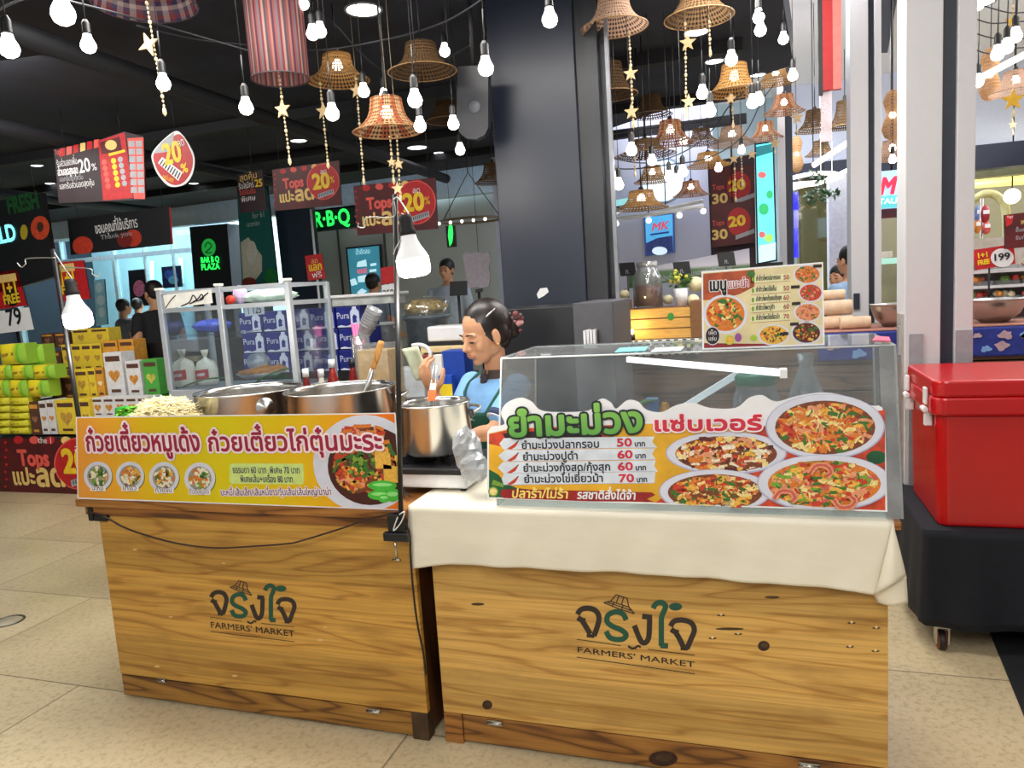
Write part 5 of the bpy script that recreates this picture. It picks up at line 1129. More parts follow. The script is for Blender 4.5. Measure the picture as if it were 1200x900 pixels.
# shirt, sleeves, collar
sh = MB(); rings(sh, [(z, a+.014, b+.014, x) for z, a, b, x in SEC[:-2]]+[(-.016, .072, .11, -.016)], T)
mR = SR+(ER-SR)*.62; mL = SL+(EL-SL)*.66
limb(sh, [SR+V((0, 0, .006)), (SR+mR)/2, mR], [.060, .058, .060]); limb(sh, [SL+V((0, 0, .006)), (SL+mL)/2, mL], [.062, .062, .064])
blue = M('shirt_blue', (122, 172, 222), .8, var=.07, scale=18, bump=.5, dist=.008); shirt = fused(sh, 'shirt', blue, lady, .006, 5)
for m_, S_, E_, r in ((mR, SR, ER, .0605), (mL, SL, EL, .0645)):
    d = (E_-S_).normalized(); MB().tube([m_-d*.004, m_+d*.026], [r, r*.99], 0, 20).build('sleeve_cuff', M('cuff_navy', (44, 58, 92), .8), shirt); MB().tube([m_+d*.0262, m_+d*.030], [r*1.005]*2, 0, 20).build('cuff_edge', M('cuff_white', (214, 220, 230), .8), shirt)
col = M('collar_brown', (72, 58, 54), .8); colw = M('collar_edge', (220, 224, 228), .8); green = M('apron_green', (14, 78, 64), .8, var=.12, scale=20, bump=.3)
mb = MB(); 
for k in (-1, 1):
    mb.grid(lambda u, v, k=k: T(-.018+(.060+.026*v)*math.cos((.12+u*2.9)*k), (.066+.028*v)*math.sin((.12+u*2.9)*k), .022-.05*v-.03*v*(1-u)**2), 14, 4)
mb.build('collar', col, shirt, solid=.003)
mb = MB(); mb.tube([T(-.018+.0875*math.cos(-.12-u*2.2), .0955*math.sin(-.12-u*2.2), -.029-.03*(1-u*.75)**2) for u in [i/10 for i in range(11)]], .0022, 0, 6); mb.build('collar_edging', colw, shirt)
MB().grid(lambda u, v: T(.058+.05*v+.004*math.sin(u*3.14), (u-.5)*.045*(1-v*.4), .0-.13*v+.005), 6, 8).build('placket', M('placket_dark', (40, 36, 46), .8), shirt, solid=.003)
# apron: bib wrapped on the chest, skirt, two straps round the neck
def surf(z, ang, off):
    for i in range(len(SEC)-1):
        z0, a0, b0, x0 = SEC[i]; z1, a1, b1, x1 = SEC[i+1]
        if z0 <= z <= z1: f = (z-z0)/(z1-z0); return T(x0+(x1-x0)*f+(a0+(a1-a0)*f+off)*math.cos(ang), (b0+(b1-b0)*f+off)*math.sin(ang), z)
    z0, a0, b0, x0 = SEC[0]; return T(x0+(a0+off)*math.cos(ang), (b0+off)*math.sin(ang), z)
ap = MB(); ap.grid(lambda u, v: surf(-.155-.26*v, (u-.5)*(1.15+1.3*min(1, v*2.2)), .027+.004*math.sin(u*25)*v), 24, 16)
ap.grid(lambda u, v: surf(-.415-.045*min(1, v*3), (u-.5)*2.45, .028+.03*v)+V((0, 0, -.36*max(0, v-.1))), 24, 10)
apr = ap.build('apron', green, lady, solid=.003)
for k in (-1, 1):
    mb = MB(); mb.grid(lambda u, v, k=k: surf(-.158+.138*u, k*(.50+.42*u+(v-.5)*.32), .030-.012*u) if u < .98 else T(-.02, k*(.09+(v-.5)*.03), .012), 12, 2); mb.build('neck_strap', green, apr, solid=.003)
mb = MB(); pe = Pl(surf(-.27, -.12, .034), TF)
for pts in ([(549, 482), (553, 488), (551, 494)], [(555, 483), (552, 489), (556, 493)], [(547, 488), (551, 490)], [(553, 479), (552, 484)]): pstroke(mb, pe, pts, 1.2, 0, .004)
mb.build('emblem', M('emblem_pale', (196, 214, 204), .7), apr)
mb = MB()
for k in (-1, 1):
    limb(mb, [T(0, .085*k, -.44), T(.01, .09*k, -NZ*.62), T(0, .09*k, .10-NZ)], [.098, .074, .056])
mb.ball(T(0, 0, -.46), (.115, .16, .10), 0, 20, 12, Matrix((TF, TL, V((0, 0, 1)))).transposed()); fused(mb, 'trousers', M('trousers_dark', (34, 38, 50), .8), lady, .009, 3)
for k in (-1, 1):
    mb = MB(); limb(mb, [T(-.035, .092*k, .045-NZ), T(.05, .096*k, .042-NZ), T(.135, .102*k, .036-NZ)], [.043, .041, .035]); o = fused(mb, 'shoe', M('shoe_black', (24, 24, 26), .5), lady, .008, 2)
# what she holds
hu = (atY(494, 430, 2.90)-WR).normalized(); c0 = WR+hu*.10+V((.012, .0, .0))
t = thing('food_packet', 'pale green packet held up in the hand of the vendor', 'packet', c0)
mb = MB(); u_ = (atY(484, 418, 2.9)-atY(497, 446, 2.92)).normalized(); mb.grid(lambda u, v: atY(497, 446, 2.975)+u_*(.16*v)+V((.075*(u-.5), .02*math.sin(u*3), .012*math.sin(v*7)*(u-.5))), 8, 8); mb.build('wrap', M('packet_green', (196, 204, 176), .5, var=.1), t, solid=.014)

# ---- people in the background, each one figure with hair and clothes
def bystander(label, px, py_head, Y, h, yaw, shirt, legs, group=None, hairc=(28, 22, 22), seat=False, skin=SKIN):
    top = atY(px, py_head, Y); s = top.z/1.70 if not seat else h/1.70; x0, y0 = top.x, top.y; f = V((math.cos(yaw), math.sin(yaw), 0)); l = V((-f.y, f.x, 0)); b0 = V((x0, y0, 0 if not seat else top.z-h))
    t = thing('person', label, 'person', (x0, y0, b0.z), group)
    def P(x, y, z): return b0+(f*x+l*y+V((0, 0, z)))*s
    mb = MB(); rings(mb, [(z, a, b, x) for z, a, b, x in ((.86, .11, .16, 0), (1.0, .10, .14, 0), (1.18, .115, .16, 0), (1.34, .10, .185, 0), (1.40, .07, .15, -.01), (1.44, .05, .06, -.01))], P, n=18)
    R3 = Matrix((f, l, V((0, 0, 1)))).transposed(); L_, R_ = head_into(mb, P(.02, 0, 1.585), f, l, V((0, 0, 1)), s)
    limb(mb, [P(-.015, 0, 1.40), P(0, 0, 1.52)], [.055*s, .052*s])
    for k in (-1, 1):
        if seat: limb(mb, [P(0, .09*k, .88), P(.40, .1*k, .86), P(.42, .1*k, .44)], [.085*s, .06*s, .045*s])
        else: limb(mb, [P(0, .09*k, .88), P(.01, .095*k, .48), P(0, .1*k, .07)], [.09*s, .062*s, .042*s]); limb(mb, [P(-.04, .1*k, .04), P(.14, .11*k, .035)], [.038*s, .032*s])
        limb(mb, [P(0, .19*k, 1.34), P(.0, .25*k, 1.08), P(.20, .2*k, .98)], [.052*s, .042*s, .03*s]); hand_into(mb, P(.20, .2*k, .98), f-V((0, 0, .1)), V((0, 0, -1)), k, s, (.3, .4, .4))
    bd_ = fused(mb, 'body', skin, t, .011, 2); face_parts(L_, R_, s, bd_)
    mb = MB(); mb.ball(L_(-.022, 0, .038), (.1*s, .082*s, .096*s), 0, 16, 12, R3); mb.ball(L_(-.05, 0, -.015), (.055*s, .07*s, .05*s), 0, 12, 8, R3); fused(mb, 'hair', M('hair_%d' % hairc[0], hairc, .5), t, .012, 2)
    mb = MB(); rings(mb, [(.84, .125, .172, 0), (1.0, .118, .158, 0), (1.18, .13, .175, 0), (1.34, .115, .2, 0), (1.40, .085, .165, -.01), (1.425, .066, .085, -.01)], P, n=18)
    for k in (-1, 1): limb(mb, [P(0, .19*k, 1.345), P(.0, .225*k, 1.2)], [.065*s, .058*s])
    fused(mb, 'shirt', shirt, t, .013, 3)
    mb = MB()
    for k in (-1, 1):
        if seat: limb(mb, [P(0, .09*k, .88), P(.40, .1*k, .86), P(.42, .1*k, .46)], [.1*s, .075*s, .06*s])
        else: limb(mb, [P(0, .09*k, .88), P(.01, .095*k, .48), P(0, .1*k, .09)], [.105*s, .078*s, .062*s])
    mb.ball(P(0, 0, .87), (.12*s, .165*s, .09*s), 0, 14, 10, R3); fused(mb, 'trousers', legs, t, .014, 2)
    return t
camo = M('camo', (96, 98, 78), .8, var=.6, scale=12); jean = M('jeans', (52, 62, 84), .8)
bystander('man in a black shirt and camouflage trousers beyond the yellow boxes', 179, 330, 6.7, 1.7, 2.9, M('shirt_black', (22, 22, 26), .8), camo)
bystander('shopper in a grey top standing left of the man in black', 143, 351, 9.2, 1.65, 1.2, M('shirt_grey', (116, 120, 130), .8), jean)
bystander('shopper in a white top just left of the man in black', 160, 350, 10.4, 1.65, 1.9, M('shirt_white', (214, 216, 220), .8), jean)
bystander('customer in a light blue shirt standing by the paper rolls', 997, 288, 6.9, 1.7, 2.4, M('shirt_sky', (150, 182, 216), .8), jean)
bystander('dark haired customer in a navy top beyond the menu board', 983, 311, 7.6, 1.65, -2.2, M('shirt_navy', (40, 52, 96), .8), jean)
bystander('person in a blue grey shirt in front of the teal drinks screen', 436, 321, 8.6, 1.6, 1.4, M('shirt_bluegrey', (120, 136, 156), .8), jean)
bystander('person in a pale shirt beyond the lamp bulb and the black monitor', 523, 304, 8.8, 1.65, -1.6, M('shirt_pale', (170, 186, 200), .8), jean)
# ================================================================ shop displays and the far side of the hall
pyel = M('promo_yellow', (246, 206, 40), .5); pgold = M('promo_gold', (236, 200, 120), .5); pred = M('promo_red', (190, 28, 34), .5, var=.15); pmar = M('promo_maroon', (84, 16, 22), .5, var=.35, scale=6); ppink = M('promo_pink', (232, 90, 80), .5); pblk = M('promo_black', (22, 20, 26), .5); pwht = WHITEP; pgrey = M('promo_grey', (170, 172, 180), .5)
PM = [pmar, pred, pyel, pgold, ppink, pblk, pwht, pgrey]
def board(name, label, cat, quad, Y, mat, th=.02, group=None, side=None):
    pl = PY(Y); t = thing(name, label, cat, (pl.at(*quad[0])+pl.at(*quad[2]))/2, group)
    MB().prism([pl.at(*p) for p in quad], (0, th, 0), 0, 1).build('board', [mat, side or pblk], t); return t, pl
def hang(par, px, py, Y, off=0.):
    a = atY(px, py, Y); MB().tube([a+V((0, .01, 0)), V((a.x, a.y+.01, CEIL))], .003, 0, 6).build('hanging_wire', blackp, par)
def tops(mb, pl, x0, y0, w, h, sl, full=True):
    """promotion artwork: word mark, gold line, round 20 tag with barcode"""
    def q(u, v): return (x0+u*w, y0+v*h+u*w*sl)
    for k in range(7): pq(mb, pl, ellpx(q(.02+.01*(k % 2), .1+.13*k), w*.014, w*.014, 8), 1, .004)
    for k in range(5): pq(mb, pl, ellpx(q(.15+.16*k, .05), w*.05, h*.07, 10), (1, 4, 1, 3, 1)[k], .003)
    text(mb, 'Tops', pl, q(.16, .50), q(.47, .50), h*.30, 4, off=.008, bold=h*.012)
    text(mb, 'แปะ', pl, q(.10, .84), q(.33, .84), h*.30, 3, off=.008, bold=h*.010); text(mb, 'ลด', pl, q(.34, .86), q(.64, .86), h*.42, 3, off=.008, bold=h*.016)
    c = q(.76, .46); r = h*.44; rx = min(r, w*.235)
    pq(mb, pl, ellpx(c, rx*1.06, r*1.05), 6 if False else 4, .010); pq(mb, pl, ellpx(c, rx, r), 1, .013)
    text(mb, '20', pl, q(.61, .62), q(.87, .62), h*.46, 2, off=.02, bold=h*.02)
    text(mb, 'ลด', pl, q(.72, .26), q(.82, .26), h*.15, 6, off=.02); text(mb, '%', pl, q(.87, .52), q(.94, .52), h*.2, 2, off=.02)
    bx, by = q(.68, .76); 
    pq(mb, pl, [(bx, by), (bx+w*.24, by-h*.14), (bx+w*.25, by-h*.02), (bx+w*.01, by+h*.12)], 7, .018)
    for k in range(9): f = .02+.024*k; pq(mb, pl, [(bx+w*f, by-h*.14*f/.24+h*.015), (bx+w*(f+.010), by-h*.14*(f+.01)/.24+h*.015), (bx+w*(f+.016), by-h*.14*f/.24+h*.085), (bx+w*(f+.006), by-h*.14*f/.24+h*.085)], 5, .022)

# ---------------------------------------------------------------- grocery display at the left
YD = 5.0
xL, xR = -7.3, -4.55
base_z = atY(45, 513, YD).z
t = thing('display_stand', 'dark stepped display stand fronted by a red promotion panel', 'shelf', (-6, 5.4, 0))
MB().box((xL, YD, 0), (xR, YD+.45, base_z)).build('bottom_tier', blackp, t)
tz = [atY(100, 468, 5.32).z, atY(100, 436, 5.6).z, atY(100, 405, 5.85).z]
for i, z in enumerate(tz): MB().box((atY(30, 450, 5.3).x, 5.3+.27*i, 0), (xR-.1, 5.3+.27*(i+1), z)).build('tier', blackp, t)
pl = PY(YD-.012); pp = MB().box((xL, YD-.012, .0), (xR, YD, base_z-.01)).build('promotion_panel', pmar, t)
mb = MB(); tops(mb, pl, 4, 512, 116, 66, .01); text(mb, 'the 1', pl, (45, 519), (62, 520), 8, 6, off=.01); mb.build('printed_promotion', PM, pp)
PK = {'brown': (M('carton_brown', (92, 58, 46), .5, var=.15), M('carton_tan', (150, 104, 76), .5, var=.3)), 'yellow': (M('carton_yellow', (236, 206, 60), .5, var=.08), M('carton_biscuit', (196, 152, 66), .5, var=.4, scale=60)), 'white': (M('carton_white', (226, 224, 226), .5), M('carton_amber', (206, 140, 60), .5, var=.4, scale=50)), 'green': (M('carton_green', (80, 168, 70), .5, var=.1), M('carton_lime', (196, 190, 80), .5, var=.4, scale=40)), 'orange': (M('carton_orange', (226, 160, 60), .5, var=.15), M('carton_cream', (240, 226, 190), .5, var=.2))}
def carton(label, x0, y0, x1, y1, Y, kind, hearts=1, dep=.16, name='carton', group=None):
    a = atY((x0+x1)/2, y1, Y); b = atY((x0+x1)/2, y0, Y); xa, xb = atY(x0, (y0+y1)/2, Y).x, atY(x1, (y0+y1)/2, Y).x
    t = thing(name, label, 'box', ((xa+xb)/2, Y, a.z), group); m0, m1 = PK[kind]; MB().box((xa+.004, Y, a.z), (xb-.004, Y+dep, b.z)).build('box', m0, t, bevel=.003)
    h = b.z-a.z; w = (xb-xa)/hearts
    for k in range(hearts):
        c = V((xa+w*(k+.5), Y, a.z+h*.48)); r = min(w*.3, h*.24); mb = MB(); pl = [c+V((r*1.0*(16*math.sin(q)**3)/16, -.0015, r*(13*math.cos(q)-5*math.cos(2*q)-2*math.cos(3*q)-math.cos(4*q))/16)) for q in [2*math.pi*i/18 for i in range(18)]]
        mb.prism(pl, (0, .001, 0)); mb.build('biscuit_picture', m1, t)
        mb = MB(); mb.box((c.x-w*.38, Y-.0015, a.z+h*.8), (c.x+w*.38, Y, a.z+h*.92)); mb.build('print_band', PK['brown'][0] if kind != 'brown' else PK['orange'][0], t); mb = MB(); mb.box((c.x-w*.25, Y-.0015, a.z+h*.1), (c.x+w*.25, Y, a.z+h*.17)); mb.build('print_band', PK['brown'][0] if kind != 'brown' else PK['orange'][0], t)
    return t
tea = grad('packet_tea', [(.0, (120, 186, 40)), (.3, (228, 212, 40)), (.72, (240, 218, 50)), (.95, (96, 178, 44)), (1.2, (150, 196, 60))], 0, .3)
teaf = M('packet_flat', (214, 206, 50), .4, var=.35, scale=9)
mark = M('packet_mark', (150, 120, 40), .5, var=.5, scale=30)
def packet(label, x0, y0, x1, y1, Y, flat=False, group=None):
    a = atY((x0+x1)/2, y1, Y); b = atY((x0+x1)/2, y0, Y); xa, xb = atY(x0, (y0+y1)/2, Y).x, atY(x1, (y0+y1)/2, Y).x; cx, h, w = (xa+xb)/2, b.z-a.z, xb-xa
    t = thing('tea_packet', label, 'packet', (cx, Y, a.z), group); mb = MB()
    def f(u, v):
        x, z = (u-.5)*2, (v-.5)*2; d = .05*(1-abs(x)**4)*(1-abs(z)**4)+.004*math.sin(u*20)*math.sin(v*9); return V((cx+x*w*.49, Y-d*.8, a.z+h*v))
    mb.grid(f, 8, 6); mb.grid(lambda u, v: V((cx-(u-.5)*w*.98, Y+.12+.01*math.sin(u*3), a.z+h*v)), 4, 4)
    mb.add([(cx-w*.49, Y, a.z), (cx-w*.49, Y+.12, a.z), (cx-w*.49, Y+.12, a.z+h), (cx-w*.49, Y, a.z+h), (cx+w*.49, Y, a.z), (cx+w*.49, Y+.12, a.z), (cx+w*.49, Y+.12, a.z+h), (cx+w*.49, Y, a.z+h)], [(0, 1, 2, 3), (4, 7, 6, 5), (3, 2, 6, 7), (0, 4, 5, 1)], 0)
    b_ = mb.build('packet', teaf if flat else tea, t)
    mb = MB(); mb.add([V(f(u, v))-V((0, .003, 0)) for u, v in ((.2, .38), (.66, .46), (.66, .6), (.2, .52))], [(0, 1, 2, 3)], 0); mb.build('brand_mark', mark, b_)
Yp = 5.08; ORD = ('leftmost', 'second from the left', 'third from the left')
rows = [('top row', 403, 427, ((0, 31),)), ('second row', 428, 444, ((-2, 14), (14, 39), (39, 65))), ('third row', 445, 465, ((-6, 12), (12, 33), (33, 58)))]
for nm, y0, y1, xs in rows:
    for i, (a, b) in enumerate(xs): packet('green and yellow tea packet, %s in the %s' % (ORD[i], nm), a, y0, b, y1, Yp)
packet('green and yellow tea packet standing alone between the top pile and the brown cartons', 30, 404, 52, 427.5, Yp+.14)
yy = [466, 475, 483.5, 492, 500.5, 509.5]
for r in range(5):
    for i, (a, b) in enumerate(((-4, 12), (12, 34))): packet('yellow flat packet lying in the front stack, %s column, layer %s from the top' % (('left', 'right')[i], ('first', 'second', 'third', 'fourth', 'lowest')[r]), a, yy[r], b, yy[r+1]-.6, Yp-.02, True)
carton('tall dark brown carton beside the flat yellow packets', 35, 471, 47, 510, 5.06, 'brown'); carton('narrow brown and white carton, second in the bottom row', 47, 470, 56, 509, 5.06, 'white'); carton('narrow brown and white carton, third in the bottom row', 56, 469, 65, 509, 5.06, 'white'); carton('yellow biscuit carton in the bottom row touching the lamp pole', 66, 469, 90, 509, 5.06, 'yellow'); carton('yellow and white carton right of the lamp pole in the bottom row', 94, 468, 107, 508, 5.06, 'yellow')
t2 = 5.31
carton('brown carton left of the lamp pole in the second tier', 59, 436, 73, 468, t2, 'brown'); carton('brown carton touching the lamp pole in the second tier', 74, 437, 87, 468, t2, 'brown'); carton('yellow biscuit carton right of the lamp pole in the second tier', 88, 433, 104, 467, t2, 'yellow'); carton('slim yellow carton beside the white carton in the second tier', 104, 432, 113, 467, t2, 'yellow'); carton('slim yellow and white carton in the second tier', 113, 431, 122, 466, t2, 'orange')
carton('tall white carton with a brown picture in the second tier', 123, 413, 145, 465, t2, 'white'); carton('white carton with an amber picture beside the green carton', 148, 423, 166, 464, t2, 'white'); carton('green carton at the right end of the display stand', 168, 421, 186, 463, t2, 'green')
carton('long white tray of small boxes at the front of the display', 108, 466, 175, 488, 5.1, 'white', 5); carton('low green and orange carton below the green carton', 177, 466, 198, 484, 5.1, 'green', 2)
t3 = 5.6
carton('brown carton in the third tier above the tea packets', 55, 412, 72, 436, t3, 'brown'); carton('wide yellow carton with four biscuit pictures in the third tier', 73, 403, 120, 435, t3, 'yellow', 4); carton('yellow and white carton right of the four biscuit carton', 121, 399, 139, 434, t3, 'orange'); carton('orange and white carton at the right of the third tier', 140, 398, 158, 433, t3, 'orange')
t4 = 5.88
carton('dark brown carton on the top tier, left of the lamp bulb', 48, 391, 63, 407, t4, 'brown'); carton('dark brown carton on the top tier beside the lamp bulb', 64, 390, 79, 407, t4, 'brown'); carton('pale yellow carton on the top tier behind the glowing bulb', 84, 385, 128, 405, t4, 'yellow', 2)

# ---------------------------------------------------------------- blue water packs behind the glass cabinet
YW2 = 4.5; tb = thing('pallet_stand', 'low dark stand under the blue water packs', 'stand', (-3.6, 4.7, 0)); zb_ = atY(350, 436, YW2).z
xa_, xb_ = atY(282, 400, YW2).x, atY(425, 400, YW2).x; MB().box((xa_-.05, YW2-.02, 0), (xb_+.05, YW2+.4, zb_-.002)).build('stand_body', blackp, tb)
wb = M('pack_navy', (22, 34, 124), .4, var=.15, scale=12); wbl = M('bottle_white', (206, 216, 236), .3, var=.1)
p0 = None; RW = ('lowest', 'middle', 'top'); CW = ('first', 'second', 'third', 'fourth', 'fifth'); pw = (xb_-xa_)/5; ph = (atY(350, 362, YW2).z-zb_)/3
t = thing('water_pack', 'x', 'pack', (0, 0, 0)); MB().box((.003, 0, .001), (pw-.003, .26, ph-.004)).build('wrap', wb, t, bevel=.006)
for x in (.76,):
    mb = MB(); cx = pw*x; w = pw*.17; mb.prism([V((cx+sx*w, -.002, ph*z)) for sx, z in ((-1, .06), (1, .06), (1, .72), (.45, .86), (.45, .96), (-.45, .96), (-.45, .86), (-1, .72))], (0, .0015, 0)); b_ = mb.build('bottle_picture', wbl, t); mb = MB(); mb.prism([V((cx+sx*w*.5, -.003, ph*z)) for sx, z in ((-1, .2), (1, .25), (.6, .35), (1, .5), (-.2, .6), (-1, .5))], (0, .001, 0)); mb.build('bottle_label', wb, b_)
mb = MB(); mb.prism([V((pw*x, -.002, ph*z)) for x, z in ((.05, .02), (.95, .02), (.95, .10), (.8, .06), (.6, .14), (.4, .07), (.2, .13), (.05, .08))], (0, .0015, 0)); mb.build('snow_print', wbl, t)
mb = MB(); _pl = Pl((0, 0, 0)); lay, W_ = layout('Pura'); sx = pw*.5/W_
for ch, x0, dy in lay:
    g = glyph(ch); mb.add([V((pw*.05+(x0+a)*sx, -.0025, ph*.42+b*ph*.42)) for a, b in g[0]], g[1], 0)
mb.build('pack_lettering', wbl, t)
for r in range(3):
    for c in range(5):
        loc = (xa_+pw*c+(.0 if r != 1 else .012), YW2+.004*((r*c) % 3), zb_+ph*r); lb = 'dark blue shrink wrapped water pack, %s from the left in the %s row' % (CW[c], RW[r])
        if r == 0 and c == 0: t.location = loc; ORI[t] = V(loc); t['label'] = lb; t['group'] = 'blue water packs in a wall'
        else: dup(t, loc, lb)
# tray of clear clamshells above the water packs
zt_ = zb_+3*ph+.002; xq = atY(385, 355, YW2).x
t = thing('lidded_tray', 'white covered trays lying on the blue water packs', 'tray', (xq, YW2+.15, zt_)); mb = MB(); rbox(mb, xq, YW2+.02, xq+.48, YW2+.24, zt_, zt_+.055, .03); mb.build('tray', M('tray_grey', (176, 180, 176), .4, var=.3, scale=9), t); mb = MB(); rbox(mb, xq-.02, YW2+.0, xq+.5, YW2+.26, zt_+.055, zt_+.075, .03); mb.build('lid', whitep, t, bevel=.004)
# counter behind the vendor with her things
YK = 3.95; zk = atY(480, 466, YK).z
t = thing('back_counter', 'steel topped back counter behind the vendor', 'counter', (-1.9, 4.1, 0)); MB().box((-2.25, YK, zk-.04), (-1.47, YK+.6, zk)).build('worktop', inox, t, bevel=.004); MB().box((-2.23, YK+.02, 0), (-1.49, YK+.58, zk-.04)).build('cabinet', M('counter_brown', (120, 92, 66), .5), t)
def onk(x0, y0, x1, y1, Y, name, label, cat, mat, dep=.12, z0=None, bev=.004, part='body'):
    xa, xb = atY(x0, (y0+y1)/2, Y).x, atY(x1, (y0+y1)/2, Y).x; za = zk+.001 if z0 is None else z0; zb = atY((x0+x1)/2, y0, Y).z
    t = thing(name, label, cat, ((xa+xb)/2, Y, za)); MB().box((xa, Y, za), (xb, Y+dep, zb)).build(part, mat, t, bevel=bev); return t
t = onk(459, 433, 497, 466, YK+.02, 'steel_bin', 'pale steel box on the back counter beside the lamp pole', 'box', M('steel_pale', (206, 212, 216), .35, .2), .2)
t = onk(519, 411, 545, 458, YK+.1, 'blue_pack', 'royal blue pack standing behind the shoulder of the vendor', 'pack', M('royal_blue', (28, 66, 160), .45, var=.15), .14, part='pack')
t = onk(496, 416, 509, 466, YK+.22, 'red_pack', 'dark red meat coloured pack on the back counter', 'pack', M('pack_red', (140, 44, 52), .4, var=.5, scale=40), .06, part='pack')
t = onk(509, 416, 519, 466, YK+.08, 'white_carton', 'white and cream milk carton beside the royal blue pack', 'carton', M('carton_ivory', (232, 228, 220), .5, var=.06), .07, part='carton')
t = onk(514, 440, 530, 466, YK+.03, 'sponge_box', 'blue and yellow box low on the back counter', 'box', M('box_blueyellow', (30, 80, 190), .45), .05); x0, x1 = atY(515, 455, YK+.028).x, atY(530, 455, YK+.028).x; MB().box((x0, YK+.026, zk+.002), (x1, YK+.03, atY(520, 451, YK).z)).build('yellow_band', M('band_yellow', (236, 206, 40), .5), t)
t = onk(493, 406, 545, 417, YK+.3, 'wooden_board', 'pale wooden board lying on the packs of the back counter', 'board', M('board_pale', (226, 202, 150), .5, var=.1), .18, z0=atY(520, 413, YK+.3).z, part='plank')
z0 = atY(515, 413, YK+.36).z; 
for x in (497, 541): MB().box((atY(x, 420, YK+.36).x-.01, YK+.34, zk+.001), (atY(x, 420, YK+.36).x+.01, YK+.4, atY(520, 413, YK+.3).z)).build('prop', M('board_pale'), t)
t = thing('tape_dispenser', 'white curved tape dispenser left of the vendor, above the food packet', 'dispenser', atY(496, 408, YK+.05)); q = [atY(x, y, YK+.05) for x, y in ((483, 405), (492, 404), (500, 407), (504, 413), (504, 419))]
mb = MB(); mb.tube(spl(q), [.012]*33 if False else .012, 0, 10); mb.build('arm', whitep, t); mb = MB(); a = q[-1]; mb.box((a.x-.02, YK+.02, zk+.001), (a.x+.014, YK+.08, a.z)); mb.build('stand', whitep, t, bevel=.004)
t = onk(500, 400, 547, 408, YK+.36, 'printer', 'white receipt printer on a black base behind the vendor', 'printer', M('printer_black', (26, 27, 32), .4), .2, z0=atY(520, 407.5, YK+.36).z, part='base'); xa, xb = atY(501, 390, YK+.36).x, atY(546, 390, YK+.36).x; z0 = atY(520, 400, YK+.36).z
MB().box((xa, YK+.35, z0+.001), (xb, YK+.54, atY(520, 382, YK+.36).z)).build('cover', whitep, t, bevel=.012)
Ym = 5.1
for nm, x0, y0, x1, y1, lb in (('monitor', 527, 329, 546, 347, 'small black monitor on a stand behind the head of the vendor'), ('card_holder', 557, 338, 564, 343, 'small black card holder on a thin stem beside the pillar')):
    t = thing(nm, lb, nm.replace('_', ' '), atY((x0+x1)/2, 400, Ym)); pl = PY(Ym); MB().prism([pl.at(x0, y0+1), pl.at(x1, y0), pl.at(x1, y1-1), pl.at(x0, y1)], (0, .03, 0)).build('screen', blackp, t); c = (x0+x1)/2; a = pl.at(c, y1-1); MB().tube([a+V((0, .015, 0)), V((a.x, Ym+.015, 1.0))], .012, 0, 8).build('stem', blackp, t)
    MB().lathe([(0, .02), (.05, .02), (.06, 0)], (a.x, Ym+.015, .99), 16).build('foot', blackp, t)
t = thing('service_counter', 'dark service counter behind the back counter', 'counter', (-2.1, 5.2, 0)); MB().box((-2.95, 4.98, 0), (-1.6, 5.4, .99)).build('body', M('service_dark', (54, 58, 68), .5), t, bevel=.005)
# cake dome and clear tubs near the bulb
c = atY(492, 366, 5.05); t = thing('cake_dome', 'clear domed container of yellow and red snacks below the lamp bulb', 'container', (c.x, 5.15, .99)); hgt = atY(492, 350, 5.1).z-.99; z0 = atY(492, 370, 5.1).z-.99
MB().lathe([(0, 0), (.16, 0), (.16, z0-.04), (.2, z0-.02), (.2, z0), (0, z0)], (c.x, 5.16, .991), 24).build('pedestal', M('pedestal_grey', (110, 120, 130), .3, var=.2), t); MB().lathe([(.19, z0), (.19, z0+.1), (.15, hgt), (0, hgt+.02)], (c.x, 5.16, .991), 24).build('dome', clear, t)
mb = crumple((c.x, 5.16, .991+z0+.06), (.16, .12, .055), 41, amp=.3, flat=.992+z0); mb.build('snacks', M('snack_mix', (214, 170, 80), .5, var=.6, scale=24), t)
for k, (px, pw_) in enumerate(((448, 16),)):
    c = atY(px, 395, 5.05); r = .06+.02*(k == 0); t = thing('clear_tub', ('clear tall tub behind the leaning cups', 'clear tall tub behind the lamp pole')[k], 'tub', (c.x, 5.12, .99)); MB().lathe([(0, 0), (r, 0), (r, .36), (r*.9, .4), (r*.86, .4), (r*.94, .36), (r*.94, .01), (0, .01)], (c.x, 5.12, .991), 20).build('tub', clearbag, t); MB().lathe([(r*.96, .0), (r*.96, .02), (0, .02)], (c.x, 5.12, 1.391), 20).build('lid', whitep, t)

# ---------------------------------------------------------------- shop fronts at the back, left half
framew = M('frame_white', (206, 222, 228), .5); teal = M('glow_teal', (120, 206, 206), .5, em=.25, emc=(150, 226, 230)); 
Yf = 11.0
sf = struct('window_1', MB().prism([atY(x, y, Yf) for x, y in ((24, 288), (270, 262), (270, 420), (24, 430))], (0, .01, 0)), glass('shop_glass', (214, 236, 238), .05, .02), 'teal glass shop front at the back left', 'window')
mb = MB()
for a, b, w in (((25, 285), (32, 425), 3), ((82, 268), (90, 420), 2), ((142, 275), (149, 420), 4), ((181, 270), (185, 420), 2), ((214, 266), (218, 420), 2)):
    p, q = atY(*a, Yf-.02), atY(*b, Yf-.02); mb.box((q.x-w*.008, Yf-.06, 0), (q.x+w*.008, Yf+.02, p.z))
for y0, y1 in ((286, 264), (312, 292)): p, q = atY(25, y0, Yf), atY(270, y1, Yf); mb.box((p.x, Yf-.05, p.z-.04), (q.x, Yf, p.z+.04))
struct('window_frame', mb, framew, parent=sf)
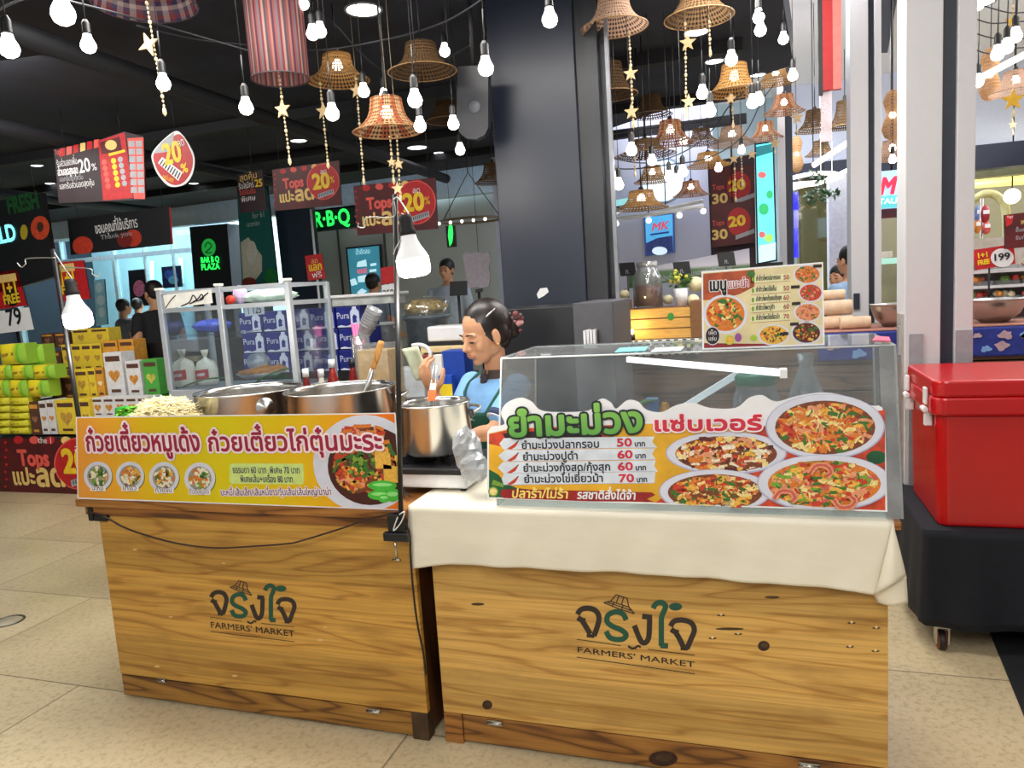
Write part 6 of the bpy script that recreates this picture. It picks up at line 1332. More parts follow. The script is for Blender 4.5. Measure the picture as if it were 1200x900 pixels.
def poster(name, label, quad, Y, mat, arts=(), th=.03, cat='poster'):
    t, pl = board(name, label, cat, quad, Y, mat, th); mb = MB(); mats = []
    for k, (pts, m) in enumerate(arts):
        if m not in mats: mats.append(m)
        pq(mb, pl, pts, mats.index(m), .01+.004*k)
    if arts: mb.build('printed_art', mats, t)
    return t, pl
pkm = M('art_pink', (206, 110, 140), .5, var=.4, scale=20); blm = M('art_blue', (60, 100, 190), .5, var=.5, scale=12); skm = M('art_sky', (110, 190, 230), .5, var=.2)
poster('wall_poster', 'dark poster with a pink figure on the far teal shop front', [(150, 317), (172, 315), (174, 358), (153, 360)], Yf-.032, pblk, [(ellpx((163, 338), 7, 10, 12), pkm)]); poster('wall_poster', 'dark blue poster with bright shapes near the black sign wall', [(189, 313), (211, 311), (213, 336), (191, 338)], Yf-.032, M('poster_navy', (28, 40, 80), .5), [(ellpx((200, 322), 8, 6, 12), blm), (ellpx((203, 328), 6, 5, 12), skm)])
poster('door_decal', 'tall pale blue decal on the far left glass door', [(110, 328), (122, 327), (126, 380), (113, 382)], Yf-.032, M('decal_sky', (150, 200, 214), .5), [(ellpx((116, 337), 4, 6, 12), framew), (ellpx((118, 352), 5, 6, 12), framew), (ellpx((119, 366), 4, 6, 12), framew)])
for k, (x, y0, y1, lb) in enumerate(((179, 306, 350, 'thin upright white light in the far shop, left of the dark blue poster'), (213, 302, 332, 'thin upright white light in the far shop beside the black sign wall'))):
    tag(MB().tube([atY(x, y1, 12.95), atY(x-1, y0, 12.95)], .045, 0, 8).build('tube_light', M('tube_glow', (200, 240, 240), .4, em=1.2)), lb, 'lamp')
# black wall with the green round emblem
gl = M('neon_green', (40, 240, 90), .4, em=1.3); t, pl = board('sign_wall', 'black wall with a green round emblem and green sign letters', 'sign', [(222, 266), (266, 262), (272, 336), (228, 340)], 10.2, M('signwall_black', (24, 28, 34), .6), .3)
mb = MB(); pq(mb, pl, ellpx((244.5, 290), 8.3, 10.5, 24), 0, .03); mb.build('emblem', [M('emblem_green', (36, 150, 60), .5, em=.35, emc=(40, 200, 80))], t)
mb = MB(); pstroke(mb, pl, [(240, 290), (243, 284), (248, 288), (244, 293), (241, 296), (248, 296)], 1.2, 0, .02); text(mb, 'BAR B Q', pl, (235.5, 308), (257, 306.5), 7.5, 1, off=.05, bold=.25); text(mb, 'PLAZA', pl, (236, 316.5), (257.5, 315), 8, 1, off=.05, bold=.25); mb.build('sign_letters', [pblk, gl], t)
x = atY(247, 340, 10.3).x; MB().box((x-.35, 10.25, 0), (x+.45, 10.45, atY(247, 338, 10.3).z)).build('wall_base', M('signwall_black'), t)
# teal poster with drink art
t, pl = poster('tall_poster', 'tall teal green poster with a pale drink picture', [(277, 214), (312, 208), (326, 336), (284, 340)], 9.2, M('poster_teal', (20, 104, 100), .5, var=.1), [([(282, 284), (291, 278), (307, 300), (307, 318), (298, 330), (285, 330)], M('art_cream', (214, 214, 196), .5, var=.1)), (ellpx((295, 296), 6, 14, 14), M('art_white', (226, 226, 214), .5)), (ellpx((318, 325), 8, 12, 14), M('art_green', (30, 130, 60), .5, var=.3)), (ellpx((292, 331), 9, 6, 14), M('art_redbrown', (130, 50, 40), .5, var=.4, scale=30))])
mb = MB(); text(mb, 'เปิดรับสมัคร', pl, (285, 247), (308, 244), 8, 0, off=.06); text(mb, 'for 61', pl, (296, 256), (311, 254), 8, 0, off=.06); text(mb, 'uonin', pl, (289, 266), (305, 264), 8, 0, off=.06); mb.build('poster_lettering', [M('letter_mint', (190, 220, 210), .5)], t)
x = atY(300, 340, 9.22); MB().box((x.x-.25, 9.21, 0), (x.x+.25, 9.24, x.z)).build('poster_base', M('poster_teal'), t)
t, pl = board('wall_panel', 'dark navy partition between the teal poster and the grey shop wall', 'partition', [(322, 246), (362, 240), (374, 364), (336, 368)], 9.6, M('panel_navy', (36, 46, 66), .6), .15); x = atY(355, 366, 9.65); MB().box((x.x-.25, 9.61, 0), (x.x+.22, 9.72, x.z)).build('panel_base', M('panel_navy'), t)
# grey shop wall with green lettering and a teal screen
struct('wall_back_1', MB().box((atY(362, 300, 10.6).x, 10.6, 0), (-1.6, 10.75, 3.1)), M('shopwall_grey', (172, 176, 168), .6, var=.05, scale=2), 'grey green wall of the grill shop behind the left stall', 'wall')
mb = MB()
for x in (398, 452): p = atY(x, 300, 10.58); mb.box((p.x-.012, 10.57, .0), (p.x+.012, 10.6, atY(x, 268, 10.58).z))
struct('trim_6', mb, M('seam_dark', (70, 72, 70), .6), 'dark upright seams in the grey shop wall', 'trim')
t, pl = board('shop_sign', 'dark sign box with glowing green letters above the grey shop wall', 'sign', [(362, 247), (417, 240), (419, 266), (365, 272)], 10.3, M('sign_darkgreen', (16, 52, 44), .5), .12); mb = MB(); text(mb, '·R·B·Q', pl, (364, 267), (434, 259), 22, 0, off=.03, bold=.5, wide=.78); mb.build('sign_letters', [gl], t); hang(t, 370, 246, 10.34); hang(t, 414, 241, 10.34)
scr = M('screen_teal', (70, 150, 172), .4, em=.35, var=.25, scale=3, emc=(70, 160, 186)); scw = M('screen_ice', (190, 232, 240), .4, em=.7)
t, pl = poster('drinks_screen', 'teal lit screen with white drink artwork on the grey shop wall', [(405, 290), (446, 286), (449, 346), (411, 350)], 10.5, M('screen_frame', (24, 34, 42), .4), [([(407, 292), (444, 288), (447, 343), (412, 347)], scr), ([(419, 307), (429, 304), (430, 312), (418, 313)], scw), ([(418, 316), (430, 314), (430, 320), (419, 321)], M('screen_pink', (220, 130, 160), .4, em=.4)), ([(419, 324), (429, 322), (430, 330), (420, 331)], scw), ([(434, 309), (441, 308), (441, 311), (434, 312)], scw), ([(433, 316), (441, 315), (441, 318), (433, 319)], scw), ([(410, 328), (416, 326), (419, 333), (412, 335)], scw), ([(418, 343), (424, 338), (430, 341), (424, 346)], scw)], cat='screen')
mb = MB(); text(mb, 'น้ำอัดลม', pl, (417, 298.5), (434, 296.5), 7, 0, off=.08); mb.build('screen_lettering', [scw], t)
# glass and pole shapes left of the pillar
t, pl = board('paper_shape', 'pale lilac scalloped paper cutout hanging beside the black pillar', 'decoration', [(543+2*math.cos(i*.8)*0+ (16 if False else 0), 300) for i in range(0)] or [(542, 299), (546, 295), (552, 297), (558, 295), (566, 297), (573, 295), (575, 304), (573, 314), (575, 324), (573, 335), (566, 337), (558, 336), (550, 338), (545, 335), (546, 325), (544, 312)], 7.5, M('paper_lilac', (214, 206, 220), .6), .01); hang(t, 560, 296, 7.5)
t = thing('round_rack', 'dark hanging ring rack with small white lights left of the pillar', 'rack', atY(548, 258, 7.6)); c = atY(552, 258, 7.6); mb = MB(); mb.tube([c+V((.34*math.cos(a), .3*math.sin(a), .0)) for a in [2*math.pi*i/32 for i in range(33)]], .014, 0, 8); mb.build('ring', M('ring_brown', (110, 96, 80), .5), t); MB().tube([c+V((-.34, 0, 0)), c+V((0, 0, .5)), c+V((.34, 0, 0))], .006, 0, 6).build('suspension', blackp, t); MB().tube([c+V((0, 0, .5)), V((c.x, c.y, CEIL))], .006, 0, 6).build('hanging_wire', blackp, t)
for k in range(5): MB().ball(c+V((-.28+.13*k, -.22, -.025)), .018, 0, 8, 6).build('lamp_spot', M('spot_glow', (255, 250, 240), em=2), t)
t, pl = board('neon_sign', 'small black sign with a green neon bottle left of the black pillar', 'sign', [(522, 265), (532, 264), (534, 289), (524, 290)], 9.0, pblk, .05); mb = MB(); pq(mb, pl, [(526, 264), (530, 264), (531, 274), (530, 284), (527, 289), (525, 276)], 0, .03); mb.build('neon_bottle', [gl], t); hang(t, 528, 265, 9.0)

# ---------------------------------------------------------------- hanging promotion boards
t, pl = board('hanging_sign', 'round red hanging tag with a yellow 20 and a barcode', 'sign', sm([(178, 180), (190, 165), (204, 154), (212, 156), (222, 170), (228, 185), (226, 203), (218, 215), (206, 219), (196, 217), (186, 206), (180, 194)]), 4.6, WHITEP, .012); mb = MB()
RT_ = [(180, 181), (191, 170), (206, 158), (214, 160), (221, 172), (226, 186), (224, 201), (216, 213), (206, 217), (197, 214), (188, 205), (182, 194)]; pq(mb, pl, sm(RT_), 1, .002); pq(mb, pl, [(179, 180), (190, 166), (204, 155), (203, 166), (196, 178)], 7, .004)
text(mb, 'ลด', pl, (209, 173), (217, 169.5), 11, 6, off=.008); text(mb, '20', pl, (193, 193), (214, 188), 27, 2, off=.008, bold=.9); text(mb, '%', pl, (213, 203), (221, 201), 12, 2, off=.008, bold=.4)
pq(mb, pl, [(185, 191), (190, 184), (214, 202), (209, 212)], 6, .006)
for k in range(8): f = k/8+.04; pq(mb, pl, [(186+23*f, 191.5+19*f), (187.3+23*f, 192.5+19*f), (191+22.5*f, 186.5+17.5*f), (190+22.5*f, 185.6+17.5*f)], 5, .009)
text(mb, 'แปะลด', pl, (190, 209), (203, 214), 7, 2, off=.008); mb.build('printed_tag', PM, t); hang(t, 204, 156, 4.6)
t, pl = board('hanging_sign', 'wide dark and red hanging board with prize circles, topmost at the left', 'sign', [(63, 176), (116, 164), (145, 154), (168, 160), (170, 234), (121, 236), (69, 238)], 4.9, M('promo_night', (46, 26, 34), .5, var=.3, scale=5), .014); mb = MB()
pq(mb, pl, [(115, 165), (146, 155), (156, 232), (121, 235)], 1, .003); pq(mb, pl, [(149, 162), (168, 161), (170, 233), (157, 233)], 4, .004)
for r in range(7):
    for c in range(2): prect(mb, pl, 150.5+8.6*c+r*.5, 165+9*r, 157.5+8.6*c+r*.5, 172+9*r, 7, .007)
pq(mb, pl, [(117, 167), (140, 160), (143, 176), (119, 181)], 0, .006); pq(mb, pl, ellpx((130, 170), 7, 6, 12), 3, .008); pq(mb, pl, [(127, 180), (146, 175), (147, 178), (128, 183)], 2, .008)
for r in range(5):
    for c in range(3): pq(mb, pl, ellpx((122+8*c+r*1.2+(3 if c else 0), 190+7*r-c*1.6), 3, 3.4, 10), (4, 2, 7)[c], .009)
for k in range(6): pq(mb, pl, [(70+8*k, 174-2*k), (76+8*k, 173-2*k), (76+8*k, 182-2*k), (70+8*k, 184-2*k)], (1, 4, 1, 3, 1, 4)[k], .003)
text(mb, 'Tops', pl, (65, 182), (72, 180), 7, 4, off=.012); text(mb, 'รับส่วนลดเพิ่ม', pl, (67, 196), (91, 192), 8.5, 6, off=.012); text(mb, 'ส่วนลดสูงสุด', pl, (68, 206), (92, 203), 9, 6, off=.012, bold=.2); text(mb, '20', pl, (93, 203), (107, 200), 17, 6, off=.012, bold=.3); text(mb, '%', pl, (108, 200), (114, 199), 9, 6, off=.012); text(mb, 'แลกซื้อได้ทุกวัน', pl, (70, 213), (98, 210), 6, 7, off=.012); text(mb, 'แลกรับส่วนลดสุดคุ้ม', pl, (70, 222), (111, 217), 7.5, 6, off=.012); mb.build('printed_board', PM, t); hang(t, 75, 176, 4.9); hang(t, 140, 158, 4.9)
t, pl = board('hanging_sign', 'long black thank you board with tomato pictures', 'sign', [(79, 257), (198, 242), (201, 286), (83, 299)], 6.2, M('promo_coal', (20, 20, 26), .5, var=.3), .02); mb = MB(); tm = [M('tomato', (196, 64, 44), .35, var=.2), M('tomato_dark', (120, 34, 28), .4), WHITEP, pgrey, pred]
for cx, cy, rx, ry, m in ((97, 288, 12, 11, 0), (146, 281, 9, 9, 1), (156, 279, 10, 10, 0)): pq(mb, pl, clipq(ellpx((cx, cy), rx, ry, 20), [(79, 257), (198, 242), (201, 286), (83, 299)]), m, .006+.001*m)
pq(mb, pl, [(198, 243), (200, 242.8), (203, 285.6), (201, 286)], 4, .004); text(mb, 'ขอบคุณที่ใช้บริการ', pl, (112, 274), (162, 266), 13, 2, off=.014, bold=.1); text(mb, 'Thank you', pl, (118, 281), (155, 275.5), 6, 3, off=.014); mb.build('printed_board', tm, t); hang(t, 90, 256, 6.2); hang(t, 190, 244, 6.2)
cy = M('neon_cyan', (120, 240, 250), .4, em=1.3); t, pl = board('shop_sign', 'black sign with cyan ELD letters and vegetable pictures at the left edge', 'sign', [(-30, 240), (48, 226), (64, 324), (-30, 352)], 5.9, M('sign_coal', (18, 20, 24), .5), .06); mb = MB(); gm = [cy, M('sign_green', (20, 74, 34), .5, var=.3), M('papaya', (190, 66, 34), .5, var=.3), M('papaya_seed', (60, 30, 20), .6), M('lemon', (170, 150, 40), .5)]
text(mb, 'FIELD', pl, (-18, 289), (20, 281), 20, 0, off=.02, bold=.5); text(mb, 'FRESH', pl, (10, 251), (47, 243), 20, 1, off=.02, bold=.8); pq(mb, pl, ellpx((47, 267), 11, 14, 20), 2, .01); pq(mb, pl, ellpx((47, 266), 4, 6, 14), 3, .014); pq(mb, pl, ellpx((28, 272), 4.5, 9, 14), 4, .01); mb.build('sign_art', gm, t); hang(t, 40, 228, 5.9); hang(t, 5, 234, 5.9)
for lb, q, Y, in (('red promotion board with a large 20, left of the dark folded board', [(319, 199), (397, 188), (400, 240), (322, 247)], 5.6), ('red promotion board with a large 20 directly above the bright lamp bulb', [(414, 218), (510, 208), (513, 268), (419, 276)], 5.2)):
    t, pl = board('hanging_sign', lb, 'sign', q, Y, pmar, .014); mb = MB(); x0, y0 = q[0]; w = q[1][0]-q[0][0]; h = q[3][1]-q[0][1]; tops(mb, pl, x0+1, y0+1, w-1, h-2, (q[1][1]-q[0][1])/w); mb.build('printed_board', PM, t); hang(t, q[0][0]+8, q[0][1]-1, Y); hang(t, q[1][0]-8, q[1][1]+1, Y)
t, pl = board('hanging_sign', 'dark narrow promotion board above the teal poster', 'sign', [(277, 205), (307, 199), (313, 246), (281, 250)], 5.9, M('promo_night'), .014); mb = MB()
text(mb, 'สุดคุ้ม', pl, (281, 213), (302, 208), 9, 3, off=.01); text(mb, 'รับสมัคร', pl, (280, 222), (298, 219), 8, 6, off=.01); text(mb, '25', pl, (299, 219), (308, 218), 10, 2, off=.01, bold=.2); text(mb, 'โปรโมชั่น', pl, (281, 229), (300, 226), 7, 4, off=.01); text(mb, 'พิเศษ', pl, (283, 237), (300, 234), 7, 6, off=.01); mb.build('printed_board', PM, t); hang(t, 295, 202, 5.9)
def price(label, quad, Y, txt, p0, p1, em, mats=(WHITEP, M('ink_black')), top=None, stand=True):
    t, pl = board('price_sign', label, 'sign', quad, Y, mats[0], .008); mb = MB(); text(mb, txt, pl, p0, p1, em, 0, off=.01, bold=em*.02); mb.build('figures', [mats[1]], t); return t, pl
for lb, q, Y in (('red 1+1 FREE board at the left edge over the 79 price card', [(-6, 320), (20, 316), (32, 358), (-6, 363)], 5.9), ('red 1+1 FREE board partly behind the left lamp pole', [(62, 308), (98, 305), (106, 350), (68, 354)], 6.0)):
    t, pl = board('promotion_sign', lb, 'sign', q, Y, pred, .012); mb = MB(); x0, y0 = q[0][0]+6, q[0][1]
    pq(mb, pl, [(x0-4, y0+3), (x0+18, y0), (x0+20, y0+9), (x0-2, y0+12)], 3, .004); pq(mb, pl, ellpx((x0+14, y0+28), 9, 11, 16), 5, .005); text(mb, '1+1', pl, (x0+3, y0+26), (x0+22, y0+23), 15, 2, off=.012, bold=.5); text(mb, 'FREE', pl, (x0+5, y0+37), (x0+24, y0+33.5), 11, 2, off=.012, bold=.4); mb.build('printed_board', PM, t); a = pl.at((q[2][0]+q[3][0])/2, q[2][1]); MB().tube([a+V((0, .02, .02)), V((a.x, a.y+.02, tz[2] if Y > 5.95 else 0))], .008, 0, 6).build('post', blackp, t)
t, pl = price('white price card reading 79 at the left edge', [(-4, 365), (34, 360), (40, 386), (-2, 391)], 5.7, '79', (9, 382), (27, 379), 20); a = pl.at(20, 388); MB().tube([a+V((0, .012, .01)), V((a.x, a.y+.012, 0))], .008, 0, 6).build('post', blackp, t)
t, pl = price('small white price card reading 259 beside the right lamp pole', [(447, 334), (464, 332), (465, 347), (448, 349)], 5.3, '259', (449, 346.5), (462, 345), 8); a = pl.at(455, 348); MB().tube([a+V((0, .012, .005)), V((a.x, a.y+.012, .99))], .006, 0, 6).build('post', blackp, t); q_ = board('promo_card', 'small red promotion card above the 259 price card', 'sign', [(446, 314), (464, 311), (465, 331), (447, 333)], 5.3, pred, .008)[0]; MB().tube([atY(455, 333, 5.31), atY(455, 322, 5.31)], .004, 0, 6).build('post', blackp, q_)
t, pl = board('promotion_sign', 'small red sign with yellow and white letters on a thin white pole', 'sign', [(357, 300), (377, 297), (382, 326), (361, 329)], 6.4, pred, .01); mb = MB(); text(mb, 'ลด', pl, (365, 309), (373, 307.5), 7, 3, off=.01); text(mb, 'แลก', pl, (362, 318), (378, 315.5), 11, 2, off=.01, bold=.3); text(mb, 'ฟรี', pl, (366, 326), (378, 324), 8, 6, off=.01); mb.build('printed_board', PM, t); a = pl.at(370, 328); MB().tube([V((a.x, 6.43, 0)), V((a.x, 6.43, pl.at(364, 245).z))], .012, 0, 8).build('pole', M('pole_white', (206, 212, 216), .4), t)

# ---------------------------------------------------------------- stall behind the display case
YS = 4.95; ZS = 1.2; xs0, xs1 = -1.05, 2.6
t = thing('market_stall', 'wooden plank market stall behind the clear display case', 'stall', (.8, 5.3, 0))
st = wood('stall_wood', (120, 92, 70), (104, 78, 58), (66, 46, 34), planks=9)
for k in range(7): MB().box((xs0, YS+.03, .02+.165*k), (xs1, YS+.055, .175+.165*k)).build('front_plank', st, t)
for x in (xs0+.02, .3, 1.5, xs1-.06): MB().box((x, YS+.056, 0), (x+.05, YS+.11, ZS-.03)).build('leg', st, t)
MB().box((xs0-.02, YS, ZS-.03), (xs1, YS+.8, ZS)).build('top_board', st, t); MB().box((xs0, YS+.74, .02), (xs1, YS+.76, ZS-.03)).build('back_board', st, t)
def cloth2(name, label, x0, x1, drop, m, base=0.):
    mb = MB(); mb.grid(lambda u, v: V((x0+(x1-x0)*u, YS+.5*(1-v/.4)-.006, ZS+.003+base)) if v < .4 else V((x0+(x1-x0)*u, YS-.008-.008*math.sin(u*30)*(v-.4), ZS+.003+base-drop*(v-.4)/.6)), 40, 20); return tag(mb.build(name, m, solid=.002), label, 'cloth')
def checker(name, c1, c2, sc):
    m = bpy.data.materials.new(name); m.use_nodes = True; nt = m.node_tree; b = nt.nodes['Principled BSDF']; ck = nt.nodes.new('ShaderNodeTexChecker'); ck.inputs['Scale'].default_value = sc; ck.inputs[1].default_value = lin(c1)+(1,); ck.inputs[2].default_value = lin(c2)+(1,); tc = nt.nodes.new('ShaderNodeTexCoord'); mp = nt.nodes.new('ShaderNodeMapping'); mp.inputs['Location'].default_value = (.013, .017, .011); nt.links.new(tc.outputs['Object'], mp.inputs[0]); nt.links.new(mp.outputs[0], ck.inputs[0]); nt.links.new(ck.outputs[0], b.inputs['Base Color']); b.inputs['Roughness'].default_value = .8; return m
cloth2('checked_cloth', 'black and white checked cloth at the left end of the plank stall', xs0+.02, atY(822, 395, YS).x, .10, checker('check_bw', (220, 218, 210), (30, 28, 34), 38))
bx0 = atY(958, 395, YS).x
blc = cloth2('blue_cloth', 'royal blue cloth with pale blotches on the front of the plank stall', bx0, xs1-.02, .17, M('cloth_royal', (30, 44, 130), .7, var=.2)); 
mb = MB(); rn = random.Random(6)
for k in range(22):
    x = bx0+.06+1.5*rn.random()*1.2; z = ZS-.03-.12*rn.random(); r = rn.uniform(.015, .045); pts = [V((x+r*(1+.3*math.sin(a*3+k))*math.cos(a), YS-.0175, z+.7*r*(1+.3*math.cos(a*4+k))*math.sin(a))) for a in [2*math.pi*i/14 for i in range(14)]]
    if x < xs1-.1: mb.prism(pts, (0, .001, 0), k % 2)
mb.build('pale_blotches', [M('blotch_sky', (120, 160, 214), .7), M('blotch_pink', (180, 150, 160), .7)], blc)
mb = MB(); mb.box((bx0-.0, YS+.0, ZS+.007), (xs1-.05, YS+.46, ZS+.013)); tag(mb.build('woven_mat', checker('mat_weave', (150, 96, 84), (176, 126, 110), 70)), 'reddish woven mat lying on the blue cloth of the stall', 'mat')
def bowl(px0, px1, py_rim, label):
    Y = YS+.24; a, b = atY(px0, py_rim, Y), atY(px1, py_rim, Y); r = (b.x-a.x)/2; c = V(((a.x+b.x)/2, Y, ZS+.014)); h = a.z-ZS-.014; t = thing('mixing_bowl', label, 'bowl', c)
    MB().lathe([(0, 0), (r*.42, 0), (r*.8, h*.38), (r*.97, h*.85), (r, h), (r*1.03, h), (r*.96, h*.97), (r*.78, h*.4), (r*.4, .006), (0, .006)], c, 40).build('bowl', inox, t)
bowl(1019, 1075, 357, 'steel mixing bowl standing beside the slim white column'); bowl(1128, 1203, 352, 'large steel mixing bowl standing right of the thick white column')
rollm = [M('roll_tan', (206, 178, 150), .7, var=.15, scale=20), M('roll_core', (170, 140, 110), .8)]
for k, (x0, y0, x1, y1, d, lb) in enumerate(((960, 370, 1000, 386, .1, 'lowest wrapped roll lying next to the menu board'), (984, 371, 1021, 386, .04, 'wrapped roll lying nearest the steel mixing bowl'), (958, 352, 999, 370, .12, 'thick wrapped roll in the middle of the pile'), (962, 340, 991, 352, .14, 'topmost slim wrapped roll in the pile'))):
    Y = YS+d+.1; a, b = atY(x0, (y0+y1)/2, Y), atY(x1, (y0+y1)/2-1, Y); zc_ = {0: 0, 1: 0, 2: 1, 3: 2}[k]; r = abs(atY(x0, y0, Y).z-atY(x0, y1, Y).z)*.48
    z = [ZS+.014+r, ZS+.014+r, None, None][k] or (a.z+b.z)/2
    t = thing('paper_roll', lb, 'roll', (a.x, Y, z-r)); MB().tube([V((a.x, Y, z)), V((a.x+.01, Y, z)), V((b.x-.01, Y+.03, z)), V((b.x, Y+.03, z))], [r*.94, r, r, r*.94], 0, 18).build('roll', rollm[0], t); MB().tube([V((b.x-.004, Y+.03, z)), V((b.x+.003, Y+.03, z))], r*.35, 0, 12).build('core', rollm[1], t)
# lit crate, jar of tea, plant, melons
def sx(px, py, Y): return atY(px, py, Y).x
Yc2 = YS+.05; z1 = atY(770, 361, Yc2).z
t = thing('display_crate', 'slatted wooden crate lit by a warm lamp on the checked cloth', 'crate', (sx(772, 380, Yc2), Yc2, ZS+.006)); xa, xb = sx(737, 375, Yc2), sx(810, 375, Yc2)
for k in range(3): h = (z1-ZS-.006)/3; MB().box((xa, Yc2, ZS+.006+h*k+.004), (xb, Yc2+.012, ZS+.006+h*(k+1)-.004)).build('slat', M('crate_wood', (226, 176, 92), .5, var=.15, scale=12, stretch=(1, 1, 8)), t)
MB().box((xa, Yc2+.013, ZS+.006), (xb, Yc2+.34, z1)).build('crate_body', M('crate_brown', (130, 90, 56), .6), t); pl = PY(Yc2-.001); mb = MB(); pq(mb, pl, ellpx((786, 371), 4, 4.5, 12), 0, .004); mb.build('leaf_mark', [M('leaf_mark', (60, 150, 60), .5)], t)
point('crate_lamp', (xa+.05, Yc2-.10, ZS+.10), 1.1, (1, .72, .35), .02)
t = thing('crate_spot', 'tiny warm spotlight glowing at the left end of the slatted crate', 'lamp', (xa+.02, Yc2-.09, ZS+.006)); MB().lathe([(0, .04), (.02, .04), (.022, 0), (0, 0)], (xa+.03, Yc2-.09, ZS+.012), 14).build('base', blackp, t); MB().ball((xa+.03, Yc2-.09, ZS+.068), .016, 0, 10, 8).build('bulb', M('spot_warm', (255, 220, 150), em=6), t)
c = V((sx(759, 340, Yc2+.16), Yc2+.16, z1)); hj = atY(759, 309, Yc2+.16).z-z1
t = thing('beverage_jar', 'large glass jar of reddish brown tea standing on the slatted crate', 'jar', c); r = (sx(777, 340, Yc2+.16)-sx(742, 340, Yc2+.16))/2
MB().lathe([(0, 0), (r, 0), (r, hj*.66), (r*.72, hj*.86), (r*.66, hj*.88), (r*.66, hj), (r*.6, hj), (r*.6, hj*.88), (r*.94, hj*.64), (r*.94, .01), (0, .01)], c+V((0, 0, .001)), 28).build('jar', clear, t); MB().lathe([(0, .014), (r*.92, .014), (r*.92, hj*.52), (0, hj*.52)], c, 28).build('tea', M('tea_red', (140, 52, 26), .15), t); MB().lathe([(r*.7, hj*.93), (r*.7, hj+.012), (0, hj+.012)], c+V((0, 0, .002)), 24).build('lid', glass('lid_glass', (206, 200, 190), .2, .1, cloud=.2), t)
c = V((sx(798, 345, Yc2+.14), Yc2+.14, z1)); hp = atY(798, 338, Yc2+.14).z-z1
t = thing('potted_plant', 'small bushy plant with yellow fruit in a white pot on the crate', 'plant', c); MB().lathe([(0, 0), (.036, 0), (.05, hp), (.045, hp), (.04, hp-.01), (0, hp-.01)], c+V((0, 0, .001)), 20).build('pot', whitep, t); mb = MB(); mf = MB(); rn = random.Random(9)
for i in range(150):
    d = V((rn.gauss(0, 1), rn.gauss(0, 1), rn.gauss(.2, .9))).normalized(); q = c+V((0, 0, hp+.05))+V((d.x*.075, d.y*.06, d.z*.07))*rn.uniform(.4, 1); s_ = d.orthogonal().normalized()*.011; mb.add([q-d*.014, q-s_, q+d*.018, q+s_], [(0, 1, 2, 3)], i % 2)
    if i % 9 == 0: mf.ball(q+d*.01, .013, 0, 8, 6)
mb.build('foliage', [M('leaf_dark', (44, 84, 36), .5), M('leaf_mid', (80, 120, 50), .5)], t); mf.build('fruit', M('fruit_yellow', (200, 190, 70), .4), t)
for k, (px, py, rr, lb) in enumerate(((815, 333, .055, 'pale round melon beside the potted plant, upper one'), (812, 352, .045, 'pale round melon beside the potted plant, lower one'), (783, 351, .035, 'small pale melon between the tea jar and the white pot'), (732, 345, .034, 'small pale fruit left of the tea jar'))):
    Y = Yc2+.26-.06*k*(k == 1); q = atY(px, py, Y); t = thing('melon', lb, 'fruit', (q.x, Y, q.z-rr)); MB().ball(q, (rr, rr, rr*.94), 0, 18, 12).build('melon', M('melon_pale', (220, 210, 170), .5, var=.1, scale=30), t); MB().tube([q+V((0, 0, rr*.9)), q+V((.004, 0, rr*1.12))], .005, 0, 6).build('stem', M('stem_green', (90, 110, 50), .6), t)
t = onk(809, 352, 823, 388, YS+.03, 'wooden_box', 'brown wooden box at the right end of the slatted crate', 'box', M('crate_brown'), .2, z0=ZS+.006)
onk(724, 352, 736.5, 388, Yc2+.2, 'fruit_box', 'dark wooden box under the small fruit left of the slatted crate', 'box', M('crate_brown'), .2, z0=ZS+.006).children[0]
for px, py, lb in ((735, 309, 'small black sign card on a stem left of the tea jar'), (799, 308, 'small black sign card on a stem behind the potted plant'), (851, 297, 'small black sign card on a stem above the menu board')):
    Y = YS+.5; q = atY(px, py, Y); t = thing('card_stand', lb, 'sign', (q.x, Y, ZS)); MB().obox(q-V((0, 0, .04)), V((.058, 0, .0)), V((0, .004, 0)), V((-.006, 0, .048))).build('card', pblk, t); MB().tube([q-V((0, 0, .08)), V((q.x, Y, ZS+.012))], .006, 0, 8).build('stem', pblk, t); MB().lathe([(0, .012), (.04, .012), (.045, 0), (0, 0)], (q.x, Y, ZS+.001), 16).build('foot', pblk, t)
    mb = MB(); text(mb, 'ก.', PY(Y-.005), (px-2, py+12), (px+3, py+11.5), 8, 0, off=.004); mb.build('chalk_mark', [pgrey], t)
q = [(735, 318), (878, 291), (879, 316), (737, 338)]; t, pl = board('landscape_banner', 'long banner picturing a green field under a grey sky', 'banner', q, YS+.72, grad('landscape', [(0, (48, 80, 40)), (.5, (84, 112, 74)), (.6, (186, 184, 196)), (1, (150, 148, 164))], 2, .06), .012); mb = MB(); text(mb, 'ผักสดจากฟาร์มของเกษตรกรไทย', pl, (776, 330), (858, 315), 9, 0, off=.012); mb.build('printed_text', [pgrey], t)
for px in (745, 870): a = pl.at(px, 322); MB().box((a.x-.012, YS+.735, ZS+.001), (a.x+.012, YS+.75, a.z)).build('post', pblk, t)

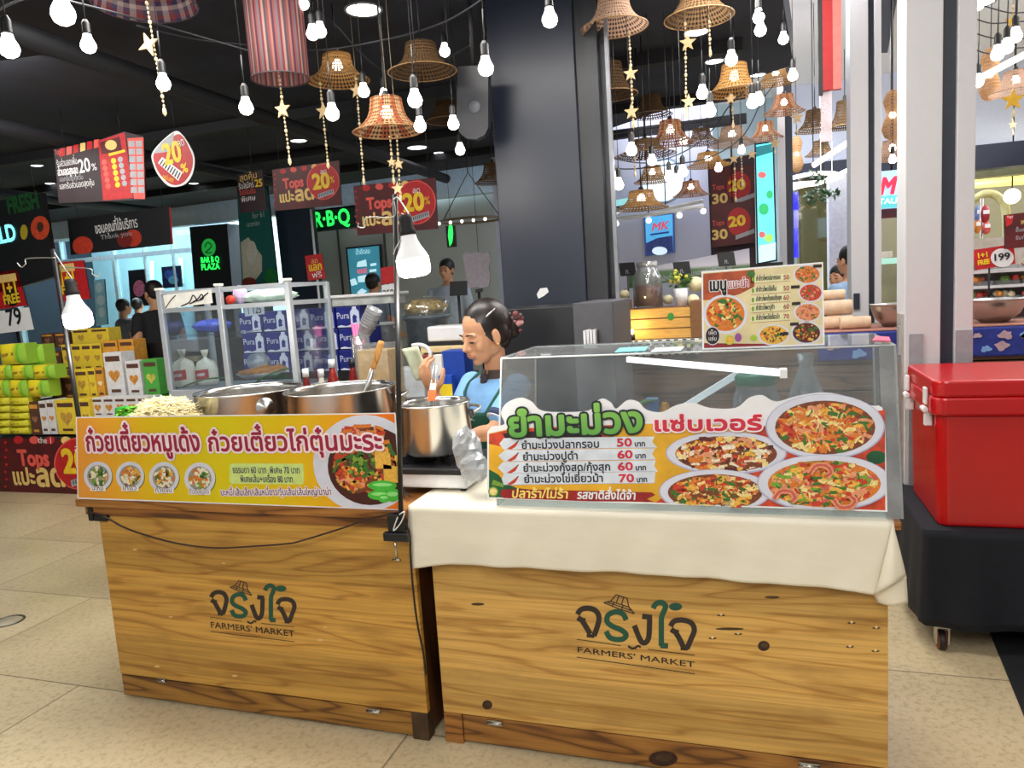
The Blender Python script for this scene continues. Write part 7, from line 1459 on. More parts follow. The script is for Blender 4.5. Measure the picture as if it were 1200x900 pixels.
# ---------------------------------------------------------------- far side, right half
struct('wall_back_2', MB().box((atY(716, 300, 9.3).x-1.5, 9.3, 0), (atY(838, 300, 9.3).x, 9.45, 4.3)), M('wall_lavender', (190, 194, 214), .6, var=.04, scale=2), 'pale lavender shop wall behind the woven lamps', 'wall')
t, pl = poster('lit_poster', 'bright blue lit poster with a red word on the lavender wall', [(754, 253), (790, 249), (791, 296), (756, 300)], 9.268, M('lit_frame', (70, 110, 190), .4), [([(756, 255), (788, 251), (789, 294), (758, 298)], M('lit_blue', (90, 180, 226), .4, em=.55, emc=(70, 170, 230))), ([(757, 285), (770, 279), (788, 276), (789, 294), (758, 298)], M('lit_hill', (40, 60, 130), .4, em=.15, var=.4)), (ellpx((773, 294), 9, 5, 16), M('lit_white', (210, 232, 246), .4, em=.6))]); mb = MB(); text(mb, 'MK', pl, (763, 271), (783, 268), 13, 0, off=.07, bold=.4, shear=.3); pq(mb, pl, [(762, 274), (784, 271), (784, 273), (762, 276)], 1, .07); mb.build('poster_lettering', [M('word_red', (226, 90, 110), .4, em=.4), M('word_blue', (40, 80, 170), .4)], t)
t = thing('round_sign', 'round glowing white sign behind the woven lamps', 'sign', atY(777, 212, 9.0)); c = atY(777, 212, 9.05); MB().lathe([(0, .03), (.22, .03), (.24, 0), (0, 0)], c, 32, ex=(1, 0, 0), ey=(0, 0, 1), ez=(0, -1, 0)).build('lit_face', M('round_glow', (216, 232, 244), .4, em=1.0), t); MB().lathe([(.24, .035), (.27, .035), (.27, 0), (.24, 0)], c, 32, ex=(1, 0, 0), ey=(0, 0, 1), ez=(0, -1, 0)).build('rim', M('round_rim', (180, 200, 226), .4), t); MB().tube([c+V((0, .05, 0)), V((c.x, 9.3, c.z))], .02, 0, 8).build('bracket', blackp, t)
c = atY(720, 241, 9.0); t, pl = board('lit_band', 'cyan lit band sign at the edge of the black pillar', 'sign', [(700, 238), (742, 231), (742, 238), (700, 246)], 9.0, M('cyan_band', (150, 220, 226), .4, em=.6), .05); MB().tube([atY(720, 240, 9.03), V((atY(720, 240, 9.03).x, 9.3, atY(720, 240, 9.03).z))], .02, 0, 6).build('bracket', blackp, t)
t = thing('ring_light', 'large curved hanging rail with small white lights over the landscape banner', 'lamp', atY(770, 258, 7.6)); q = [atY(x, y, Y) for x, y, Y in ((824, 235, 8.2), (780, 244, 8.2), (735, 246, 8.0), (720, 252, 7.5), (722, 256, 7.2), (760, 252, 7.0), (796, 246, 7.0), (824, 241, 7.1))]; MB().tube(spl(q), .018, 0, 8).build('rail', M('rail_white', (220, 222, 226), .4), t)
for k in range(5): p = q[3+k]-V((0, 0, .05)); MB().ball(p, .026, 0, 8, 6).build('lamp_spot', M('spot_glow'), t)
for k in (1, 5): MB().tube([q[k], V((q[k].x, q[k].y, 4.35))], .006, 0, 6).build('hanging_wire', blackp, t)
t, pl = board('wall_panel', 'black upright panel behind the promotion banners, left of the cyan screen', 'partition', [(829, 190), (884, 180), (886, 310), (834, 315)], 8.4, M('promo_night'), .08); a = atY(858, 312, 8.44); MB().box((a.x-.3, 8.41, 0), (a.x+.25, 8.46, a.z)).build('panel_base', blackp, t)
for k, (y0, lb) in enumerate(((198, 'upper red brown banner with a gold 30 left of the cyan screen'), (240, 'lower red brown banner with a yellow 20 left of the cyan screen'))):
    q = [(833, y0), (883, y0-5), (885, y0+44), (835, y0+50)]; t, pl = board('hanging_banner', lb, 'banner', q, 8.2-.06*k, pmar, .02); mb = MB(); text(mb, '30', pl, (834, y0+41), (853, y0+39), 16, 3, off=.02, bold=.6); text(mb, 'Tops', pl, (835, y0+25), (849, y0+23), 9, 4, off=.02); pq(mb, pl, ellpx((866, y0+20), 14, 17, 18), 1, .012); text(mb, '20', pl, (854, y0+26), (874, y0+23), 17, 2, off=.03, bold=.8); pq(mb, pl, [(862, y0+36), (884, y0+28), (884, y0+33), (862, y0+41)], 7, .025); mb.build('printed_banner', PM, t); a = pl.at(858, y0-2); MB().tube([a+V((0, .01, 0)), V((a.x, 8.22, 4.35))], .005, 0, 6).build('hanging_wire', blackp, t)
cs_ = M('screen_cyan', (90, 226, 240), .4, em=1.1, var=.25, scale=3); t, pl = poster('cyan_screen', 'tall glowing cyan screen with green and red fruit shapes', [(884, 168), (907, 165), (911, 306), (887, 310)], 8.0, pblk, [([(886, 170), (905, 167), (909, 304), (889, 308)], cs_), (ellpx((895, 245), 6, 7, 14), M('scr_green', (40, 190, 110), .4, em=.6)), (ellpx((902, 228), 4, 5, 12), M('scr_green')), (ellpx((893, 205), 5, 4, 12), M('scr_rose', (220, 110, 110), .4, em=.5)), (ellpx((901, 279), 5, 5, 12), M('scr_lime', (170, 220, 90), .4, em=.6)), (ellpx((893, 275), 4, 4, 12), M('scr_rose')), ([(886, 172), (906, 168), (906, 178), (886, 184)], M('scr_deep', (20, 130, 140), .4, em=.4)), ([(889, 288), (909, 284), (909, 304), (889, 308)], M('scr_pale', (190, 236, 246), .4, em=.8))], .1, 'screen'); a = atY(899, 308, 8.05); MB().box((a.x-.15, 8.02, 0), (a.x+.15, 8.1, a.z)).build('stand', blackp, t)
mb = MB(); xa = xat(913, 230, 8.6); mb.box((xa, 8.6, 0), (xa+.07, 8.7, 4.3)); struct('column_3', mb, ivory, 'thin pale post right of the cyan screen', 'column')
mb = MB(); xa = xat(919, 230, 8.7); mb.box((xa, 8.7, 0), (xa+.09, 8.8, 4.3)); struct('column_4', mb, slot, 'thin black post right of the cyan screen', 'column')
for k, (y0, y1) in enumerate(((226, 246), (268, 302))): tag(MB().tube([atY(930, y1, 8.9), atY(929, y0, 8.9)], .055, 0, 10).build('blue_light', M('neon_blue', (40, 40, 250), .4, em=1.6)), ('upper glowing blue light column right of the cyan screen', 'lower glowing blue light column right of the cyan screen')[k], 'lamp')
tag(MB().tube([atY(930, 267, 8.9), atY(930, 247, 8.9)], .05, 0, 10).build('violet_light', M('neon_violet', (130, 130, 230), .4, em=.7)), 'pale violet light column between the two blue ones', 'lamp')
Yo = 12.0
struct('window_2', MB().prism([atY(x, y, Yo) for x, y in ((935, 205), (975, 200), (978, 400), (938, 405))], (0, .02, 0)), glass('shop_glass_olive', (206, 206, 180), .08, .05), 'olive tinted glass shop front right of the cyan screen', 'window')
struct('wall_back_3', MB().box((xat(934, 300, 12.5), 12.5, 0), (9, 12.6, 4.3)), M('wall_oliveback', (140, 136, 112), .6, var=.2, scale=1), 'olive back wall of the shop at the right', 'wall')
struct('wall_back_4', MB().box((xat(925, 200, 12.4), 12.40, atY(960, 192, 12.4).z), (9, 12.48, 4.35)), M('wall_sky', (206, 212, 232), .6, var=.03), 'pale lavender upper wall band of the far right shop fronts', 'wall')
struct('trim_10', MB().box((xat(925, 200, 12.35), 12.34, atY(960, 212, 12.35).z), (9, 12.48, atY(960, 190, 12.35).z)), M('fascia_navy', (30, 38, 62), .5), 'dark navy band under the pale upper wall at the right', 'trim')
struct('column_5', MB().box((xat(972, 300, 9.4), 9.4, 0), (xat(999, 300, 9.4), 9.7, atY(985, 203, 9.4).z)), M('pillar_lavender', (206, 208, 220), .5), 'pale lavender column beyond the paper rolls', 'column')
for k, (pts, lb) in enumerate((([(926, 209), (950, 204), (975, 203), (983, 207), (965, 213), (930, 216), (926, 219)], 'upper glowing curved light line right of the cyan screen'), ([(928, 221), (945, 217), (962, 214), (990, 201), (1000, 195)], 'glowing straight light line crossing toward the slim column'))):
    lm = MB().tube(spl([atY(x, y, 9.0+.3*k) for x, y in pts]), .022, 0, 8); a = atY(pts[2][0], pts[2][1], 9.0+.3*k); lm.tube([a, V((a.x, a.y, 4.35))], .003, 0, 5)
    tag(lm.build('light_line', M('line_glow', (250, 244, 226), .4, em=1.6)), lb, 'lamp')
mb = MB(); rn = random.Random(3)
for x, y in ((955, 205), (962, 212), (958, 222), (948, 228), (968, 225), (975, 228), (965, 232), (980, 226), (952, 236)):
    for k in range(12): q = atY(x+rn.uniform(-5, 5), y+rn.uniform(-4, 4), 8.8); d = V((rn.uniform(-1, 1), rn.uniform(-1, 1), rn.uniform(-1, .3)))*.04; s_ = d.orthogonal().normalized()*.018; mb.add([q-d, q-s_, q+d, q+s_], [(0, 1, 2, 3)], 0)
a = atY(965, 210, 8.8); mb.tube([a, V((a.x, a.y, 4.35))], .004, 0, 5)
iv = tag(mb.build('hanging_ivy', M('ivy', (44, 84, 52), .5)), 'dark green trailing leaves hanging from the curved light line', 'plant', kind='stuff')
mred = M('sign_scarlet', (236, 40, 70), .4, em=.8); t, pl = board('restaurant_sign', 'pale blue lit restaurant sign with a red script letter between the white columns', 'sign', [(1018, 202), (1062, 198), (1062, 243), (1018, 246)], 8.6, M('sign_paleblue', (170, 206, 236), .4, em=.5), .06); mb = MB(); text(mb, "M's", pl, (1030, 228), (1062, 225), 30, 0, off=.03, bold=1.2, shear=.2); pq(mb, pl, [(1018, 231), (1062, 228), (1062, 242), (1018, 245)], 1, .03); text(mb, 'RESTAURANT', pl, (1012, 240.5), (1082, 236), 10, 2, off=.08, bold=.3); mb.build('sign_letters', [mred, M('sign_aqua', (90, 206, 210), .4, em=.4), M('sign_white2', (240, 246, 250), .4, em=.6)], t); a = pl.at(1045, 200); MB().tube([a+V((0, .02, 0)), V((a.x, 8.62, 4.35))], .01, 0, 6).build('hanging_wire', blackp, t)
t, pl = board('hanging_banner', 'narrow dark red banner under the restaurant sign', 'banner', [(1020, 247), (1062, 243), (1062, 254), (1020, 257)], 8.8, pmar, .02); a = pl.at(1045, 245); MB().tube([a+V((0, .01, 0)), V((a.x, 8.82, 4.35))], .006, 0, 6).build('hanging_wire', blackp, t)
t, pl = board('food_case', 'olive toned glass food case beyond the steel mixing bowl', 'display case', [(1018, 305), (1062, 302), (1062, 362), (1018, 366)], 8.0, M('case_olive', (150, 150, 120), .4, var=.3, scale=3), .4); mb = MB(); pq(mb, pl, [(1032, 295), (1046, 294), (1046, 301), (1032, 303)], 0, .01); pq(mb, pl, [(1031, 303), (1062, 301), (1062, 308), (1031, 310)], 1, .012); mb.build('lit_edge', [M('case_white', (226, 220, 206), .4), M('case_mint', (170, 222, 206), .4, em=.4)], t); a = atY(1040, 364, 8.2); MB().box((a.x-.2, 8.01, 0), (a.x+.2, 8.39, a.z)).build('base', M('case_olive'), t)
# red flag and clear sheet
t = thing('hanging_flag', 'red vertical board with a pale pink side hanging at the top right', 'sign', atY(970, 60, 4.5)); a, b = atY(964, -10, 4.5), atY(974, 105, 4.5)
MB().box((xat(964, 50, 4.5), 4.5, b.z), (xat(976, 50, 4.5), 4.52, 3.6)).build('red_face', M('flag_red', (156, 22, 26), .5), t); MB().box((xat(976, 50, 4.5), 4.5, b.z), (xat(986, 50, 4.5), 4.54, 3.6)).build('pink_side', M('flag_pink', (206, 104, 96), .5), t); MB().box((xat(959, 50, 4.5), 4.5, b.z-.02), (xat(964, 50, 4.5), 4.53, 3.6)).build('black_edge', blackp, t); MB().tube([V((xat(972, 50, 4.5), 4.52, 3.6)), V((xat(972, 50, 4.5), 4.52, 4.35))], .006, 0, 6).build('hanging_wire', blackp, t)
MB().box((xat(962, 100, 4.5), 4.525, atY(968, 165, 4.5).z), (xat(975, 100, 4.5), 4.535, b.z+.12)).build('clear_sheet', glass('sheet_pink', (236, 206, 214), .06, .1, cloud=.25), t)
# right hand shop between the columns and the frame edge
mb = MB(); mb.box((xat(1140, 200, 9.0)-.6, 9.0, atY(1170, 196, 9).z-.0), (8.9, 9.2, atY(1170, 168, 9).z)); struct('trim_7', mb, M('fascia_navy', (30, 38, 62), .5), 'dark band over the right hand shop front', 'trim')
for k, (y0, y1, m) in enumerate(((182, 192, framew), (194, 203, M('soffit_olive', (150, 150, 120), .5)))):
    struct('trim_%d' % (8+k), MB().box((xat(1140, 200, 9.3), 9.3+.3*k, atY(1170, y1, 9.3).z), (8.9, 9.5+.3*k, atY(1170, y0, 9.3).z)), m, ('pale band under the dark fascia of the right shop', 'olive soffit of the right shop')[k], 'trim')
for k, (y, e, lb) in enumerate(((208, 1.0, 'upper golden light strip in the shop at the right edge'), (215, 1.4, 'lower golden light strip in the shop at the right edge'))): tag(MB().tube([atY(1140, y+2, 10.2), atY(1215, y-4, 10.2)], .04, 0, 8).build('gold_light', M('gold_glow', (240, 220, 130), .4, em=e)), lb, 'lamp')
t = thing('shop_arch', 'olive rounded arch in the shop at the right edge', 'arch', atY(1162, 280, 10.6)); q = [atY(x, y, 10.6) for x, y in ((1130, 300), (1134, 245), (1146, 231), (1160, 227), (1172, 233), (1179, 250), (1181, 310))]; MB().tube(spl(q), .05, 0, 10).build('arch_band', M('arch_gold', (180, 176, 130), .4), t); a = q[0]; MB().tube([q[-1], V((q[-1].x, 10.6, 0))], .05, 0, 10).build('arch_leg', M('arch_gold'), t)
c = atY(1186, 230, 9.8); t = thing('globe_lamp', 'round glowing globe lamp at the right edge above the dark red board', 'lamp', c); MB().ball(c, .085, 0, 16, 12).build('globe', M('globe_glow', (250, 246, 226), .4, em=2), t); MB().tube([c+V((0, 0, .08)), V((c.x, c.y, 4.35))], .008, 0, 6).build('cord', blackp, t)
t, pl = board('promotion_sign', 'dark red promotion board at the right frame edge above the red price sign', 'sign', [(1177, 252), (1215, 247), (1217, 288), (1178, 292)], 5.6, pmar, .02); mb = MB(); pq(mb, pl, [(1178, 253), (1188, 252), (1186, 262), (1179, 266)], 1, .006); text(mb, 'Tops', pl, (1180, 256), (1187, 255), 5, 6, off=.012); text(mb, 'ฟรี', pl, (1196, 263), (1206, 262), 10, 3, off=.012); text(mb, 'ซื้อครบ', pl, (1190, 272), (1210, 270), 7, 7, off=.012); text(mb, 'รับทันที', pl, (1190, 281), (1210, 279), 7, 7, off=.012); mb.build('printed_board', PM, t)
a = pl.at(1200, 290)
YR_ = 5.95; xr0 = xat(1131, 330, YR_)
t2_ = thing('produce_shelf', 'white produce shelves right of the thick white column', 'shelf', (xr0+.7, 6.2, 0)); zs_ = [atY(1170, y, YR_).z for y in (352, 334, 316)]
for z in zs_: MB().box((xr0, YR_, z-.02), (xr0+1.4, YR_+.5, z)).build('shelf_board', whitep, t2_)
MB().box((xr0, YR_+.5, 0), (xr0+1.4, YR_+.53, 1.75)).build('back_panel', M('shelf_back', (170, 160, 150), .5), t2_); MB().box((xr0, YR_+.02, 0), (xr0+1.4, YR_+.48, zs_[0]-.02)).build('plinth', M('plinth_dark', (60, 40, 44), .5), t2_)
cols = [M('prod_'+str(i), c, .45, var=.4, scale=30) for i, c in enumerate(((190, 60, 50), (220, 140, 60), (110, 150, 70), (226, 210, 170), (200, 90, 90)))]
shp = ('first', 'second', 'third', 'fourth', 'fifth')
for r, z in enumerate(zs_):
    for c in range(4):
        x = xr0+.03+.16*c; t = thing('produce_tray', 'clear tray of mixed produce, %s from the left on the %s produce shelf' % (shp[c], ('lowest', 'middle', 'top')[r]), 'tray', (x+.06, YR_+.03, z), 'trays of produce at the right edge'); MB().box((x, YR_+.02, z+.001), (x+.145, YR_+.14, z+.03)).build('tray', clear, t)
        mb = MB(); rn = random.Random(r*9+c)
        for k in range(7): mb.ball((x+.02+.105*rn.random(), YR_+.04+.08*rn.random(), z+.03+.015*rn.random()), rn.uniform(.018, .028), k % 2, 8, 6)
        mb.build('produce', [cols[(r+c) % 5], cols[(r*2+c+2) % 5]], t)
q = [(1140, 293), (1188, 286), (1190, 309), (1143, 317)]; t, pl = board('price_sign', 'red and white price sign reading 199 in front of the produce shelves', 'sign', q, 5.75, pred, .01); mb = MB(); pq(mb, pl, ellpx((1174.5, 302), 13.5, 11, 24), 6, .004); text(mb, '199', pl, (1163, 306), (1184, 303.5), 13, 5, off=.02, bold=.35); text(mb, '1+1', pl, (1145, 303), (1159, 300.5), 10, 2, off=.02, bold=.4); text(mb, 'FREE', pl, (1146, 311), (1160, 308.5), 9, 2, off=.02, bold=.4); mb.build('printed_board', PM, t); a = pl.at(1160, 315); MB().tube([V((a.x, 5.765, ZS+.014)), a+V((0, .015, .02))], .006, 0, 6).build('post', blackp, t)
sp_ = thing('snack_rack', 'small rack of hanging snack packs left of the arch', 'rack', atY(1152, 300, 6.9)); a = atY(1152, 290, 6.9); MB().tube([V((a.x, 6.95, 0)), V((a.x, 6.95, atY(1152, 232, 6.9).z))], .012, 0, 8).build('post', inox, sp_)
for k, (x0, y0, x1, y1, c_, nm) in enumerate(((1142, 240, 1148, 262, (110, 130, 190), 'slim blue and white snack pack on the rack at the right'), (1149, 240, 1160, 262, (170, 40, 60), 'dark red snack pack on the rack at the right'), (1141, 256, 1150, 274, (226, 140, 50), 'orange snack pack low on the rack at the right'), (1151, 259, 1161, 275, (226, 96, 96), 'rose snack pack low on the rack at the right'))):
    Y = 6.9+.02*(k % 2); a, b = atY(x0, y1, Y), atY(x1, y0, Y); t = thing('snack_pack', nm, 'pack', ((a.x+b.x)/2, Y, a.z)); crumple(((a.x+b.x)/2, Y, (a.z+b.z)/2), ((b.x-a.x)/2, .03, (b.z-a.z)/2), 50+k, amp=.06, n=16, k=10).build('pack', M('snack_%d' % k, c_, .4, var=.3, scale=30), t); MB().box((a.x+.01, Y-.034, (a.z+b.z)/2), (b.x-.01, Y-.03, (a.z+b.z)/2+.03)).build('label', WHITEP, t)
# shelf end in front of it
# ================================================================ hanging lamps, bulbs, ornaments, ceiling lights
glowb = M('bulb_glow', (255, 252, 244), .3, em=9, emc=(255, 250, 240), var=0); glowd = M('downlight_glow', (250, 252, 255), .3, em=5, var=0)
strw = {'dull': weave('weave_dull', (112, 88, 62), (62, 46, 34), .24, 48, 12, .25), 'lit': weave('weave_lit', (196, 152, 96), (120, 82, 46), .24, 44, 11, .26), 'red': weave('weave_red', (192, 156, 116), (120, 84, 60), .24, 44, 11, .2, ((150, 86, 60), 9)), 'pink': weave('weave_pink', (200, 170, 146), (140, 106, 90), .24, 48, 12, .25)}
HAT = [(.0, 1.0), (.42, 1.0), (.45, .97), (.47, .8), (.50, .62), (.56, .45), (.67, .29), (.83, .12), (1.0, .0), (1.0, -.02)]
LPROTO = {}
def woven(label, px, y_top, y_brim, w, kind, real=None, lit=None, dep=None, tilt=0.):
    """woven hat shaped shade on a cord: rim width w in pixels, size real in metres"""
    real = real or .36; d = dep or real*FPX/w; y_top += .06*w; y_brim -= .07*w; lit = kind != 'dull' if lit is None else lit
    pb_ = atD(px, y_brim, d); pt_ = atD(px, y_top, d); h = (pt_-pb_).length; key = (kind, lit)
    loc = pb_
    if key not in LPROTO:
        t = thing('woven_lamp', label, 'lamp', (0, 0, 0), 'woven lampshades over the stalls')
        MB().lathe([(r*.18, z*.2) for r, z in HAT[1:]], (0, 0, 0), 40, ).build('lamp_shade', strw[kind], t, local=True)
        MB().tube([V((.18*math.cos(a), .18*math.sin(a), 0)) for a in [2*math.pi*i/36 for i in range(37)]], .0035, 0, 6).build('rim', M('rim_cane', (150, 116, 76), .6), t, local=True)
        MB().lathe([(.0, .206), (.08, .206), (.082, .198), (0, .198)], (0, 0, 0), 24).build('top_disc', strw[kind], t, local=True)
        MB().lathe([(0, .25), (.012, .25), (.018, .235), (.018, .19), (.02, .17), (0, .17)], (0, 0, 0), 12).build('socket', blackp, t, local=True)
        if lit: MB().lathe([(0, .17), (.016, .168), (.02, .15), (.03, .125), (.032, .11), (.024, .092), (0, .085)], (0, 0, 0), 16).build('bulb', glowb, t, local=True)
        MB().tube([V((0, 0, .25)), V((0, 0, .55))], .004, 0, 6).build('cord', blackp, t, local=True)
        LPROTO[key] = t; t.location = loc; ORI[t] = V(loc)
    else: t = dup(LPROTO[key], loc, label, group='woven lampshades over the stalls')
    s = real/.36; t.scale = (s, s, s*(h/s)/.2 if h > 0 else s); t.rotation_euler = (tilt, 0, RN.uniform(0, 6))
    t['label'] = label; return t, d
WL = [
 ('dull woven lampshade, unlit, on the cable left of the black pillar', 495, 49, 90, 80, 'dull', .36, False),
 ('reddish lit woven lampshade hanging over the right promotion board', 455, 113, 160, 82, 'red', .36, True),
 ('lit woven lampshade half behind the striped cloth lamp', 397, 62, 100, 72, 'lit', .36, True),
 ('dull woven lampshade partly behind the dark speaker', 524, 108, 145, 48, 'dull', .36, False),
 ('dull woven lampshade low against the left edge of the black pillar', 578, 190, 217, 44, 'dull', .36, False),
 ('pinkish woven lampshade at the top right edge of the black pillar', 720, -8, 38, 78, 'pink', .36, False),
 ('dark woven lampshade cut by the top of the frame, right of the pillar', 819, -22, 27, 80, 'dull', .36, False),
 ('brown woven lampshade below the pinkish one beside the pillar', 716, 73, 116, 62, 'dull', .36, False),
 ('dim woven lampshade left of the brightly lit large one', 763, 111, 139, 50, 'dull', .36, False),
 ('largest brightly lit woven lampshade, below the ceiling edge', 861, 74, 113, 64, 'lit', .36, True),
 ('lit woven lampshade touching the ceiling edge at its bulb', 909, 76, 100, 46, 'lit', .36, True),
 ('lit woven lampshade next right below the ceiling edge', 919, 110, 135, 46, 'red', .39, True),
 ('small lit woven lampshade with a star hanging under it', 897, 142, 165, 40, 'red', .36, True),
 ('lit striped woven lampshade over the lavender wall', 786, 140, 172, 54, 'red', .36, True),
 ('pale woven lampshade with a beaded string, centre of the cluster', 858, 147, 173, 54, 'pink', .40, True),
 ('lit woven lampshade directly above the red brown banners', 830, 177, 198, 52, 'lit', .36, True),
 ('lit woven lampshade in front of the round glowing sign', 765, 193, 216, 44, 'lit', .36, True),
 ('wide lit woven lampshade lowest beside the pillar', 752, 221, 249, 62, 'lit', .40, True),
 ('small lit woven lampshade left of the red brown banners', 810, 211, 232, 42, 'red', .36, True),
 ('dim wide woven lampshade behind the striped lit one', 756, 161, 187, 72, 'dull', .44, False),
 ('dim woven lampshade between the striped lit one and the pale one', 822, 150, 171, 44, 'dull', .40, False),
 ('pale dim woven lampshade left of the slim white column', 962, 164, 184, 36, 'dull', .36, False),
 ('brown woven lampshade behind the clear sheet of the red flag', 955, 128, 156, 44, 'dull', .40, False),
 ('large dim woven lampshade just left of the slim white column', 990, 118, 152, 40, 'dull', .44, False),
 ('pinkish woven lampshade between the two white columns', 1046, 163, 190, 48, 'pink', .36, True),
 ('pinkish woven lampshade at the right frame edge', 1190, 82, 112, 54, 'pink', .36, True),
]
LAMPD = []
for lb, px, yt, yb, w, kind, real, lit in WL:
    t, d = woven(lb, px, yt, yb, w, kind, real, lit); LAMPD.append(t)
for t in LAMPD:
    top = t.location+V((0, 0, .2*t.scale.z)); zc_ = CEIL if (top.x < .2 and top.y < 8) else 4.35
    MB().tube([top+V((0, 0, .05)), V((top.x, top.y, max(zc_, top.z+.1)))], .004, 0, 6).build('ceiling_cord', blackp, None).name = 'ceiling_cord'
    o = bpy.context.scene.collection.objects[-1]
    o.parent = t; o.matrix_parent_inverse = Matrix.LocRotScale(t.location, t.rotation_euler, t.scale).inverted()
# cloth lamps
def cloth_lamp(label, x0t, x1t, yt, x0b, x1b, yb, dep, mat, name='cloth_lamp'):
    ct, cb = atD((x0t+x1t)/2, yt, dep), atD((x0b+x1b)/2, yb, dep); rt, rb = (x1t-x0t)/2*dep/FPX, (x1b-x0b)/2*dep/FPX; h = ct.z-cb.z
    t = thing(name, label, 'lamp', cb); MB().lathe([(rt, h), (rb, 0), (rb*.985, 0), (rt*.985, h)], cb, 40).build('lamp_shade', mat, t)
    MB().tube([cb+V((rb*math.cos(a), rb*math.sin(a), 0)) for a in [2*math.pi*i/40 for i in range(41)]], .004, 0, 6).build('lower_hoop', M('hoop_dark', (70, 54, 60), .6), t)
    MB().tube([V((cb.x, cb.y, cb.z+h)), V((cb.x, cb.y, max(CEIL, cb.z+h+.2)))], .004, 0, 6).build('cord', blackp, t); return t, cb
plaid = stripes('cloth_plaid', [(196, 170, 170), (70, 70, 110), (150, 70, 70), (206, 190, 190), (90, 60, 90)], 9, [(206, 196, 196), (80, 80, 120), (160, 90, 90), (120, 110, 140)], 5)
stri = stripes('cloth_striped', [(176, 110, 110), (206, 150, 140), (120, 84, 110), (190, 120, 116), (150, 150, 160), (170, 90, 96), (216, 176, 170), (110, 110, 120)], 10, None, 0, .8, .45)
cloth_lamp('round plaid cloth lampshade cut by the top frame edge at the left', 118, 216, -26, 113, 228, 6, 3.6, plaid); cloth_lamp('tall striped pink cloth lampshade hanging at the top left', 283, 350, -12, 296, 362, 93, 3.9, stri)
# gourd lamps
gw = weave('weave_gourd', (204, 166, 122), (140, 96, 62), .22, 40, 24, .25)
for lb, px, y0, y1, w in (('gourd shaped woven lamp left of the slim white column', 934, 160, 202, 15), ('glowing gourd shaped woven lamp between the white columns', 1046, 107, 164, 24), ('gourd shaped woven lamp right of the thick white column', 1160, 58, 118, 24), ('half hidden glowing woven gourd lamp beside the red flag sheet', 958, 132, 160, 10)):
    d = .17*FPX/w; b, a = atD(px, y1, d), atD(px, y0, d); h = a.z-b.z; t = thing('gourd_lamp', lb, 'lamp', b); r = .085
    MB().lathe([(.015, h), (r*.55, h*.95), (r*.86, h*.78), (r*.6, h*.57), (r*.52, h*.52), (r*.75, h*.42), (r, h*.22), (r*.7, h*.06), (.02, 0)], b, 28).build('lamp_shade', gw, t); MB().ball(b+V((0, 0, h*.5)), .028, 0, 10, 8).build('bulb', glowb, t); MB().tube([b+V((0, 0, h)), V((b.x, b.y, 4.35))], .004, 0, 6).build('cord', blackp, t)

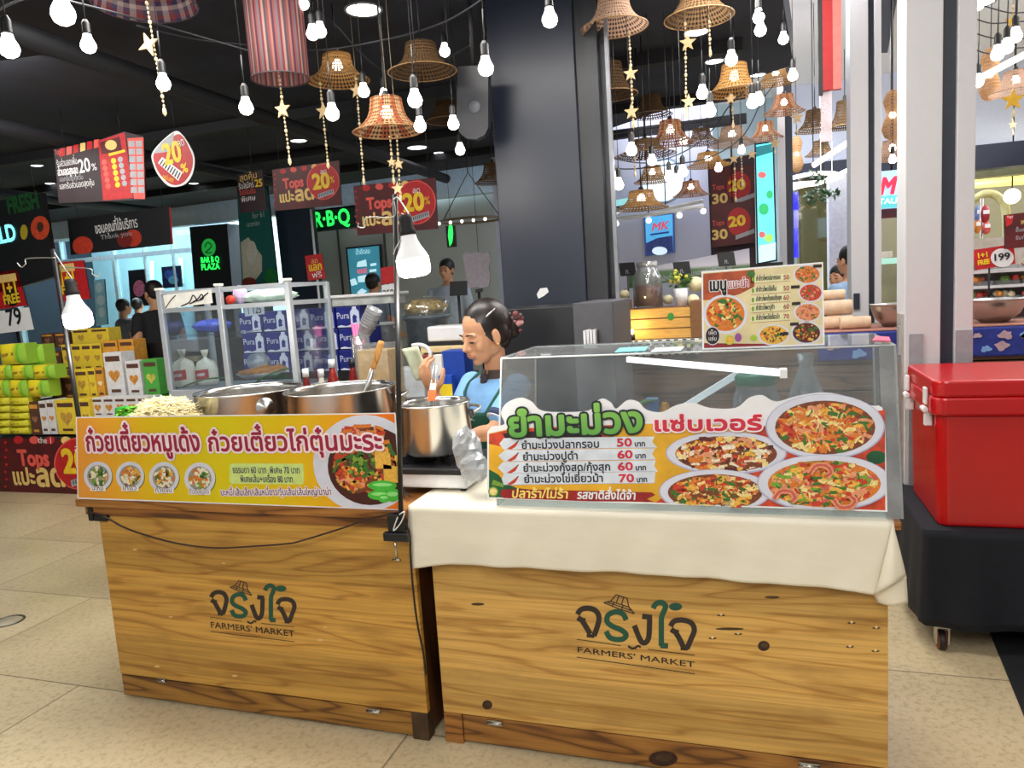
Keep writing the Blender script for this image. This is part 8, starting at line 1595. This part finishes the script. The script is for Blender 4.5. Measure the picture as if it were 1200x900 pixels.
# string light bulbs
bp = thing('light_bulb', 'x', 'light bulb', (0, 0, 0), 'bulbs of the string lights')
MB().lathe([(0, .085), (.008, .085), (.016, .07), (.016, .035), (.018, .03), (0, .03)], (0, 0, 0), 12).build('socket', blackp, bp, local=True)
MB().lathe([(0, .03), (.015, .028), (.018, .014), (.028, -.006), (.030, -.018), (.024, -.034), (.012, -.042), (0, -.044)], (0, 0, 0), 18).build('bulb', glowb, bp, local=True)
MB().tube([V((0, 0, .08)), V((.002, 0, .2))], .0028, 0, 6).build('drop_cord', blackp, bp, local=True)
BUL = [(10, 51, 23, 'big bright bulb at the left frame edge'), (73, 9, 28, 'bright bulb cut by the top frame edge, right of the big left one'), (103, 49, 18, 'bulb left of the round plaid lampshade'), (191, 94, 17, 'bulb hanging in front of the bead string under the plaid lampshade'), (288, 122, 17, 'bulb left of the striped cloth lamp'), (366, 36, 15, 'left one of two touching bulbs right of the striped lamp'), (375, 33, 15, 'right one of two touching bulbs right of the striped lamp'), (389, 129, 17, 'bulb with large socket under the striped lamp at its right'), (426, 104, 14, 'bulb beside the star ornament above the red woven lamp'), (450, 110, 13, 'bulb touching the top of the red lit woven lamp'), (486, 113, 18, 'bulb hanging under the dull woven lampshade'), (492, 144, 15, 'bulb at the right brim of the red lit woven lamp'), (521, 57, 13, 'bulb in front of the dull woven lampshade at its right'), (531, 142, 14, 'bulb left of the dark speaker'), (539, 173, 12, 'bulb under the dark speaker, lowest of its group'), (569, 75, 19, 'bulb hanging against the left edge of the black pillar'), (644, 18, 19, 'bulb hanging in front of the black pillar'), (355, 1, 14, 'bulb cut by the top frame edge beside the striped lamp'),
 (889, 17, 14, 'upper one of two bulbs right of the dark cut off lampshade'), (891, 32, 14, 'lower one of two bulbs right of the dark cut off lampshade'), (918, 43, 12, 'bulb at the white edge of the black ceiling'), (857, 66, 15, 'bulb right above the largest lit woven lampshade'), (823, 106, 14, 'bulb left of the largest lit woven lampshade'), (832, 127, 14, 'bulb below left of the largest lit woven lampshade'), (882, 117, 14, 'left one of two bulbs right below the largest lit woven lampshade'), (889, 114, 13, 'right one of two bulbs right below the largest lit woven lampshade'), (929, 86, 12, 'bulb right of the lit lampshade at the ceiling edge'), (801, 164, 9, 'small bulb on the brim of the striped lit woven lampshade'), (740, 173, 13, 'bulb beside the black pillar under the dim lampshades'), (764, 186, 11, 'bulb on the cable left of the centre of the cluster'), (800, 199, 12, 'bulb right of the lamp that hides the round sign'), (842, 195, 9, 'small bulb at the brim above the red brown banners'), (725, 214, 12, 'lower one of two bulbs at the pillar edge in the cluster'), (719, 206, 10, 'upper one of two bulbs at the pillar edge in the cluster'), (869, 174, 9, 'small bulb under the pale woven lampshade'), (784, 205, 11, 'left one of the bulbs in front of the round glowing sign'), (793, 209, 11, 'right one of the bulbs in front of the round glowing sign'), (1146, 2, 14, 'bulb at the top right beside the thick white column'), (1190, 39, 15, 'topmost bulb of the slanting row at the right edge'), (1180, 52, 15, 'second bulb of the slanting row at the right edge'), (1169, 60, 15, 'third bulb of the slanting row at the right edge'), (1146, 93, 13, 'bulb at the white column below the slanting row'), (1046, 185, 9, 'bulb under the woven lamp between the white columns')]
BP = []
for k, (px, py, w, lb) in enumerate(BUL):
    d = .062*FPX/w; loc = atD(px, py, d); lb = lb+' on a black cord' if len(lb.split()) < 13 else lb
    if k == 0: bp.location = loc; bp['label'] = lb; ORI[bp] = V(loc)
    else: dup(bp, loc, lb)
    BP.append(loc)
for k in range(len(BP)):
    p = BP[k]; o = MB().tube([p+V((.002, 0, .195)), V((p.x, p.y, CEIL if p.y < 8 and p.x < .2 else 4.35))], .002, 0, 5).build('ceiling_cord', blackp); r = [q for q in COL.objects if q.get('category') == 'light bulb'][k]; o.parent = r; o.matrix_parent_inverse = Matrix.Translation(r.location).inverted()
for k in (0, 4, 7, 15, 16, 21, 28): point('bulb_light', BP[k]-V((0, 0, .09)), 3.5)
point('lamp_light', atY(486, 352, 2.15), 7.0, (1, .95, .86), .05); point('lamp_light', atY(97, 405, 2.2), 6.0, (1, .95, .86), .05)
# festoon cables
def cable(label, pts, r=.0045, m=None):
    tag(MB().tube(spl([atD(x, y, d) for x, y, d in pts]), r, 0, 6).build('festoon_cable', m or M('cable_grey', (50, 52, 60), .5)), label, 'cable')
def drop(i, dz=.2): x, y, w = BUL[i][:3]; return None
cable('grey festoon cable slanting from the pillar top across the dull lampshade', [(575, -12, 3.3), (558, 4, 3.4), (520, 26, 3.7), (475, 41, 4.0), (430, 51, 4.2), (380, 58, 4.2), (335, 58, 4.2), (285, 52, 4.1), (230, 46, 4.0), (160, 30, 3.7)])
cable('grey festoon cable dropping past the two touching bulbs to the red lamp', [(380, 18, 4.2), (398, 34, 4.2), (418, 57, 4.3), (440, 77, 4.5), (458, 84, 4.6), (485, 82, 4.6), (520, 70, 4.6), (556, 50, 4.4)])
cable('black festoon cable at the top left above the bulbs', [(-20, 22, 2.6), (40, -4, 2.7), (100, 6, 3.2), (190, 30, 3.7), (280, 56, 3.9), (300, 62, 3.9)])
cable('black festoon cable sweeping through the lamp cluster from the pillar', [(702, 176, 5.0), (730, 188, 5.0), (765, 190, 5.1), (805, 176, 5.2), (835, 152, 5.2), (855, 124, 5.0), (880, 100, 5.0)])
cable('black festoon cable crossing low in the lamp cluster', [(702, 196, 5.4), (740, 198, 5.4), (790, 192, 5.4), (830, 185, 5.5), (870, 160, 5.6), (893, 118, 5.6), (908, 98, 5.6)])
cable('thin black festoon cable along the pale band right of the pillar', [(700, 160, 6.5), (760, 151, 6.5), (820, 143, 6.5), (840, 140, 6.5)])
for k, (y0, y1) in enumerate(((4, 15), (22, 26), (39, 46), (58, 57))): cable(('first', 'second', 'third', 'lowest')[k]+' black festoon cable from the top right of the thick white column', [(1135, y0-3, 4.6), (1160, y0+5, 4.6), (1185, y1, 4.6), (1215, y1-2, 4.6)], .004)
# bead strings with carved ornaments
shell = M('bead_ivory', (216, 196, 156), .5, var=.1); woodo = M('ornament_wood', (214, 186, 140), .6, var=.15); goldo = M('ornament_gold', (206, 160, 40), .4, var=.1)
def ornament(mb, c, r, kind, m=0):
    n = {'star': 5, 'fly': 4}[kind]; pts = []
    for i in range(2*n):
        a = math.pi*i/n+.3; q = r*(1 if i % 2 == 0 else (.42 if kind == 'star' else .35)); pts.append(V((c.x+q*math.cos(a)*(1 if kind == 'star' else 1.1), c.y-.004, c.z+q*math.sin(a))))
    mb.prism(pts, (0, .008, 0), m)
def beads(label, x0, y0, x1, y1, d, orn=(), mat=None, group=None):
    a, b = atD(x0, y0, d), atD(x1, y1, d); b = V((a.x+(b.x-a.x)*.3, a.y+(b.y-a.y)*.3, b.z)) if False else b
    t = thing('bead_string', label, 'ornament', b, group); MB().tube([V((a.x, a.y, CEIL if a.y < 8 and a.x < .2 else 4.35)), a, b], .0014, 0, 5).build('thread', M('thread', (160, 146, 120), .7), t); mb = MB(); n = max(6, int((a-b).length/.022))
    for i in range(n+1): p = a+(b-a)*(i/n); r = .0055 if i % 4 else .0085; mb.ball(p, (r, r, r*1.3), 0, 8, 6)
    p = b; mb.lathe([(0, 0), (.010, .015), (.008, .035), (0, .05)], b-V((0, 0, .05)), 8); mb.build('beads', shell, t)
    for px, py, r, kind in orn: mb = MB(); ornament(mb, atD(px, py, d-.02), r*d/FPX, kind); mb.build('butterfly' if kind == 'fly' else 'star', mat or woodo, t)
    return t
beads('bead string with a carved butterfly under the plaid lampshade', 172, 4, 192, 124, 3.5, ((174, 52, 14, 'fly'),)); beads('bead string with a carved star under the striped cloth lamp', 325, 74, 339, 183, 3.9, ((331, 128, 11, 'star'),)); beads('bead string with a star beside the bulb under the striped lamp', 375, 98, 384, 188, 4.3, ((379, 130, 10, 'star'),)); beads('bead string with a carved star left of the red lit lamp', 417, 92, 426, 207, 4.3, ((418, 106, 9, 'star'),)); beads('left one of two bead strings under the red lit woven lamp', 457, 160, 461, 206, 4.0, ((459, 190, 6, 'star'),)); beads('right one of two bead strings under the red lit woven lamp', 465, 160, 469, 226, 4.0, ((467, 192, 7, 'star'), (466, 221, 8, 'star'))); 
beads('bead string with two carved stars under the pinkish lampshade', 737, 38, 742, 140, 4.1, ((739, 86, 9, 'star'), (740, 131, 9, 'star'))); beads('bead string with two carved stars under the dark cut off lampshade', 803, 28, 804, 128, 4.0, ((806, 50, 10, 'star'), (807, 119, 9, 'star'))); beads('short bead string right under the dark cut off lampshade', 831, 26, 832, 56, 4.0); beads('bead string under the largest lit woven lampshade', 858, 112, 859, 142, 5.0, ((856, 116, 7, 'star'),)); beads('bead string under the pale woven lampshade in the cluster', 868, 170, 870, 212, 5.8, ((881, 181, 6, 'star'), (860, 186, 6, 'star'))); beads('bead string under the lamp above the red brown banners', 861, 198, 862, 230, 6.0); beads('bead string with a star under the small lit lampshade', 906, 160, 908, 175, 7.0, ((908, 168, 7, 'star'),)); beads('bead string with a star under the lit lamp next to the ceiling edge', 931, 130, 934, 150, 6.6, ((934, 138, 8, 'star'),)); beads('bead string beside the pillar under the dim lampshades', 744, 184, 744, 200, 5.2)
beads('string with a gold star ornament high at the right edge', 1187, 8, 1188, 38, 4.4, ((1187, 25, 9, 'star'),), goldo); beads('string with a gold leaf ornament lower at the right edge', 1186, 96, 1188, 128, 4.6, ((1187, 117, 13, 'star'),), goldo); beads('small carved ornament on a thread over the right shop band', 1186, 140, 1187, 152, 6.5, ((1187, 146, 5, 'star'),))
# dark speaker
t = thing('ceiling_speaker', 'dark rounded speaker panel hanging left of the black pillar', 'speaker', atD(553, 165, 4.1)); d = 4.1; q = [(536, 78), (572, 76), (572, 150), (568, 158), (558, 163), (546, 162), (538, 155), (535, 140)]
mb = MB(); pf = atD(553, 120, d); pl = PY(pf.y); mb.prism([pl.at(*p) for p in q], (0, .05, 0)); mb.build('body', M('speaker_black', (26, 28, 36), .35, var=.2), t, bevel=.006); mb = MB(); mb.lathe([(0, .004), (.03, .004), (.034, 0)], pl.at(556, 125), 16, ex=(1, 0, 0), ey=(0, 0, 1), ez=(0, -1, 0)); mb.build('badge', M('badge_grey', (80, 84, 92), .4), t); a = pl.at(553, 78); MB().tube([a+V((0, .025, 0)), V((a.x, a.y+.025, CEIL))], .012, 0, 8).build('rod', blackp, t)
# recessed ceiling lights
for k, (px, py, r, lb) in enumerate(((426, 12, .10, 'large oval ceiling light between the striped lamp and the dull lampshade'), (489, 173, .11, 'ceiling light right above the right promotion board'), (350, 165, .08, 'ceiling light right of the bead string under the striped lamp'), (514, 179, .06, 'small ceiling light left of the pillar'), (411, 197, .05, 'small ceiling light above the left promotion board'), (80, 66, .055, 'small ceiling light under the cut off bulb at the left'), (43, 194, .06, 'small ceiling light left of the prize board'), (59, 215, .06, 'lower small ceiling light left of the prize board'), (227, 215, .06, 'small ceiling light right of the round tag'), (816, 38, .08, 'ceiling light beside the carved star under the cut off lampshade'), (837, 72, .07, 'ceiling light left of the largest lit woven lampshade'), (888, 88, .06, 'ceiling light behind the largest lit woven lampshade'))):
    p = atZ(px, py, CEIL-.004); t = thing('downlight', lb, 'ceiling light', p); MB().lathe([(0, 0), (r, 0)], p, 24).build('diffuser', glowd, t); MB().lathe([(r, .0), (r*1.12, -.006), (r*1.16, .004)], p, 24).build('rim', M('rim_grey', (120, 124, 130), .4), t)
for k, (px, py, lb) in enumerate(((1150, 4, 'bright round light in the white ceiling at the top right'), (930, 110, 'small light in the pale ceiling right of the lit lampshades'), (1128, 131, 'small light in the white ceiling beside the thick column'))):
    p = atZ(px, py, 4.345); t = thing('downlight', lb, 'ceiling light', p); MB().lathe([(0, 0), (.12, 0)], p, 24).build('diffuser', glowd, t); MB().lathe([(.12, 0), (.14, -.006), (.145, .004)], p, 24).build('rim', M('rim_grey'), t)
p0, p1 = atD(1138, 97, 5.2), atD(1212, 58, 5.2); t = thing('linear_light', 'glowing white linear light slanting at the top right', 'lamp', p0); MB().tube([p0, p1], .022, 0, 8).build('tube', M('line_glow'), t); MB().tube([p1, V((p1.x, p1.y, 4.35))], .005, 0, 6).build('hanging_wire', blackp, t); MB().tube([p0, V((p0.x, p0.y, 4.35))], .005, 0, 6).build('hanging_wire', blackp, t)
p0, p1 = atD(953, 194, 7.2), atD(1000, 163, 7.2); t = thing('linear_light', 'glowing white linear light behind the slim white column', 'lamp', p0); MB().tube([p0, p1], .026, 0, 8).build('tube', M('line_glow'), t); MB().tube([p0, V((p0.x, p0.y, 4.35))], .005, 0, 6).build('hanging_wire', blackp, t)
